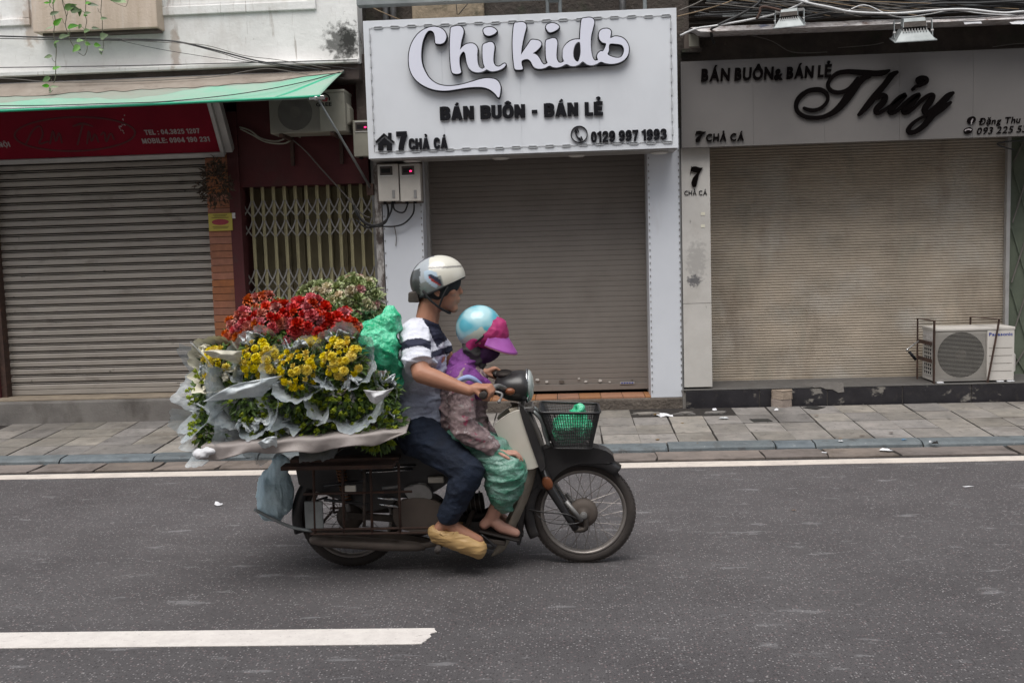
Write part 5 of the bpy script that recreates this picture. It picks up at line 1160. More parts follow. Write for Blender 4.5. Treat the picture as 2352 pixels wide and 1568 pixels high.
# floodlights
def flood(px, py, s_, label, yaw):
    c = at(px, py, 8.5); t = thing('floodlight', label, 'floodlight', c, 'floodlights over the grey sign')
    def W_(x, y, z): return c+Matrix.Rotation(yaw, 3, 'Z') @ Vector((x*s_, y*s_, z*s_))
    def hx(q0, q1, name, m, bev=.003): MB().hexa([W_(*p) for p in q0], [W_(*p) for p in q1]).build(name, Mt[m], t, bevel=bev)
    # reflector hood: small top, wide mouth facing down and toward the wall
    hx([(-.13, -.02, -.085), (.13, -.02, -.085), (.13, .17, -.02), (-.13, .17, -.02)], [(-.085, .01, -.01), (.085, .01, -.01), (.085, .13, .03), (-.085, .13, .03)], 'reflector', 'galv')
    hx([(-.14, -.028, -.095), (.14, -.028, -.095), (.14, .178, -.028), (-.14, .178, -.028)], [(-.14, -.028, -.086), (.14, -.028, -.086), (.14, .178, -.019), (-.14, .178, -.019)], 'mouth_frame', 'galv')
    for k in range(9):
        xx = -.075+k*.0188; hx([(xx-.003, -.004, -.02), (xx+.003, -.004, -.02), (xx+.003, .10, .02), (xx-.003, .10, .02)], [(xx-.003, .0, .0), (xx+.003, .0, .0), (xx+.003, .10, .04), (xx-.003, .10, .04)], 'cooling_fin', 'steel', 0)
    hx([(-.08, .0, .01), (.08, .0, .01), (.08, .11, .05), (-.08, .11, .05)], [(-.07, .02, .075), (.07, .02, .075), (.07, .11, .10), (-.07, .11, .10)], 'gear_box', 'galv')
    hx([(-.075, -.002, .012), (.075, -.002, .012), (.072, .006, .05), (-.072, .006, .05)], [(-.075, -.004, .012), (.075, -.004, .012), (.072, .002, .05), (-.072, .002, .05)], 'terminal_cover', 'grime')
    for sx in (-.125, .125):
        MB().bar(W_(sx, .06, -.05), W_(sx, .085, .075), .006, .022).build('bracket_arm', Mt['galv'], t)
        MB().cyl(W_(sx-.008, .07, -.01), W_(sx+.008, .07, -.01), .014*s_, 10).build('bracket_bolt', Mt['steel'], t)
    MB().bar(W_(-.125, .085, .075), W_(.125, .085, .075), .006, .022).build('bracket_arm', Mt['steel'], t)
    MB().bar(W_(0, .085, .08), W_(0, .30, .07), .02, .02).build('mount', Mt['rust'], t)
flood(1812, 40, .92, 'smaller floodlight further left on the poster ledge, seen end on', R(-16))
flood(2102, 66, 1.18, 'larger floodlight with finned back hanging over the poster ledge', R(-8))
cable([(1868-130, 44, 8.6), (1745, 30, 8.6), (1752, 16, 8.6), (1800, 26, 8.55)], .012, 'rust', 'bent brown bracket wire beside the smaller floodlight')
# small round-topped alarm box under the ledge end
a, b = at(1572, 112, 8.9), at(1606, 64, 8.9)
al = thing('alarm_box', 'small dusty round topped box mounted beside the right edge of the white sign', 'alarm box', (a.x, 8.95, a.z))
w = b.x-a.x; h = b.z-a.z
mb = MB(); mb.prism([(0, 0), (w, 0), (w, h*.7)]+[(w/2+w/2*math.cos(t), h*.7+h*.3*math.sin(t)) for t in (.4, .8, 1.2, 1.57, 1.95, 2.35, 2.75)]+[(0, h*.7)], a, XA, ZA, YM, -.09, 0); mb.build('housing', Mt['case'], al, bevel=.004)
MB().box(a.x+w*.3, a.x+w*.95, 8.895, 8.9, a.z+h*.08, a.z+h*.7).build('cover', Mt['acold'], al, bevel=.002)
MB().box(a.x-.02, b.x+.02, 8.9, 8.99, a.z-.03, a.z-.001).build('shelf', Mt['darkwall'], al)

# ------------------------------------------------------------------ litter, leaves and loose blocks
rr = random.Random(9)
def scrap(px, py, Z, w, h, m, label, cat, name, hump=.012):
    c = gz(px, py, Z); n = 9; mb = MB(); vs = [(c.x, c.y, c.z+hump)]
    for ring, f in ((1, .55), (2, 1)):
        for k in range(n):
            t = 2*math.pi*k/n; q_ = rr.uniform(.6, 1.1)*f
            vs.append((c.x+math.cos(t)*w*q_, c.y+math.sin(t)*h*q_, c.z+(hump*rr.uniform(.3, 1.2) if ring == 1 else .003+rr.uniform(0, hump*.4))))
    fs = [(0, 1+k, 1+(k+1) % n) for k in range(n)]+[(1+k, 1+n+k, 1+n+(k+1) % n, 1+(k+1) % n) for k in range(n)]
    o = mb.add(vs, fs).build(name, Mt[m]); return tag(o, label, cat)
PZ = lambda Y: pave_z(Y)
scrap(1612*.9408, 994*.9408+2, .012+PZ(8.6)-.012, .026, .03, 'paper', 'small square of white paper by the mud patch below the middle shop', 'litter', 'paper_scrap')
scrap(1526, 956, PZ(8.5), .085, .07, 'paper', 'largest crumpled piece of white plastic on the pavement', 'litter', 'crumpled_plastic', .03)
scrap(1640, 942, PZ(8.8), .028, .03, 'paper', 'cream paper scrap against the foot of the dark tiled step', 'litter', 'paper_scrap', .018)
scrap(1662, 960, PZ(8.5), .05, .05, 'led', 'flat torn wrapper lying among the broken paving tiles', 'litter', 'wrapper', .012)
scrap(1782, 943, PZ(8.6), .03, .035, 'paper', 'crumpled white paper in front of the stacked paver blocks', 'litter', 'paper_scrap', .022)
scrap(2033, 1035, .016, .062, .05, 'paper', 'white plastic scrap lying in the gutter right of the motorbike', 'litter', 'crumpled_plastic', .018)
scrap(1931, 1013, .05, .022, .02, 'paper', 'tiny white scrap on the kerb edge', 'litter', 'paper_scrap', .006)
scrap(2148, 1020, .03, .03, .03, 'dark', 'small dark crumpled packet on the front of the kerb', 'litter', 'packet', .022)
scrap(2137, 1016, .04, .014, .014, 'paper', 'tiny white lid beside the dark packet on the kerb', 'litter', 'lid', .014)
scrap(2076, 1010, .048, .026, .012, 'bluelit', 'little blue plastic strip on the kerb', 'litter', 'plastic_strip', .006)
scrap(1893, 1040, .014, .022, .012, 'paper', 'short white butt in the gutter', 'litter', 'cigarette_butt', .008)
scrap(500, 1160, .002, .032, .03, 'paper', 'crumpled tissue alone on the asphalt left of the motorbike', 'litter', 'tissue', .022)
scrap(2224, 1118, .002, .045, .012, 'paper', 'thin white strip lying on the asphalt at right', 'litter', 'paper_strip', .006)
scrap(2350, 965-6, PZ(8.1), .05, .02, 'dark', 'dark wrapper at the right edge of the pavement', 'litter', 'wrapper', .012)
scrap(1505, 953, PZ(8.6), .02, .03, 'lit_leaf', 'curled yellow brown leaf by the mud patch', 'leaf', 'fallen_leaf', .012)
LEAFL = ['brown leaf on the pavement below the ground air conditioner', 'dark leaf on the paving a little right of the one below the air conditioner', 'leaf beside the black diamond scrap near the paver blocks', 'curled tan leaf against the foot of the dark step under the air conditioner',
 'brown leaf against the dark step at the far right', 'thin leaf on the middle paving row between paver blocks and kerb', 'leaf on the paving between the white plastic and the kerb', 'reddish leaf just below the large white plastic scrap', 'leaf on the front paving row right of the basket',
 'leaf on the paving just above and right of the basket', 'leaf on the front paving row near the white gutter scrap', 'brown leaf lying on the kerb below the middle shop', 'dry leaf beside the tiny white scrap on the kerb', 'yellow green leaf sliver alone on the asphalt at right', 'dark leaf on the paving near the right edge of the picture', 'leaf in the second paving row right of the air conditioner cage']
for k, (px, py, Z) in enumerate(((2118, 947, PZ(8.4)), (2170, 955, PZ(8.3)), (1875, 955, PZ(8.6)), (2185, 905, PZ(8.9)), (2350-60, 906, PZ(8.9)), (1980, 1001, PZ(7.9)), (1552, 998, PZ(7.9)), (1568, 972, PZ(8.3)), (1510, 1010, PZ(7.8)), (1485, 985, PZ(8.1)), (2047, 994, PZ(7.95)), (1600, 1018, PZ(7.7)), (1930, 1008, PZ(7.7)), (1824, 1172, .002), (2250, 948, PZ(8.4)), (2205, 935, PZ(8.5)))):
    o = scrap(px, py, Z, rr.uniform(.012, .035), rr.uniform(.008, .02), 'lit_leaf', LEAFL[k], 'leaf', 'fallen_leaf', .006); o['group'] = 'small brown fallen leaves'
for k, (px, py) in enumerate(((1870, 938), (1748, 961))):
    c = gz(px, py, PZ(8.6)+.003); z = pave_z(c.y)+.0035
    mb = MB(); mb.prism([(c.x-.075, c.y-.065), (c.x+.085, c.y-.06), (c.x+.07, c.y+.065), (c.x-.09, c.y+.06)] if k else [(c.x-.10, c.y), (c.x, c.y-.09), (c.x+.10, c.y), (c.x-.01, c.y+.08)], (0, 0, z), XA, (0, 1, 0), ZA, -.004, 0)
    o = mb.build('black_mat', Mt['stripe']); tag(o, ('black diamond shaped scrap of tile flat on the pavement beside the paver blocks', 'black square scrap of tile flat on the pavement in front of the broken paving')[k], 'tile scrap')
# two stacked hexagonal blocks
c = gz(1798, 937, PZ(8.7)); zb_ = pave_z(c.y)
for k in range(2):
    a_, h_ = (.10, .072); t = [(math.cos(math.pi/8+math.pi*i/3)*a_*(1 if i % 2 else .96), math.sin(math.pi/8+math.pi*i/3)*a_*.9) for i in range(6)]
    mb = MB(); mb.prism(t, (c.x+(.004 if k else 0), c.y+.06, zb_+k*.075), XA, (0, 1, 0), ZA, 0, .073)
    o = mb.build('paver_block', Mt['paver'], bevel=.005); tag(o, ('lower of two stacked brown paver blocks by the dark step', 'upper of two stacked brown paver blocks by the dark step')[k], 'paver block', 'stacked paver blocks')
# ================================================================== people: one remeshed skin each, clothes as children
def remesh(mb, name, m, voxel, parent=None, smooth=4, pat=None, wrinkle=None):
    me = mb.mesh(m, name=name); o = bpy.data.objects.new(name, me); COL.objects.link(o)
    md = o.modifiers.new('r', 'REMESH'); md.mode = 'VOXEL'; md.voxel_size = voxel; md.adaptivity = 0
    sm = o.modifiers.new('s', 'SMOOTH'); sm.iterations = smooth; sm.factor = .5
    bpy.context.view_layer.update(); dg = bpy.context.evaluated_depsgraph_get()
    me2 = bpy.data.meshes.new_from_object(o.evaluated_get(dg)); o.modifiers.clear(); o.data = me2; me2.name = name
    me2.materials.clear(); me2.materials.append(m)
    if wrinkle:
        am, sc, st_ = wrinkle; ns = [v.normal.copy() for v in me2.vertices]
        for v, n_ in zip(me2.vertices, ns):
            p = v.co; w_ = noise.noise((p.x*sc*st_[0], p.y*sc*st_[1], p.z*sc*st_[2])); w2 = noise.noise((p.x*sc*2.3*st_[0]+9, p.y*sc*2.3, p.z*sc*2.3*st_[2]))
            v.co = p+n_*am*(1.5*max(0, 1-abs(w_)*3.4)**1.5+.55*max(0, 1-abs(w2)*3.2)-.6)
    if pat:
        ca = me2.color_attributes.new('pat', 'FLOAT_COLOR', 'POINT')
        for v in me2.vertices: ca.data[v.index].color = (*pat(v.co), 1)
    me2.shade_smooth()
    if parent is not None: put(o, parent)
    return o
def cap_(mb, p, r0, q, r1, n=14):
    p, q = Vector(p), Vector(q); d = q-p; L = d.length; d.normalize(); prof = []
    for i in range(6): t = math.pi/2*(1-i/5); prof.append((max(r0*math.cos(t), 1e-4), -r0*math.sin(t)))
    for i in range(6): t = math.pi/2*i/5; prof.append((max(r1*math.cos(t), 1e-4), L+r1*math.sin(t)))
    mb.lathe(p, d, prof, n)
def chain(mb, pts, n=14):
    for a, b in zip(pts, pts[1:]): cap_(mb, a[0], a[1], b[0], b[1], n)
def oval(mb, c, r, tilt=0, yaw=0):
    mb.ell(c, r, Matrix.Rotation(yaw, 3, 'Z') @ Matrix.Rotation(tilt, 3, 'Y'), 20, 12)
YB = 4.93     # middle plane of the motorbike
Pt = lambda x, y, Y=YB: at(x, y, Y)
def head(mb, c, tilt, s=1.0, chin=1):
    """head looking along +X, c = centre of skull"""
    Rm = Matrix.Rotation(tilt, 3, 'Y'); T_ = lambda x, y, z: c+Rm @ (Vector((x, y, z))*s)
    mb.ell(T_(-.012, 0, .02), (.098*s, .078*s, .100*s), Rm); mb.ell(T_(.025, 0, -.045), (.066*s, .058*s, .080*s), Rm)
    chain(mb, [(T_(.035, 0, -.06), .052*s), (T_(.062, 0, -.108), .024*s)])                     # jaw and chin
    chain(mb, [(T_(.074, 0, .012), .014*s), (T_(.098, 0, -.030), .0125*s)], 10)                # nose
    mb.ell(T_(.098, 0, -.033), (.011*s, .015*s, .010*s), Rm)
    for sy in (-1, 1):
        mb.ell(T_(.068, sy*.026, .022), (.020*s, .026*s, .012*s), Rm)                          # brow
        mb.ell(T_(.052, sy*.038, -.028), (.028*s, .024*s, .024*s), Rm)                         # cheek
        mb.ell(T_(-.008, sy*.078, -.018), (.018*s, .009*s, .030*s), Rm)                        # ear
        mb.ell(T_(-.002, sy*.080, -.040), (.009*s, .007*s, .012*s), Rm)
    mb.ell(T_(.084, 0, -.063), (.014*s, .024*s, .0075*s), Rm); mb.ell(T_(.080, 0, -.077), (.014*s, .021*s, .0085*s), Rm)   # lips
    return T_
def eyes(T_, s, parent):
    for sy in (-1, 1):
        MB().ell(T_(.077, sy*.031, .002), (.010*s, .012*s, .007*s)).build('eye', Mt['eye'], parent, smooth=True)
def hand_on_grip(mb, wrist, grip, axis, s=1.0):
    """fist closed round a bar: palm behind the bar, four fingers over the top and front, thumb beneath"""
    wrist, g, ax = Vector(wrist), Vector(grip), Vector(axis).normalized()
    fwd = (g-wrist); fwd -= ax*fwd.dot(ax); fwd.normalize(); up = ax.cross(fwd)
    if up.z < 0: up = -up
    palm = g-fwd*.030+up*.014
    for k in range(-1, 2): chain(mb, [(palm-fwd*.030+ax*k*.020, .016*s), (palm+fwd*.012+ax*k*.024+up*.006, .0145*s)], 10)
    cap_(mb, wrist, .024*s, palm-fwd*.02, .024*s, 12)
    for i, (o_, L_) in enumerate(((-.032, .92), (-.011, 1.02), (.011, 1.0), (.031, .84))):
        b = palm+ax*o_+fwd*.014+up*.010
        p1 = g+ax*o_*1.05+fwd*.006+up*.030; p2 = g+ax*o_*1.08+fwd*.029*L_+up*.010; p3 = g+ax*o_*1.08+fwd*.022*L_-up*.017*L_
        chain(mb, [(b, .0105*s), (p1, .0098*s), (p2, .0090*s), (p3, .0078*s)], 9)
    t0 = palm-ax*.030-up*.012-fwd*.010
    chain(mb, [(t0, .0125*s), (g-ax*.040-up*.022+fwd*.0, .0105*s), (g-ax*.026-up*.026+fwd*.022, .0088*s)], 9)

# ---------------- rider
GR_N, GR_F = Pt(1118, 901, 4.60), Pt(1136, 858, 5.24)    # grips, near and far
man = thing('person', 'man in a striped white and navy T-shirt and helmet riding the loaded motorbike', 'person', (Pt(962, 985).x, YB, 0))
hc_ = Pt(1012, 656)
sk = MB()
HT = head(sk, hc_, R(2), 1.03)
pelv = Pt(962, 988); chest = Pt(968, 830); necb = Pt(977, 748); 
chain(sk, [(necb+Vector((0, 0, -.03)), .062), (Pt(986, 705), .057), (Pt(1000, 678), .058)])
chain(sk, [(pelv, .13), (Pt(958, 905), .115), (chest, .125), (Pt(965, 775), .09)])
shN, shF = Pt(952, 775, 4.77), Pt(975, 768, 5.10)
chain(sk, [(shN, .062), (shF, .062)])
elN, wrN = Pt(968, 858, 4.62), Pt(1078, 897, 4.585)
elF, wrF = Pt(1030, 830, 5.28), Pt(1108, 862, 5.25)
chain(sk, [(shN, .058), (elN, .046), (elN.lerp(wrN, .30), .043), (elN.lerp(wrN, .75), .030), (wrN, .026)])
chain(sk, [(shF, .058), (elF, .046), (elF.lerp(wrF, .30), .041), (wrF, .026)])
axs = Vector((-.25, 1, .05))
hand_on_grip(sk, wrN, GR_N, Vector((.25, 1, .08)), 1.0); hand_on_grip(sk, wrF, GR_F, Vector((-.25, 1, -.08)), 1.0)
knN, anN = Pt(1078, 1082, 4.68), Pt(1026, 1196, 4.72)
hipN, hipF = Pt(965, 1000, 4.83), Pt(965, 1000, 5.03); knF, anF = Pt(1085, 1075, 5.2), Pt(1040, 1170, 5.15)
for h_, k_, a_ in ((hipN, knN, anN), (hipF, knF, anF)):
    chain(sk, [(h_, .088), (h_.lerp(k_, .5), .078), (k_, .054), (k_.lerp(a_, .3), .052), (a_, .034)])
    sg_ = 1
    heel = a_+Vector((-.045, 0, -.045)); toe = a_+Vector((.15, 0, -.10))
    chain(sk, [(a_, .034), (heel, .028)]); chain(sk, [(a_, .032), (a_+Vector((.06, 0, -.055)), .036), (toe, .028)])
body = remesh(sk, 'body', Mt['skin'], .0050, man, 5)
eyes(HT, 1.03, body)
# hair at the nape and temples under the helmet
hb = MB(); hb.ell(HT(-.020, 0, -.005), (.100, .083, .085)); ho = remesh(hb, 'hair', Mt['hair'], .007, man, 2)
for v in ho.data.vertices:   # cut the hair back from the face
    pass
# T-shirt
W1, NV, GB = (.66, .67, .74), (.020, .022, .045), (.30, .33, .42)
def shirt_pat(p):
    x, y = pix(p)
    if p.y > 4.97 and False: return W1
    n_ = 3*noise.noise((p.x*14, p.y*14, p.z*14))
    y2 = y+n_
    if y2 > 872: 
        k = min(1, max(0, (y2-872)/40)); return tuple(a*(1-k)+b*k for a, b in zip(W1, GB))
    if x < 990 and p.y < 4.81 and y2 > 742:          # sleeve
        yc = 786+.0075*(x-957)**2-.05*(x-957); return NV if abs(y2-yc) < 9.5 else W1
    if 722 < y2 < 797 and x > 969+(y2-727)*.5 and (x < 1003 or y2 < 797-(x-1003)*.75): return NV
    if abs(y2-(812-.30*(x-1000))) < 8 and x > 985: return NV
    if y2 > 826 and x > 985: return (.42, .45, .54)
    return W1
sh = MB()
chain(sh, [(Pt(960, 962), .146), (Pt(955, 900), .135), (Pt(962, 845), .142), (Pt(965, 785), .118)])
chain(sh, [(pelv+Vector((0, -.06, .02)), .115), (pelv+Vector((0, .06, .02)), .115)])
chain(sh, [(chest+Vector((.03, -.06, .02)), .085), (chest+Vector((.03, .06, .02)), .085)])
chain(sh, [(shN+Vector((0, .0, .0)), .076), (shF, .076)])
chain(sh, [(Pt(972, 762), .078), (necb+Vector((0, 0, -.008)), .068)])
cuf = shN.lerp(elN, .82)
sh.lathe(shN, cuf-shN, [(.0001, -.03), (.070, -.01), (.076, .03), (.080, (cuf-shN).length), (.0001, (cuf-shN).length+.002)], 20)
cuf2 = shF.lerp(elF, .62); sh.lathe(shF, cuf2-shF, [(.0001, -.03), (.070, -.01), (.076, .03), (.078, (cuf2-shF).length), (.0001, (cuf2-shF).length+.002)], 20)
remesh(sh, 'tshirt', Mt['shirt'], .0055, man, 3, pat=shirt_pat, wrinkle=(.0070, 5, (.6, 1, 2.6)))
# jeans
jn = MB()
chain(jn, [(hipN, .115), (hipF, .115)]); chain(jn, [(pelv+Vector((-.02, 0, -.02)), .125), (Pt(960, 965), .118)])
for h_, k_, a_ in ((hipN, knN, anN), (hipF, knF, anF)):
    chain(jn, [(h_, .105), (h_.lerp(k_, .5), .092), (k_, .073), (k_.lerp(a_, .4), .070), (a_.lerp(k_, .12), .056)])
remesh(jn, 'jeans', Mt['jeans'], .006, man, 3, wrinkle=(.0055, 6, (.8, 1, 1.8)))
# perforated clogs
for a_, nm in ((anN, 'clog'), (anF, 'clog')):
    c = MB(); heel = a_+Vector((-.055, 0, -.055)); toe = a_+Vector((.15, -.005, -.135))
    ux_ = (toe-heel).normalized()
    chain(c, [(heel, .040), (heel.lerp(toe, .35), .044), (heel.lerp(toe, .7), .052), (toe, .044)])
    chain(c, [(heel+Vector((0, 0, -.022)), .032), (toe+Vector((0, 0, -.016)), .038)])
    chain(c, [(heel.lerp(toe, .45)+Vector((0, 0, .022)), .044), (heel.lerp(toe, .8)+Vector((0, 0, .012)), .042)])
    o = remesh(c, nm, Mt['clog'], .005, man, 3, wrinkle=(.0018, 26, (.3, .5, 1.8)))
    for v in o.data.vertices:    # open top round the ankle
        d_ = (v.co-a_).length
        if d_ < .070 and v.co.z > heel.lerp(toe, .2).z+.012: v.co += (v.co-a_).normalized()*.004-Vector((0, 0, .006))
# helmet: shell, dark padding, strap
def helmet(parent, c, r, tilt, m, pat, rimz=-.25, vis=None, thick=.86):
    Rm = Matrix.Rotation(tilt, 3, 'Y'); nu, nv = 112, 56; mb = MB(); vs = []
    for j in range(nv+1):
        t = (math.pi/2+.42)*j/nv
        for i in range(nu):
            u = 2*math.pi*i/nu; f = math.cos(u)
            tt = t*(1-.10*max(0, f)+.06*max(0, -f)); rr_ = 1+.02*math.cos(2*u)
            rid = 1+.012*math.sin(6*u)*math.sin(tt)**2*0
            vs.append(c+Rm @ Vector((r[0]*math.sin(tt)*math.cos(u)*rr_, r[1]*math.sin(tt)*math.sin(u), r[2]*math.cos(tt))))
    fs = [(j*nu+i, (j+1)*nu+i, (j+1)*nu+(i+1) % nu, j*nu+(i+1) % nu) for j in range(nv) for i in range(nu)]
    me = mb.add(vs, fs).mesh(m, True, 'helmet'); o = link('helmet', me, parent)
    ca = me.color_attributes.new('pat', 'FLOAT_COLOR', 'POINT')
    for v in me.vertices: ca.data[v.index].color = (*pat(v.co, Rm.inverted() @ (v.co-c)), 1)
    md = o.modifiers.new('t', 'SOLIDIFY'); md.thickness = .012; md.offset = -1
    md = o.modifiers.new('b', 'BEVEL'); md.width = .003; md.segments = 2; md.limit_method = 'ANGLE'
    rim_ = [c+Rm @ Vector((r[0]*.985*math.cos(2*math.pi*i/nu)*math.sin((math.pi/2+.42)*(1-.10*max(0, math.cos(2*math.pi*i/nu))+.06*max(0, -math.cos(2*math.pi*i/nu)))), r[1]*.985*math.sin(2*math.pi*i/nu)*math.sin(math.pi/2+.42), r[2]*math.cos((math.pi/2+.42)*(1-.10*max(0, math.cos(2*math.pi*i/nu))+.06*max(0, -math.cos(2*math.pi*i/nu)))))) for i in range(nu)]
    MB().tube(rim_, .0055, 6, closed=True).build('rim_trim', Mt['padding'], o, smooth=True)
    return o, Rm
def man_pat(p, q):
    x, y = pix(p)
    if p.y < YB+.02:
        e = ((x-1000)*.80+(y-643)*.60)/19, (-(x-1000)*.60+(y-643)*.80)/7
        if e[0]**2+e[1]**2 < 1: return (.03, .035, .06) if (y-643)*.8-(x-1000)*.6 < 2 else (.32, .04, .03)
        if (e[0]/1.7)**2+(e[1]/2.2)**2 < 1 and x < 1004: return (.40, .50, .60)
    if abs(q.y) < .030 and q.z > .07 and q.x < .02: return (.05, .05, .08)
    if q.x < -.080+.3*q.z and q.z < .075: return (.06, .065, .065)
    if q.z < .012+.10*q.x and q.x < .03: return (.22, .24, .23)
    if q.x < -.03+.25*q.z: return (.36, .39, .42)
    if abs(q.z-.062+.25*q.x) < .005 and q.x > -.03: return (.25, .24, .22)
    return (.62, .60, .53)
hl, Rm = helmet(man, HT(-.014, 0, .030), (.137, .110, .118), R(-15), Mt['helmet'], man_pat)
hm = MB(); hm.ell(HT(-.014, 0, .020), (.120, .098, .105), Rm)
remesh(hm, 'padding', Mt['padding'], .008, hl, 1)
bp_ = HT(-.135, 0, -.052); MB().hexa([bp_+Vector(q_) for q_ in ((-.02, -.045, -.028), (.04, -.06, -.03), (.04, .06, -.03), (-.02, .045, -.028))], [bp_+Vector(q_) for q_ in ((-.016, -.045, .022), (.03, -.06, .03), (.03, .06, .03), (-.016, .045, .022))]).build('neck_guard', Mt['grime'], hl, bevel=.008)
for sy in (-1, 1):
    MB().tube(smoothpts([tuple(HT(*q_)) for q_ in ((-.075, sy*.088, -.02), (-.045, sy*.083, -.06), (.0, sy*.066, -.10), (.035, sy*.03, -.125), (.045, 0, -.132))], 4), .0065, 6).build('chin_strap', Mt['padding'], hl, smooth=True)
    MB().tube(smoothpts([tuple(HT(*q_)) for q_ in ((.045, sy*.088, .0), (.02, sy*.084, -.05), (.0, sy*.066, -.10))], 4), .005, 6).build('chin_strap', Mt['padding'], hl, smooth=True)

# ---------------- passenger in front
wom = thing('person', 'woman passenger in aqua helmet, purple shawl and floral blouse crouched in front of the man', 'person', (Pt(1075, 985).x, YB, 0))
wc_ = Pt(1112, 768)
sk = MB(); WT = head(sk, wc_, R(24), .94)
wp, wch = Pt(1068, 1002), Pt(1068, 885)
chain(sk, [(Pt(1072, 830), .055), (Pt(1098, 800), .050)])
chain(sk, [(wp, .125), (Pt(1062, 945), .105), (wch, .105), (Pt(1070, 850), .07)])
wsN, wsF = Pt(1058, 868, 4.80), Pt(1072, 862, 5.07)
weN, wwN = Pt(1060, 978, 4.70), Pt(1138, 1034, 4.72)
weF, wwF = Pt(1080, 965, 5.16), Pt(1150, 1025, 5.12)
chain(sk, [(wsN, .05), (wsF, .05)])
for a, b, c in ((wsN, weN, wwN), (wsF, weF, wwF)): chain(sk, [(a, .048), (b, .038), (b.lerp(c, .4), .034), (c, .024)])
whN, whF = Pt(1075, 1015, 4.83), Pt(1075, 1015, 5.03)
wkN, waN = Pt(1182, 1078, 4.74), Pt(1128, 1190, 4.80)
wkF, waF = Pt(1188, 1070, 5.13), Pt(1140, 1180, 5.08)
for h_, k_, a_ in ((whN, wkN, waN), (whF, wkF, waF)):
    chain(sk, [(h_, .080), (k_, .050), (k_.lerp(a_, .35), .046), (a_, .032)])
    chain(sk, [(a_, .030), (a_+Vector((-.035, 0, -.03)), .026)]); chain(sk, [(a_, .030), (a_+Vector((.05, 0, -.045)), .030), (a_+Vector((.12, 0, -.075)), .022)])
# hands lying on the knees: palm and five unequal fingers
for w_, k_, sy in ((wwN, wkN, -1), (wwF, wkF, 1)):
    d = (k_+Vector((.02, 0, .075))-w_); d.normalize(); sd_ = Vector((0, 1, 0)); up = sd_.cross(d); up = up if up.z > 0 else -up
    pm = w_+d*.055
    for k in (-1, 0, 1): chain(sk, [(w_+d*.015+sd_*k*.012, .0155), (pm+d*.02+sd_*k*.022, .0135)], 10)
    for i, (o_, L_) in enumerate(((-.031, .82), (-.011, 1), (.010, .95), (.030, .72))):
        b = pm+d*.020+sd_*o_; chain(sk, [(b, .0098), (b+d*.030*L_+up*.004, .0090), (b+d*.052*L_-up*.010, .0082), (b+d*.064*L_-up*.024, .0074)], 8)
    chain(sk, [(w_+d*.02+sd_*sy*.022-up*.004, .0115), (w_+d*.05+sd_*sy*.042-up*.012, .0098), (w_+d*.074+sd_*sy*.046-up*.020, .0082)], 8)
wb = remesh(sk, 'body', Mt['skinf'], .0050, wom, 5)
eyes(WT, .94, wb)
# blouse
bl_ = MB()
chain(bl_, [(Pt(1064, 985), .128), (Pt(1060, 940), .122), (wch, .120), (Pt(1068, 858), .085)]); chain(bl_, [(wsN, .062), (wsF, .062)])
for a, b, c in ((wsN, weN, wwN), (wsF, weF, wwF)): chain(bl_, [(a, .066), (a.lerp(b, .5), .064), (b, .062), (b.lerp(c, .5), .054), (b.lerp(c, .84), .042)])
remesh(bl_, 'floral_blouse', Mt['floral'], .006, wom, 3, wrinkle=(.008, 8, (1, 1, 2)))
# purple shawl over the shoulders with a pale blue band
shl = MB(); chain(shl, [(Pt(1062, 862), .100), (Pt(1068, 835), .075), (Pt(1088, 812), .055)])
chain(shl, [(Pt(1060, 872, 4.80), .076), (Pt(1078, 866, 5.06), .076)]); chain(shl, [(Pt(1080, 880, 4.80), .070), (Pt(1108, 895, 4.86), .050)])
remesh(shl, 'shawl', Mt['purple'], .006, wom, 4, wrinkle=(.007, 7, (1, 1, 1.5)))
P_ = [Pt(1040, 885, 4.70), Pt(1056, 872, 4.685), Pt(1075, 866, 4.69), Pt(1092, 872, 4.70), Pt(1108, 886, 4.74), Pt(1116, 893, 4.80)]
mb = MB()
Pq = smoothpts([tuple(p) for p in P_], 4)
mb.add([q_ for p in Pq for q_ in (Vector(p)+Vector((0, -.018, .013)), Vector(p)+Vector((0, -.020, -.013)), Vector(p)+Vector((0, .01, -.011)), Vector(p)+Vector((0, .01, .011)))], [(4*i+k, 4*i+(k+1) % 4, 4*i+4+(k+1) % 4, 4*i+4+k) for i in range(len(Pq)-1) for k in range(4)]).build('shawl_band', Mt['ltblue'], wom, smooth=True)
# trousers, loose and shiny, gathered above the ankle
tr = MB(); chain(tr, [(whN, .112), (whF, .112)]); chain(tr, [(wp, .125), (Pt(1068, 975), .10)])
for h_, k_, a_ in ((whN, wkN, waN), (whF, wkF, waF)):
    m_ = k_.lerp(a_, .72)
    chain(tr, [(h_, .100), (h_.lerp(k_, .55), .098), (k_+Vector((-.035, 0, -.01)), .094), (k_.lerp(a_, .38)+Vector((-.01, 0, 0)), .092), (m_+Vector((.03, 0, 0)), .048)])
remesh(tr, 'trousers', Mt['teal'], .0055, wom, 3, wrinkle=(.0075, 6, (.7, 1, 2.6)))
for a_ in (waN, waF):
    MB().hexa([a_+Vector(q_) for q_ in ((-.06, -.04, -.062), (.14, -.042, -.115), (.14, .042, -.115), (-.06, .04, -.062))], [a_+Vector(q_) for q_ in ((-.06, -.04, -.048), (.14, -.042, -.100), (.14, .042, -.100), (-.06, .04, -.048))]).build('sandal', Mt['hair'], wom, bevel=.006)
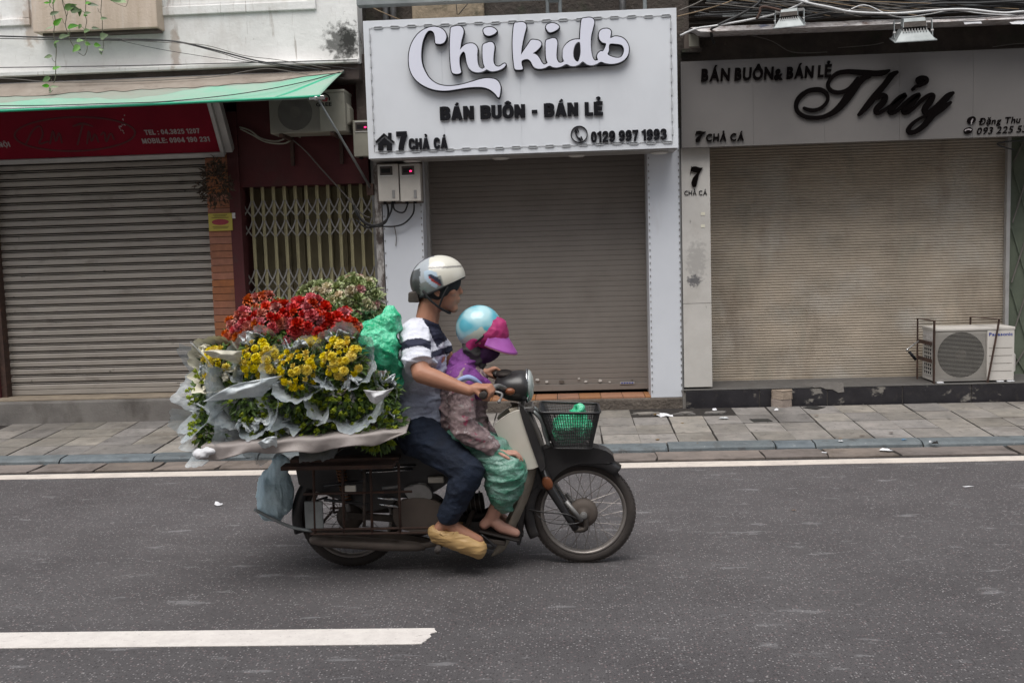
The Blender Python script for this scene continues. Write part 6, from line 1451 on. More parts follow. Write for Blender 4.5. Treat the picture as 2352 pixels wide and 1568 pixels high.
# aqua helmet, cap, brim, mask, scarf
def aq_pat(p, q):
    x, y = pix(p)
    if q.z < .0 and q.x < .03: return (.50, .54, .47)
    k = min(1, max(0, noise.noise((p.x*13, p.y*13, p.z*13))*3+.25)); return tuple(a_*(1-k)+b_*k for a_, b_ in zip((.10, .40, .50), (.40, .62, .66)))
h2_, Rw = helmet(wom, WT(-.040, 0, .022), (.114, .100, .112), R(-32), Mt['aqua'], aq_pat)
cm = MB(); cm.ell(WT(.010, 0, .018), (.112, .094, .098), Matrix.Rotation(R(24), 3, 'Y')); chain(cm, [(WT(.05, -.02, .065), .048), (WT(.078, 0, .035), .046), (WT(.05, .02, .065), .048)])
chain(cm, [(WT(-.03, -.055, -.03), .038), (WT(-.04, -.05, -.08), .032)]); chain(cm, [(WT(-.03, .055, -.03), .038), (WT(-.04, .05, -.08), .032)])
remesh(cm, 'cloth_cap', Mt['magenta'], .006, wom, 3, wrinkle=(.003, 12, (1, 1, 1)))
def brimf(u, v):
    a = (u-.5)*math.pi*.95; r0, r1 = .090, .090+.085*math.cos(a)**1.5+.006; r_ = r0+(r1-r0)*v
    return WT(.020+r_*math.cos(a), r_*math.sin(a)*1.0, .030-.050*v*(1)-.020*math.cos(a)*v+.012*math.cos(a)-.02*abs(math.sin(a)))
o = grid(brimf, 24, 8).build('brim', Mt['visor'], wom, smooth=True); md = o.modifiers.new('t', 'SOLIDIFY'); md.thickness = .005
MB().tube([brimf(u/24, 1) for u in range(25)], .0035, 6).build('brim_edge', Mt['rosep'], o, smooth=True)
mk = MB(); mk.ell(WT(.050, 0, -.072), (.062, .060, .060), Rw); chain(mk, [(WT(.04, 0, -.05), .060), (WT(.02, 0, -.11), .052)])
remesh(mk, 'face_mask', Mt['mask'], .006, wom, 3, wrinkle=(.003, 14, (1, 1, 1)))
MB().ell(WT(.086, 0, -.002), (.022, .058, .024), Rw).build('sunglasses', Mt['eye'], wom, smooth=True)
sc2 = MB(); chain(sc2, [(WT(-.03, -.03, -.085), .050), (WT(.0, -.01, -.13), .050), (WT(.035, 0, -.155), .034)]); chain(sc2, [(WT(-.03, .03, -.085), .050), (WT(.0, .01, -.13), .050)])
remesh(sc2, 'scarf', Mt['scarf'], .006, wom, 3, wrinkle=(.004, 12, (1, 1, 1.5)))
# ================================================================== motorbike
mbk = thing('motorbike', 'old black step through motorbike with front basket, loaded with flowers and carrying two people', 'motorbike', (Pt(1070, 1290).x, YB, 0))
def bar3(mb, pts, r, n=8): mb.tube(smoothpts([tuple(p) for p in pts], 4) if len(pts) > 2 else pts, r, n)
RW = .262
def wheel(c, name, drum):
    t = MB(); n = 64; tr_ = .027
    t.lathe(c, (0, 1, 0), [(RW-.029+tr_*1.05*math.cos(a)*(1 if math.cos(a) > 0 else .9)+.002, tr_*.95*math.sin(a)) for a in [2*math.pi*k/14 for k in range(14)]], n, closed=True)
    w = t.build(name, Mt['rubber'], mbk, smooth=True)
    tb = MB().box(-.004, .004, -.007, .007, -.002, .003).mesh(Mt['rubber'], name='tread_block')
    mb = MB()
    for k in range(72):
        for sy in (-1, 0, 1):
            a = 2*math.pi*(k+(.5 if sy == 0 else 0))/72; rr_ = RW+.0015-abs(sy)*.004; ca, sa = math.cos(a), math.sin(a)
            cx, cz = c.x+ca*rr_, c.z+sa*rr_; ty = sy*.013
            q0 = [Vector((cx-sa*dx-ca*.006, c.y+ty+dy, cz+ca*dx-sa*.006)) for dx, dy in ((-.007, -.005), (.007, -.005), (.007, .005), (-.007, .005))]
            mb.hexa(q0, [q_+Vector((ca, 0, sa))*.007 for q_ in q0])
    mb.build('tread', Mt['rubber'], w, kind='stuff')
    r_ = MB(); r_.lathe(c, (0, 1, 0), [(RW-.055, -.019), (RW-.047, -.021), (RW-.044, -.015), (RW-.056, -.008), (RW-.058, 0), (RW-.056, .008), (RW-.044, .015), (RW-.047, .021), (RW-.055, .019), (RW-.064, .006), (RW-.064, -.006)], n, closed=True)
    r_.build('rim', Mt['rim'], w, smooth=True)
    h = MB(); h.lathe(c+Vector((0, -.055, 0)), (0, 1, 0), [(0, -.012), (.014, -.010), (.018, 0), (drum*.55, .002), (drum*.9, .010), (drum, .022), (drum, .05), (drum*.8, .06), (.03, .066), (.028, .10), (.015, .105), (0, .11)], 32)
    h.build('hub', Mt['case'], w, smooth=True)
    for k in range(36):
        a = 2*math.pi*k/36; o_ = (.55 if k % 2 else -.55); sy = -.022 if (k//2) % 2 else .018
        p = c+Vector((math.cos(a+o_)*drum*.92, sy, math.sin(a+o_)*drum*.92)); q = c+Vector((math.cos(a)*(RW-.058), 0, math.sin(a)*(RW-.058)))
        MB().tube([p, q], .0016, 5).build('spoke', Mt['rim'], w)
    return w
FC = Pt(1340, 1181); FC.z = RW; RC = Pt(806, 1172); RC.z = RW
wheel(FC, 'front_wheel', .072); wheel(RC, 'rear_wheel', .068)
def B(x, y, dy=0): p = at(x, y, YB); return Vector((p.x, YB+dy, p.z))
def arcband(c, r0, a0, a1, hw, th, n=22, skirt=.03):
    """mudguard: curved band round a wheel with folded sides"""
    mb = MB(); vs = []
    prof = [(-hw, -skirt), (-hw*.98, -.006), (-hw*.8, .004), (0, .012), (hw*.8, .004), (hw*.98, -.006), (hw, -skirt)]
    for i in range(n+1):
        a = a0+(a1-a0)*i/n
        for y, d in prof: vs.append((c.x+math.cos(a)*(r0+d), c.y+y, c.z+math.sin(a)*(r0+d)))
    k = len(prof)
    mb.add(vs, [(i*k+j, i*k+j+1, (i+1)*k+j+1, (i+1)*k+j) for i in range(n) for j in range(k-1)]); return mb
def solid(o, th):
    md = o.modifiers.new('t', 'SOLIDIFY'); md.thickness = th; md.offset = 0; return o
solid(arcband(FC, RW+.030, R(50), R(205), .052, .004, 30, .045).build('front_mudguard', Mt['bikeblack'], mbk, smooth=True), .004)
# big fork cover running to a peak over the wheel
mb = MB()
side = [B(1236, 1040), B(1262, 1022), B(1330, 1018), B(1392, 1030), B(1410, 1052), B(1385, 1058), B(1330, 1058), B(1286, 1078), B(1256, 1112), B(1240, 1112), B(1226, 1080)]
poly = smoothpts([(p.x, p.z) for p in side], 3, True)
mb.prism(poly, (0, YB, 0), XA, ZA, YM, -.058, .058); mb.build('fork_cover', Mt['bikeblack'], mbk, bevel=.014)
for sy in (-.066, .066):
    mb = MB(); mb.tube([B(1244, 1066, sy), B(1262, 1110, sy), B(1300, 1170, sy), B(1322, 1206, sy)], [.022, .024, .020, .018], 12); mb.build('fork_leg', Mt['bikeblack'], mbk, smooth=True)
    mb = MB(); bar3(mb, [B(1318, 1208, sy), B(1345, 1204, sy), FC+Vector((.0, sy, -.0))], .014); mb.build('leading_link', Mt['grime'], mbk, smooth=True)
    mb = MB(); mb.tube([B(1300, 1142, sy*1.15), B(1336, 1186, sy*1.15)], .011, 10); mb.build('front_damper', Mt['steel'], mbk, smooth=True)
    mb = MB(); mb.lathe(FC+Vector((0, sy*1.05, 0)), (0, 1 if sy > 0 else -1, 0), [(.018, 0), (.018, .012), (.010, .014), (.010, .022), (0, .023)], 12); mb.build('axle_nut', Mt['steel'], mbk)
mb = MB(); bar3(mb, [B(1186, 1158, -.03), B(1240, 1166, -.07), B(1300, 1170, -.085), B(1330, 1185, -.075)], .004, 6); mb.build('brake_cable', Mt['bikeblack'], mbk, smooth=True)
mb = MB(); bar3(mb, [B(1200, 1140, -.03), B(1250, 1186, -.07), B(1310, 1192, -.085), B(1338, 1188, -.07)], .003, 6); mb.build('speedometer_cable', Mt['bikeblack'], mbk, smooth=True)
for dy in (-.085, .085):
    c = B(1258, 1100, dy); mb = MB(); mb.ell(c, (.026, .014, .036), Matrix.Rotation(-.4, 3, 'Y')); mb.build('reflector', Mt['orangelens'], mbk, smooth=True)
# steering head, handlebar, cowl
MB().tube([B(1205, 940), B(1236, 1050)], .030, 14).build('steering_head', Mt['bikeblack'], mbk, smooth=True)
for g_, sy in ((GR_N, -1), (GR_F, 1)):
    d = Vector((.25*1, 1, .08)) if sy < 0 else Vector((-.25, 1, -.08)); d.normalize()
    inner = B(1168, 893, sy*.05)
    mb = MB(); bar3(mb, [inner, Vector((g_.x+.045, YB+sy*.20, g_.z+.012)), g_-d*sy*.06*(-1)*-1 if False else g_+Vector((.012, -sy*.055, .003)), g_+Vector((-.012, sy*.06, -.004))], .0115, 10); mb.build('handlebar', Mt['steel'], mbk, smooth=True)
    mb = MB(); a_, b_ = g_+Vector((.014, -sy*.062, .004)), g_+Vector((-.014, sy*.062, -.005)); mb.tube([a_, a_.lerp(b_, .1), a_.lerp(b_, .9), b_, b_+(b_-a_)*.02], [.019, .0165, .0165, .019, .010], 14); mb.build('grip', Mt['rubber'], mbk, smooth=True)
    mb = MB(); bar3(mb, [a_+Vector((.02, 0, -.01)), a_+Vector((.055, sy*.02, -.02)), b_+Vector((.075, 0, -.03))], .006, 8); mb.ell(b_+Vector((.075, 0, -.03)), (.009, .009, .009)); mb.build('brake_lever', Mt['steel'], mbk, smooth=True)
cw = MB()
prof = [(-.085, .03), (-.07, .055), (-.02, .078), (.045, .086), (.075, .080), (.082, .070)]
cc = B(1176, 886); nn = 28; vs = []
for x_, r_ in prof:
    for k in range(nn):
        a = 2*math.pi*k/nn; vs.append(cc+Vector((x_, math.cos(a)*r_*1.25, math.sin(a)*r_*.92-.02*x_)))
cw.add(vs, [(i*nn+k, i*nn+(k+1) % nn, (i+1)*nn+(k+1) % nn, (i+1)*nn+k) for i in range(len(prof)-1) for k in range(nn)]+[tuple(range(nn))[::-1]])
cwo = cw.build('headlamp_cowl', Mt['bikeblack'], mbk, smooth=True)
mb = MB(); mb.lathe(cc+Vector((.076, 0, 0)), (1, 0, 0), [(.076, 0), (.080, .010), (.072, .020), (.045, .030), (.0, .034)], 28); mb.build('headlamp', Mt['lens'], mbk, smooth=True)
mb = MB(); mb.lathe(cc+Vector((.070, 0, 0)), (1, 0, 0), [(.084, 0), (.087, .008), (.080, .014)], 28); mb.build('lamp_ring', Mt['chrome'], cwo, smooth=True)
for sy in (-1, 1):
    c = cc+Vector((-.005, sy*.112, -.012)); MB().ell(c, (.026, .016, .018)).build('turn_signal', Mt['orangelens'], mbk, smooth=True)
MB().ell(cc+Vector((-.035, 0, .062)), (.045, .06, .022)).build('speedometer', Mt['grime'], mbk, smooth=True)
# leg shield: curved cream panel, dark backing rib down to the footboard
def shield(name, pts, m, w0, w1, curve=.05):
    mb = MB(); P = smoothpts([tuple(p) for p in pts], 5); nv = 10; vs = []
    for i, p in enumerate(P):
        t = i/(len(P)-1); w = w0+(w1-w0)*t
        for j in range(nv+1):
            s_ = -1+2*j/nv; vs.append(Vector(p)+Vector((-curve*s_*s_, s_*w, 0)))
    n = len(P); mb.add(vs, [(i*(nv+1)+j, i*(nv+1)+j+1, (i+1)*(nv+1)+j+1, (i+1)*(nv+1)+j) for i in range(n-1) for j in range(nv)])
    return solid(mb.build(name, m, mbk, smooth=True), .006)
shield('leg_shield', [B(1198, 930), B(1222, 985), B(1240, 1040), B(1232, 1100), B(1196, 1190), B(1160, 1258)], Mt['creamd'], .10, .13, .06)
# the large cream side panel seen in front of the knees
pn = [B(1186, 934), B(1142, 962), B(1146, 985), B(1176, 1058), B(1192, 1066), B(1238, 1058), B(1246, 1030), B(1212, 945)]
mb = MB(); mb.prism(smoothpts([(p.x, p.z) for p in pn], 3, True), (0, YB, 0), XA, ZA, YM, .105, .135); mb.build('side_panel', Mt['cream'], mbk, bevel=.012)
mb = MB(); mb.prism(smoothpts([(p.x, p.z) for p in pn], 3, True), (0, YB, 0), XA, ZA, YM, -.135, -.105); mb.build('side_panel', Mt['cream'], mbk, bevel=.012)
pn = [B(1196, 930), B(1214, 940), B(1252, 1040), B(1246, 1066), B(1236, 1050)]
mb = MB(); mb.prism(smoothpts([(p.x, p.z) for p in pn], 3, True), (0, YB, 0), XA, ZA, YM, -.12, .142); mb.build('shield_rib', Mt['bikeblack'], mbk, bevel=.006)
pn = [B(1232, 1060), B(1246, 1100), B(1214, 1130), B(1206, 1180), B(1198, 1236), B(1188, 1232), B(1196, 1150), B(1210, 1090)]
mb = MB(); mb.prism(smoothpts([(p.x, p.z) for p in pn], 3, True), (0, YB, 0), XA, ZA, YM, -.055, .055); mb.build('inner_mudguard', Mt['bikeblack'], mbk, bevel=.006)
mb = MB(); mb.hexa([B(1190, 928, -.09), B(1222, 928, -.09), B(1222, 928, .09), B(1190, 928, .09)], [B(1194, 938, -.09), B(1228, 940, -.09), B(1228, 940, .09), B(1194, 938, .09)]); mb.build('top_plate', Mt['chrome'], mbk, bevel=.004)
for sy in (-.06, .06):
    mb = MB(); bar3(mb, [B(1226, 940, sy), B(1244, 960, sy), B(1252, 990, sy), B(1262, 1018, sy)], .010, 8); mb.build('basket_bracket', Mt['galv'], mbk, smooth=True)
# wire basket
bk = MB(); rim_ = [B(1240, 934, -.17), B(1376, 937, -.15), B(1376, 937, .15), B(1240, 934, .17)]; bot = [B(1272, 1018, -.12), B(1358, 1020, -.11), B(1358, 1020, .11), B(1272, 1018, .12)]
def loop(q, f=0): 
    P = []
    for i in range(4):
        a, b = q[i], q[(i+1) % 4]; P += [a.lerp(b, .1), a.lerp(b, .5), a.lerp(b, .9)]
    return smoothpts([tuple(p) for p in P], 3, True)
o_rim = MB().tube(loop(rim_), .0055, 8, closed=True).build('basket', Mt['bikeblack'], mbk, smooth=True)
wv = MB().box(-.001, .001, -.001, .001, 0, 1)
for k in range(1, 24):
    t = k/24; q = [a.lerp(b, t) for a, b in zip(rim_, bot)]
    MB().tube(loop(q), .0019, 4, closed=True).build('basket_wire', Mt['bikeblack'], o_rim)
Lr, Lb = loop(rim_), loop(bot); n = len(Lr)
rr = random.Random(4); segs = 120
def along(L, t):
    f = t*len(L); i = int(f) % len(L); a, b = Vector(L[i]), Vector(L[(i+1) % len(L)]); return a.lerp(b, f-int(f))
for k in range(segs): MB().tube([along(Lr, k/segs), along(Lb, k/segs)], .0018, 4).build('basket_wire', Mt['bikeblack'], o_rim)
for k in range(10):
    t = (k+.5)/10; MB().tube([bot[0].lerp(bot[1], t), bot[3].lerp(bot[2], t)], .0018, 4).build('basket_wire', Mt['bikeblack'], o_rim)
MB().tube(loop(bot), .004, 6, closed=True).build('basket_base', Mt['bikeblack'], o_rim, smooth=True)
# frame, seat, engine, exhaust, chain case, swing arm
mb = MB(); bar3(mb, [B(1216, 1010), B(1186, 1110), B(1120, 1180), B(1010, 1175), B(940, 1120), B(900, 1040)], .030, 12); mb.build('frame', Mt['bikeblack'], mbk, smooth=True)
mb = MB(); mb.prism(smoothpts([(p.x, p.z) for p in [B(860, 1046), B(930, 1022), B(1010, 1024), B(1062, 1040), B(1060, 1072), B(1000, 1120), B(930, 1130), B(860, 1110)]], 3, True), (0, YB, 0), XA, ZA, YM, -.10, .10); mb.build('body_cover', Mt['bikeblack'], mbk, bevel=.015)
mb = MB(); mb.prism(smoothpts([(p.x, p.z) for p in [B(800, 1020), B(900, 1010), B(1000, 1012), B(1110, 1030), B(1108, 1046), B(1000, 1044), B(800, 1048)]], 3, True), (0, YB, 0), XA, ZA, YM, -.12, .12); mb.build('seat', Mt['seat'], mbk, bevel=.016)
for dy in (-.112,):
    for (xa, ya, xb, yb) in ((836, 1066, 962, 1058), (840, 1074, 955, 1067)):
        MB().tube([B(xa, ya, dy), B(xb, yb, dy)], .005, 8).build('grab_rail', Mt['chrome'], mbk, smooth=True)
MB().box(B(990, 1082).x, B(1026, 1082).x, YB-.125, YB-.10, B(990, 1096).z, B(990, 1082).z).build('badge_plate', Mt['cream'], mbk, bevel=.006)
eng = MB(); c = B(985, 1175); eng.lathe(c+Vector((0, -.11, 0)), (0, 1, 0), [(.0, -.012), (.05, -.010), (.075, .0), (.08, .02), (.08, .19), (.07, .21), (0, .215)], 28)
eo = eng.build('engine', Mt['grime'], mbk, smooth=True)
mb = MB(); bar3(mb, [B(1000, 1170), B(1060, 1158), B(1110, 1150)], .045, 14); mb.build('cylinder', Mt['grime'], eo, smooth=True)
for k in range(8):
    t = k/7; c2 = B(1030+74*t, 1163-11*t); MB().lathe(c2, (1, 0, .12), [(.058, -.0015), (.058, .0015)], 20).build('cooling_fin', Mt['steel'], eo)
mb = MB(); mb.prism(smoothpts([(p.x, p.z) for p in [B(918, 1140), B(980, 1128), B(1030, 1150), B(1028, 1196), B(980, 1206), B(920, 1190)]], 3, True), (0, YB-.115, 0), XA, ZA, YM, 0, .02); mb.build('crankcase_cover', Mt['case'], eo, bevel=.006)
mb = MB(); mb.prism(smoothpts([(p.x, p.z) for p in [B(938, 1108), B(985, 1100), B(1000, 1128), B(960, 1140)]], 3, True), (0, YB-.10, 0), XA, ZA, YM, 0, .03); mb.build('carburettor', Mt['steel'], eo, bevel=.006)
mb = MB(); bar3(mb, [B(1090, 1165, -.05), B(1060, 1215, -.10), B(1000, 1232, -.13), B(940, 1236, -.135)], .014, 10); mb.build('exhaust_pipe', Mt['case'], mbk, smooth=True)
mb = MB(); mb.tube([B(985, 1238, -.135), B(965, 1236, -.135), B(900, 1232, -.14), B(760, 1222, -.145), B(735, 1220, -.145), B(728, 1220, -.145)], [.014, .024, .031, .031, .022, .012], 18); mb.build('silencer', Mt['case'], mbk, smooth=True)
mb = MB(); mb.prism(smoothpts([(p.x, p.z) for p in [B(735, 1208), B(800, 1206), B(900, 1214), B(985, 1226), B(986, 1240), B(960, 1254), B(860, 1248), B(770, 1242), B(742, 1228)]], 3, True), (0, YB, 0), XA, ZA, YM, .055, .078); mb.build('chain_case', Mt['case'], mbk, bevel=.006)
for sy in (-.085, .085):
    MB().bar(B(806, 1172, sy), B(985, 1186, sy), .018, .034).build('swing_arm', Mt['grime'], mbk, bevel=.004)
    sp = MB(); a_, b_ = B(812, 1160, sy*1.35), B(790, 1046, sy*1.35); dd = b_-a_
    MB().tube([a_, a_.lerp(b_, .5)], .012, 10).build('shock_absorber', Mt['steel'], mbk, smooth=True)
    aa, bb_, _d = frame_of(dd); P = [a_.lerp(b_, .15+.8*i/160)+(aa*math.cos(i*.5)+bb_*math.sin(i*.5))*.021 for i in range(161)]
    MB().tube(P, .0042, 6).build('shock_spring', Mt['spring'], mbk, smooth=True)
solid(arcband(RC, RW+.028, R(38), R(196), .055, .004, 26, .05).build('rear_mudguard', Mt['bikeblack'], mbk, smooth=True), .004)
# side load frames: square iron rails with uprights
for sy in (-.20, .20):
    for (xa, ya, xb, yb) in ((738, 1190, 1005, 1186), (736, 1200, 1000, 1197), (700, 1052, 930, 1040), (720, 1112, 960, 1106)):
        MB().tube([B(xa, ya, sy), B(xb, yb, sy)], .0065, 8).build('rack_rail', Mt['rust'], mbk, smooth=True)
    for xx in (742, 806, 868, 930):
        MB().tube([B(xx, 1044, sy), B(xx+4, 1198, sy)], .007, 8).build('rack_upright', Mt['rust'], mbk, smooth=True)
for xx, yy in ((742, 1046), (868, 1044), (742, 1198), (930, 1194)):
    MB().tube([B(xx, yy, -.20), B(xx, yy, .20)], .007, 8).build('rack_crossbar', Mt['rust'], mbk, smooth=True)
for k in range(5): MB().box(B(690, 1040).x, B(930, 1040).x, YB-.36+k*.165, YB-.27+k*.165, B(700, 1044).z, B(700, 1036).z).build('rack_board', Mt['rust'], mbk)
mb = MB(); bar3(mb, [B(606, 1150, -.16), B(640, 1168, -.16), B(690, 1190, -.16), B(742, 1196, -.18)], .0085, 8); mb.build('rear_bar', Mt['galv'], mbk, smooth=True)
mb = MB(); bar3(mb, [B(646, 1180, .1), B(690, 1168, .1), B(742, 1152, .1)], .006, 8); mb.build('rear_bar', Mt['bikeblack'], mbk, smooth=True)
# bits visible among the rails
MB().box(B(722, 1130).x, B(762, 1130).x, YB-.205, YB-.19, B(722, 1188).z, B(722, 1128).z).build('number_plate', Mt['galv'], mbk, bevel=.004)
MB().box(B(812, 1092).x, B(836, 1092).x, YB-.21, YB-.195, B(812, 1106).z, B(812, 1092).z).build('tail_reflector', Mt['cream'], mbk, bevel=.003)
for (xa, ya, xb, yb, m) in ((890, 1104, 930, 1100, 'steel'), (884, 1140, 928, 1146, 'chrome'), (880, 1126, 930, 1130, 'chrome'), (760, 1100, 850, 1088, 'bikeblack'), (760, 1130, 860, 1140, 'bikeblack'), (850, 1060, 850, 1190, 'case')):
    MB().tube([B(xa, ya, -.15), B(xb, yb, -.15)], .008, 8).build('strut', Mt[m], mbk, smooth=True)
mb = MB(); mb.prism([(p.x, p.z) for p in [B(690, 1048), B(938, 1040), B(938, 1110), B(900, 1150), B(860, 1160), B(700, 1100)]], (0, YB, 0), XA, ZA, YM, -.10, .085); mb.build('battery_box', Mt['bikeblack'], mbk, bevel=.01)
# foot rests and stand
anN_, anF_ = anN, anF
MB().tube([B(1020, 1226, -.27), B(1020, 1226, .27)], .009, 8).build('foot_rest', Mt['steel'], mbk, smooth=True)
for sy in (-.235, .235): MB().tube([B(1020, 1226, sy-.045), B(1020, 1226, sy+.045)], .016, 10).build('foot_peg', Mt['rubber'], mbk, smooth=True)
mb = MB(); bar3(mb, [B(1030, 1210), B(1030, 1226)], .014); mb.build('foot_rest_mount', Mt['bikeblack'], mbk)
mb = MB(); bar3(mb, [B(1110, 1205, -.16), B(1140, 1232, -.16), B(1120, 1236, -.14), B(1050, 1216, -.08)], .007, 8); mb.build('brake_pedal', Mt['bikeblack'], mbk, smooth=True)
mb = MB(); bar3(mb, [B(1000, 1222, .12), B(960, 1248, .17), B(880, 1256, .19)], .009, 8); mb.build('side_stand', Mt['grime'], mbk, smooth=True)
mb = MB(); mb.hexa([B(1060, 1218, -.16), B(1165, 1232, -.16), B(1165, 1232, .16), B(1060, 1218, .16)], [B(1060, 1208, -.16), B(1165, 1220, -.16), B(1165, 1220, .16), B(1060, 1208, .16)]); mb.build('footboard', Mt['grime'], mbk, bevel=.006)

# ================================================================== load
def bagblob(name, pieces, m, label, cat, wr, voxel=.007, seed=0):
    mb = MB()
    for a in pieces:
        if len(a) == 2: mb.ell(a[0], a[1])
        else: cap_(mb, a[0], a[1], a[2], a[3])
    o = remesh(mb, name, m, voxel, None, 3, wrinkle=(wr[0]*.85, wr[1]*.85, wr[2])); return tag(o, label, cat)
mb = MB()
bagblob('plastic_bag', [(B(1312, 980), (.100, .12, .062)), (B(1325, 960), .055, B(1332, 940), .03), (B(1300, 998), (.075, .10, .045)), (B(1335, 985), (.06, .10, .06))], Mt['greenbag'], 'green plastic bag bundled inside the front wire basket', 'bag', (.010, 14, (1, 1, 1.4)))
bagblob('plastic_bag', [(Pt(858, 778, 4.70), (.095, .10, .085)), (Pt(890, 744, 4.72), .070, Pt(898, 726, 4.72), .042), (Pt(885, 800, 4.70), (.07, .09, .11)), (Pt(905, 840, 4.72), .045, Pt(912, 890, 4.74), .02)], Mt['greenbag'], 'puffy green plastic bag standing behind the rider among the flowers', 'bag', (.013, 11, (1, 1, 1.3)))
bagblob('hanging_bag', [(B(640, 1125, -.08), (.080, .10, .135)), (B(652, 1075, -.12), .055, B(662, 1046, -.14), .040), (B(628, 1150, -.08), (.052, .08, .080)), (B(664, 1120, -.08), (.035, .06, .12))], Mt['bluebag'], 'light blue sack hanging from the rear end of the rack', 'bag', (.010, 9, (2.2, 1, .6)))
# tarpaulin spread under the flowers
YN = 4.45
tp = thing('tarpaulin', 'grey white tarpaulin folded under the flower load, drooping at its edge', 'tarpaulin', (Pt(700, 1040).x, YB, Pt(700, 1040).z))
XL, XR_ = at(455, 1040, YN).x, at(925, 1000, YN).x
zL, zR = at(455, 1026, YN).z, at(925, 990, YN).z
def tarpf(u, v):
    x_ = XL+(XR_-XL)*u+.02*math.sin(v*9); z_ = zL+(zR-zL)*u
    if v < .25:    # skirt facing the camera
        t = v/.25; dz = -(1-t)*(.056+.028*noise.noise((u*6, 0, 0))-.045*max(0, u-.85)/.15); y_ = YN-.004+.016*math.sin(u*23)*(1-t)+.010*noise.noise((u*14, t, 0))
    elif v > .75: t = (v-.75)/.25; dz = -t*(.07+.02*noise.noise((u*7, 5, 0))); y_ = YB*2-YN+.01*math.sin(u*19)*t
    else: t = (v-.25)/.5; dz = .004*math.sin(u*30+t*7); y_ = YN+(2*YB-2*YN)*t
    return Vector((x_, y_, z_+dz))
solid(grid(tarpf, 90, 40).build('sheet', Mt['tarp'], tp, smooth=True), .006)
mb = MB(); mb.tube([Vector((XL+.02, YN+.03, zL-.03)), Vector((XR_-.05, YN+.03, zR-.022))], .018, 8); mb.build('rolled_edge', Mt['tarp'], tp, smooth=True)
bagblob('plastic_scrap', [(at(462, 1042, YN), (.04, .03, .022)), (at(480, 1036, YN), (.03, .03, .018))], Mt['paper'], 'white crumpled plastic end poking out at the rear corner of the tarpaulin', 'plastic', (.006, 20, (1, 1, 1)), .006)

# ---- flowers
fr_ = random.Random(31)
def petalball(n, r, L, wd, m, name, flat_=.6, cone=math.pi*.62):
    """flower head facing +Z: layers of single petals"""
    mb = MB()
    for k in range(n):
        t = (k+.5)/n; th = cone*math.sqrt(t); ph = k*2.39996
        d = Vector((math.sin(th)*math.cos(ph), math.sin(th)*math.sin(ph), math.cos(th)*flat_))
        mb.leaf(d*r*.35, d, (0, 0, 1) if th > .3 else (1, 0, 0), L*(.55+.45*t), wd, fold=.3, curl=-.35 if th < 1.2 else .25)
    mb.ell((0, 0, 0), (r*.45, r*.45, r*.40), None, 8, 5)
    return mb.mesh(m, True, name)
HEADS = dict(
 yel=[petalball(38, .018, .020, .010, Mt['yel'], 'blossom'), petalball(26, .013, .015, .008, Mt['yel'], 'blossom', 1.0, 1.3)],
 red=[petalball(30, .024, .030, .022, Mt['red'], 'blossom', .8), petalball(24, .019, .024, .018, Mt['red'], 'blossom', 1.0, 1.5)],
 russet=[petalball(28, .021, .026, .018, Mt['redor'], 'blossom', .8)],
 pink=[petalball(28, .026, .032, .024, Mt['pink'], 'blossom', .8), petalball(22, .022, .028, .022, Mt['folpale'], 'blossom', .9, 1.5)],
 rose=[petalball(26, .022, .028, .020, Mt['rosep'], 'blossom', .8)],
 bud=[petalball(14, .014, .022, .012, Mt['fol2'], 'bud', 1.4, 1.0)])
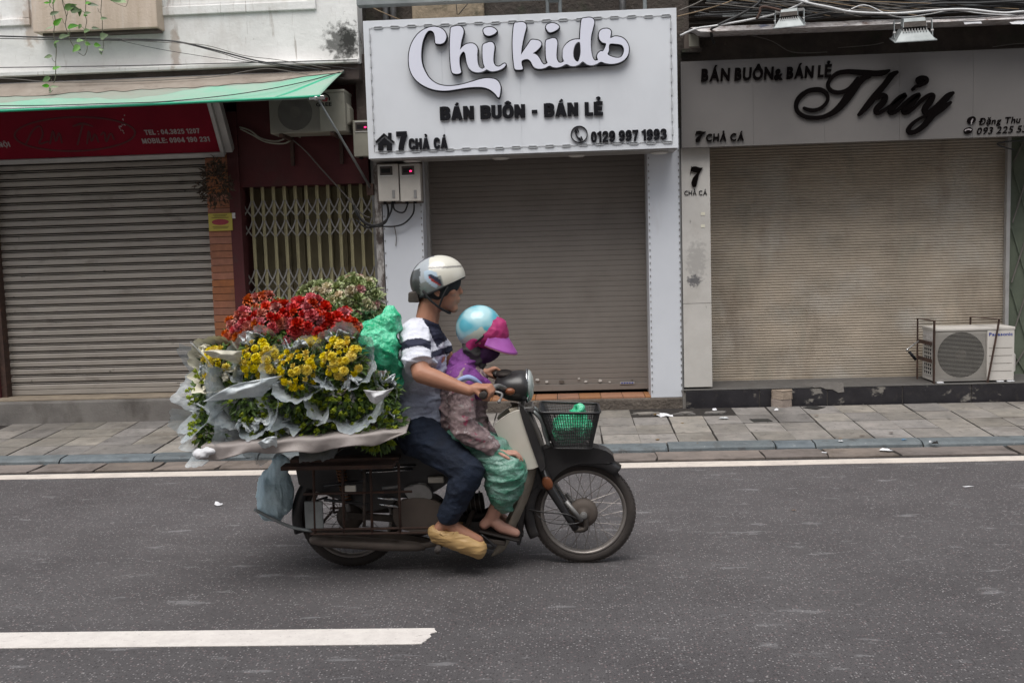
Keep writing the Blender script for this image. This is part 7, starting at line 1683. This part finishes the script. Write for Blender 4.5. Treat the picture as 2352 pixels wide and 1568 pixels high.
def bouquet(px, py, Y, rad, label, head, nh, nleaf, axis=(0, -1, .22), wrap=1.25, fol='fol', seed=0, mixh=None, wrapm='wrap', sheets=0, depth=.40, bulge=.75, hs=1.0, group=None, cat='bouquet', flare=1.0):
    rg = random.Random(seed*17+3); c = at(px, py, Y); ax = Vector(axis).normalized(); a, b, _ = frame_of(ax)
    t = thing('bouquet', label, cat, c-ax*depth, group)
    # foliage mass: many small leaves over a dome, plus stems gathered behind
    mb = MB()
    for k in range(nleaf):
        ph = rg.uniform(0, 6.283); q = math.sqrt(rg.random()); rr_ = rad*q
        h_ = rad*bulge*math.sqrt(max(0, 1-q*q))*rg.uniform(.25, 1.05)-.02
        o = c+(a*math.cos(ph)+b*math.sin(ph))*rr_+ax*h_
        d = (a*math.cos(ph)+b*math.sin(ph))*(q+.3)*rg.uniform(.5, 1.3)+ax*rg.uniform(.3, 1.2)+Vector((rg.gauss(0, .35), rg.gauss(0, .35), rg.gauss(0, .35)))
        mb.leaf(o, d, ax+Vector((rg.gauss(0, .4), rg.gauss(0, .4), rg.gauss(0, .4)+.4)), rg.uniform(.026, .055), rg.uniform(.011, .024), curl=rg.uniform(.1, .6))
    mb.build('foliage', Mt[fol], t, kind='stuff')
    mb = MB()
    for k in range(16):
        ph = rg.uniform(0, 6.283); q = rad*math.sqrt(rg.random())*.9; o = c+(a*math.cos(ph)+b*math.sin(ph))*q
        mb.tube([o+ax*.02, o-ax*depth*.5-(a*math.cos(ph)+b*math.sin(ph))*q*.5, c-ax*(depth+.1)+(a*math.cos(ph)+b*math.sin(ph))*q*.25], .0035, 5)
    mb.build('stems', Mt['stem'], t, kind='stuff')
    k = 0; pts = []; tries = 0
    while len(pts) < nh and tries < nh*40:
        tries += 1; ph = rg.uniform(0, 6.283); q = math.sqrt(rg.random())*.93
        p = c+(a*math.cos(ph)+b*math.sin(ph))*rad*q+ax*(rad*bulge*math.sqrt(1-q*q)+.012+rg.uniform(-.012, .012))
        if all((p-o).length > .026*hs for o in pts): pts.append(p)
    for p in pts:
        hk = head if not mixh or rg.random() > mixh[1] else mixh[0]; me = rg.choice(HEADS[hk])
        d = (p-c).normalized()*.8+ax*.7+Vector((rg.gauss(0, .25), rg.gauss(0, .25), rg.gauss(0, .25)))
        e = d.to_track_quat('Z', 'Y').to_euler(); s_ = hs*rg.uniform(.8, 1.25)
        link(me.name, me, t, p, rot=e, scale=(s_, s_, s_*rg.uniform(.8, 1.2)))
    if wrap:
        nu, nv = 96, 22; vs = []; sd_ = rg.uniform(0, 50)
        for j in range(nv+1):
            v = j/nv; rr_ = rad*(.28+.82*v**.8)*wrap*(1 if v < .8 else 1+(v-.8)*.9*flare); hh = -depth+(depth+rad*(.80 if head == 'bud' else .62))*v
            for i in range(nu):
                u = 2*math.pi*i/nu; cu_, su_ = math.cos(u), math.sin(u)
                n1 = noise.noise((cu_*1.6+sd_, su_*1.6, v*2)); n2 = noise.noise((cu_*4+sd_, su_*4, v*3.5)); n3 = 1-abs(noise.noise((cu_*7, su_*7+sd_, v*2.2)))*4; n4 = 1-abs(noise.noise((cu_*3+sd_, su_*3, v*7)))*4
                r2 = rr_*(1+.22*n1*v+.12*n2+.035*n3+.02*n4); h2 = hh+rad*(.95*n1+.40*n2+.06*n3)*max(0, v-.5)*1.8
                vs.append(c+(a*cu_+b*su_)*r2+ax*h2)
        # the film is open in places: drop a few patches near the rim
        mb = MB(); mb.add(vs, [(j*nu+i, j*nu+(i+1) % nu, (j+1)*nu+(i+1) % nu, (j+1)*nu+i) for j in range(nv) for i in range(nu)])
        mb.build('wrapping', Mt[wrapm], t, smooth=True)
    for s_ in range(sheets+1 if wrap else 0):
        ph = rg.uniform(.4, 2.7)+s_*1.9; e1 = (a*math.cos(ph)+b*math.sin(ph)); e2 = ax.cross(e1)
        o = c+e1*rad*.95+ax*rad*.25; L_, W_ = rad*rg.uniform(1.0, 1.5), rad*rg.uniform(.9, 1.4)
        f = lambda u, v: o+e2*((u-.5)*W_*(1-.45*v+.3*noise.noise((v*3, s_, 1)))+.01*math.sin(v*9))+(ax*.55+e1*.35)*(v-.35+.25*noise.noise((u*3, s_*2.2, seed)))*L_*.8+e1*(.022*math.sin(u*7+s_)+.025*noise.noise((u*3, v*3, s_+seed)))+ax*.018*(1-abs(noise.noise((u*5, v*5, s_*3.3+seed)))*4)
        solid(grid(f, 26, 20).build('paper_sheet', Mt[wrapm if wrapm == 'creamwrap' else 'sheet'], t, smooth=True), .0012)
    return t
YF_ = 4.58
GY = 'yellow chrysanthemum bouquets on the near side'; GG = 'green budded bouquets on the near side'
A0 = (-.10, -1, .20)
# lower rows first (they carry the upper ones)
bouquet(486, 992, 4.60, .095, 'small leafy green bouquet at the lower rear corner of the load', 'bud', 14, 260, (-.55, -.8, .05), 1.15, seed=1, group=GG, sheets=0)
bouquet(612, 972, 4.60, .105, 'leafy green bouquet low on the load, second from the rear', 'bud', 16, 280, (-.15, -1, .0), 1.24, seed=2, group=GG, sheets=1)
bouquet(728, 968, 4.60, .105, 'green budded bouquet in the middle of the lowest row', 'bud', 26, 260, (-.05, -1, .0), 1.24, seed=3, group=GG)
bouquet(868, 972, 4.60, .120, 'loose bright green bouquet low down just behind the rider', 'bud', 34, 300, (.12, -1, .02), 0, seed=4, group=GG)
bouquet(482, 898, 4.62, .100, 'green bouquet in a wide flared clear wrap at the rear end of the load', 'bud', 14, 240, (-.75, -.62, .12), 1.35, seed=5, group=GG, flare=2.4)
bouquet(574, 916, 4.56, .110, 'dark leafy bouquet half covered by a frosted white sheet', 'bud', 14, 280, (-.12, -1, .05), 1.24, seed=6, group=GG, sheets=2)
bouquet(690, 905, 4.56, .108, 'dark green bouquet below the middle yellow flowers', 'bud', 12, 280, (0, -1, .05), 1.22, seed=7, group=GG)
bouquet(796, 898, 4.56, .112, 'pale bud bouquet below the front yellow flowers', 'bud', 22, 280, (.05, -1, .05), 1.24, seed=8, group=GG)
bouquet(868, 908, 4.62, .088, 'green bouquet with a white paper flap right behind the rider', 'bud', 10, 240, (.02, -1, .1), .9, seed=9, group=GG, sheets=2)
bouquet(505, 838, 4.58, .082, 'rearmost yellow bouquet, in cream paper', 'yel', 17, 140, (-.35, -1, .28), 1.3, seed=10, group=GY, wrapm='creamwrap', sheets=2)
bouquet(603, 828, 4.54, .102, 'second yellow bouquet from the rear, wrapped in clear film', 'yel', 27, 160, A0, 1.12, seed=11, group=GY, sheets=1)
bouquet(690, 848, 4.50, .100, 'lowest and fullest yellow bouquet, third from the rear', 'yel', 30, 160, (-.03, -1, .16), 1.14, seed=12, group=GY)
bouquet(716, 806, 4.58, .075, 'small yellow bouquet tucked above the fullest one', 'yel', 14, 120, (0, -1, .4), 1.1, seed=13, group=GY)
bouquet(790, 826, 4.52, .105, 'front yellow bouquet nearest to the green bag', 'yel', 28, 160, (.06, -1, .22), 1.12, seed=14, group=GY, sheets=1)
# upper part: red and pale flowers
GRd = 'bunches of red flowers on top'; GP = 'bunches of pale flowers at the top'
bouquet(575, 765, 4.72, .110, 'russet and orange flower bunch at the rear of the red row', 'russet', 26, 260, (-.35, -.9, .55), 0, fol='fol', seed=20, mixh=('red', .35), group=GRd, hs=1.0)
bouquet(640, 752, 4.68, .120, 'deep red flower bunch with a pink bloom, second of the red row', 'red', 28, 260, (-.1, -.95, .5), 0, seed=21, mixh=('russet', .25), group=GRd)
bouquet(712, 740, 4.66, .115, 'brightest red flower bunch in the middle of the red row', 'red', 34, 220, (0, -.95, .55), 0, seed=22, group=GRd)
bouquet(778, 762, 4.68, .105, 'dark red flower bunch beside the green bag', 'red', 26, 240, (.1, -.95, .4), 0, seed=23, mixh=('russet', .3), group=GRd)
bouquet(742, 700, 4.86, .110, 'blush and pale green flower bunch at the left of the top row', 'pink', 34, 170, (-.15, -.85, .7), 0, fol='folpale', seed=24, mixh=('rose', .05), group=GP)
bouquet(818, 692, 4.86, .120, 'pale green and rose flower bunch crowning the load', 'pink', 36, 200, (.1, -.85, .7), 0, fol='folpale', seed=25, mixh=('rose', .10), group=GP)
bouquet(850, 742, 4.92, .100, 'olive green leafy bunch behind the green bag', 'pink', 14, 200, (.2, -.9, .4), 0, fol='folpale', seed=26, group=GP)
bouquet(600, 712, 4.95, .080, 'thin brown and yellow bunch rising at the rear of the red flowers', 'russet', 16, 120, (-.3, -.7, .9), 0, fol='folpale', seed=27, group=GRd)
# larger loose sheets of film and paper caught in the load
def flap(P, Y, m, par):
    Q = [at(x, y, Y) for x, y in P]; f = lambda u, v: (Q[0].lerp(Q[1], u)).lerp(Q[3].lerp(Q[2], u), v)+Vector((0, -.030*math.sin(math.pi*v)*math.sin(math.pi*u)-.007*(1-abs(noise.noise((u*2.2+P[0][0], v*2.2, 1)))*4)+.05*(v-.5), .008*math.sin(u*4+P[0][0])))
    return solid(grid(f, 30, 16).build('paper_sheet', Mt[m], par, smooth=True), .0012)
BQ = {o['label'][:18]: o for o in bpy.data.objects if o.get('category') == 'bouquet'}
bq = lambda t: next(o for k_, o in BQ.items() if k_.startswith(t))
flap([(470, 916), (560, 878), (650, 864), (598, 908)], 4.42, 'film', bq('dark leafy'))
flap([(838, 896), (908, 888), (872, 924), (848, 926)], 4.44, 'paper', bq('green bouquet with'))
flap([(596, 1010), (640, 1000), (634, 1032), (604, 1032)], 4.44, 'sheet', bq('leafy green'))
flap([(472, 808), (560, 800), (548, 834), (486, 826)], 4.46, 'creamwrap', bq('rearmost'))
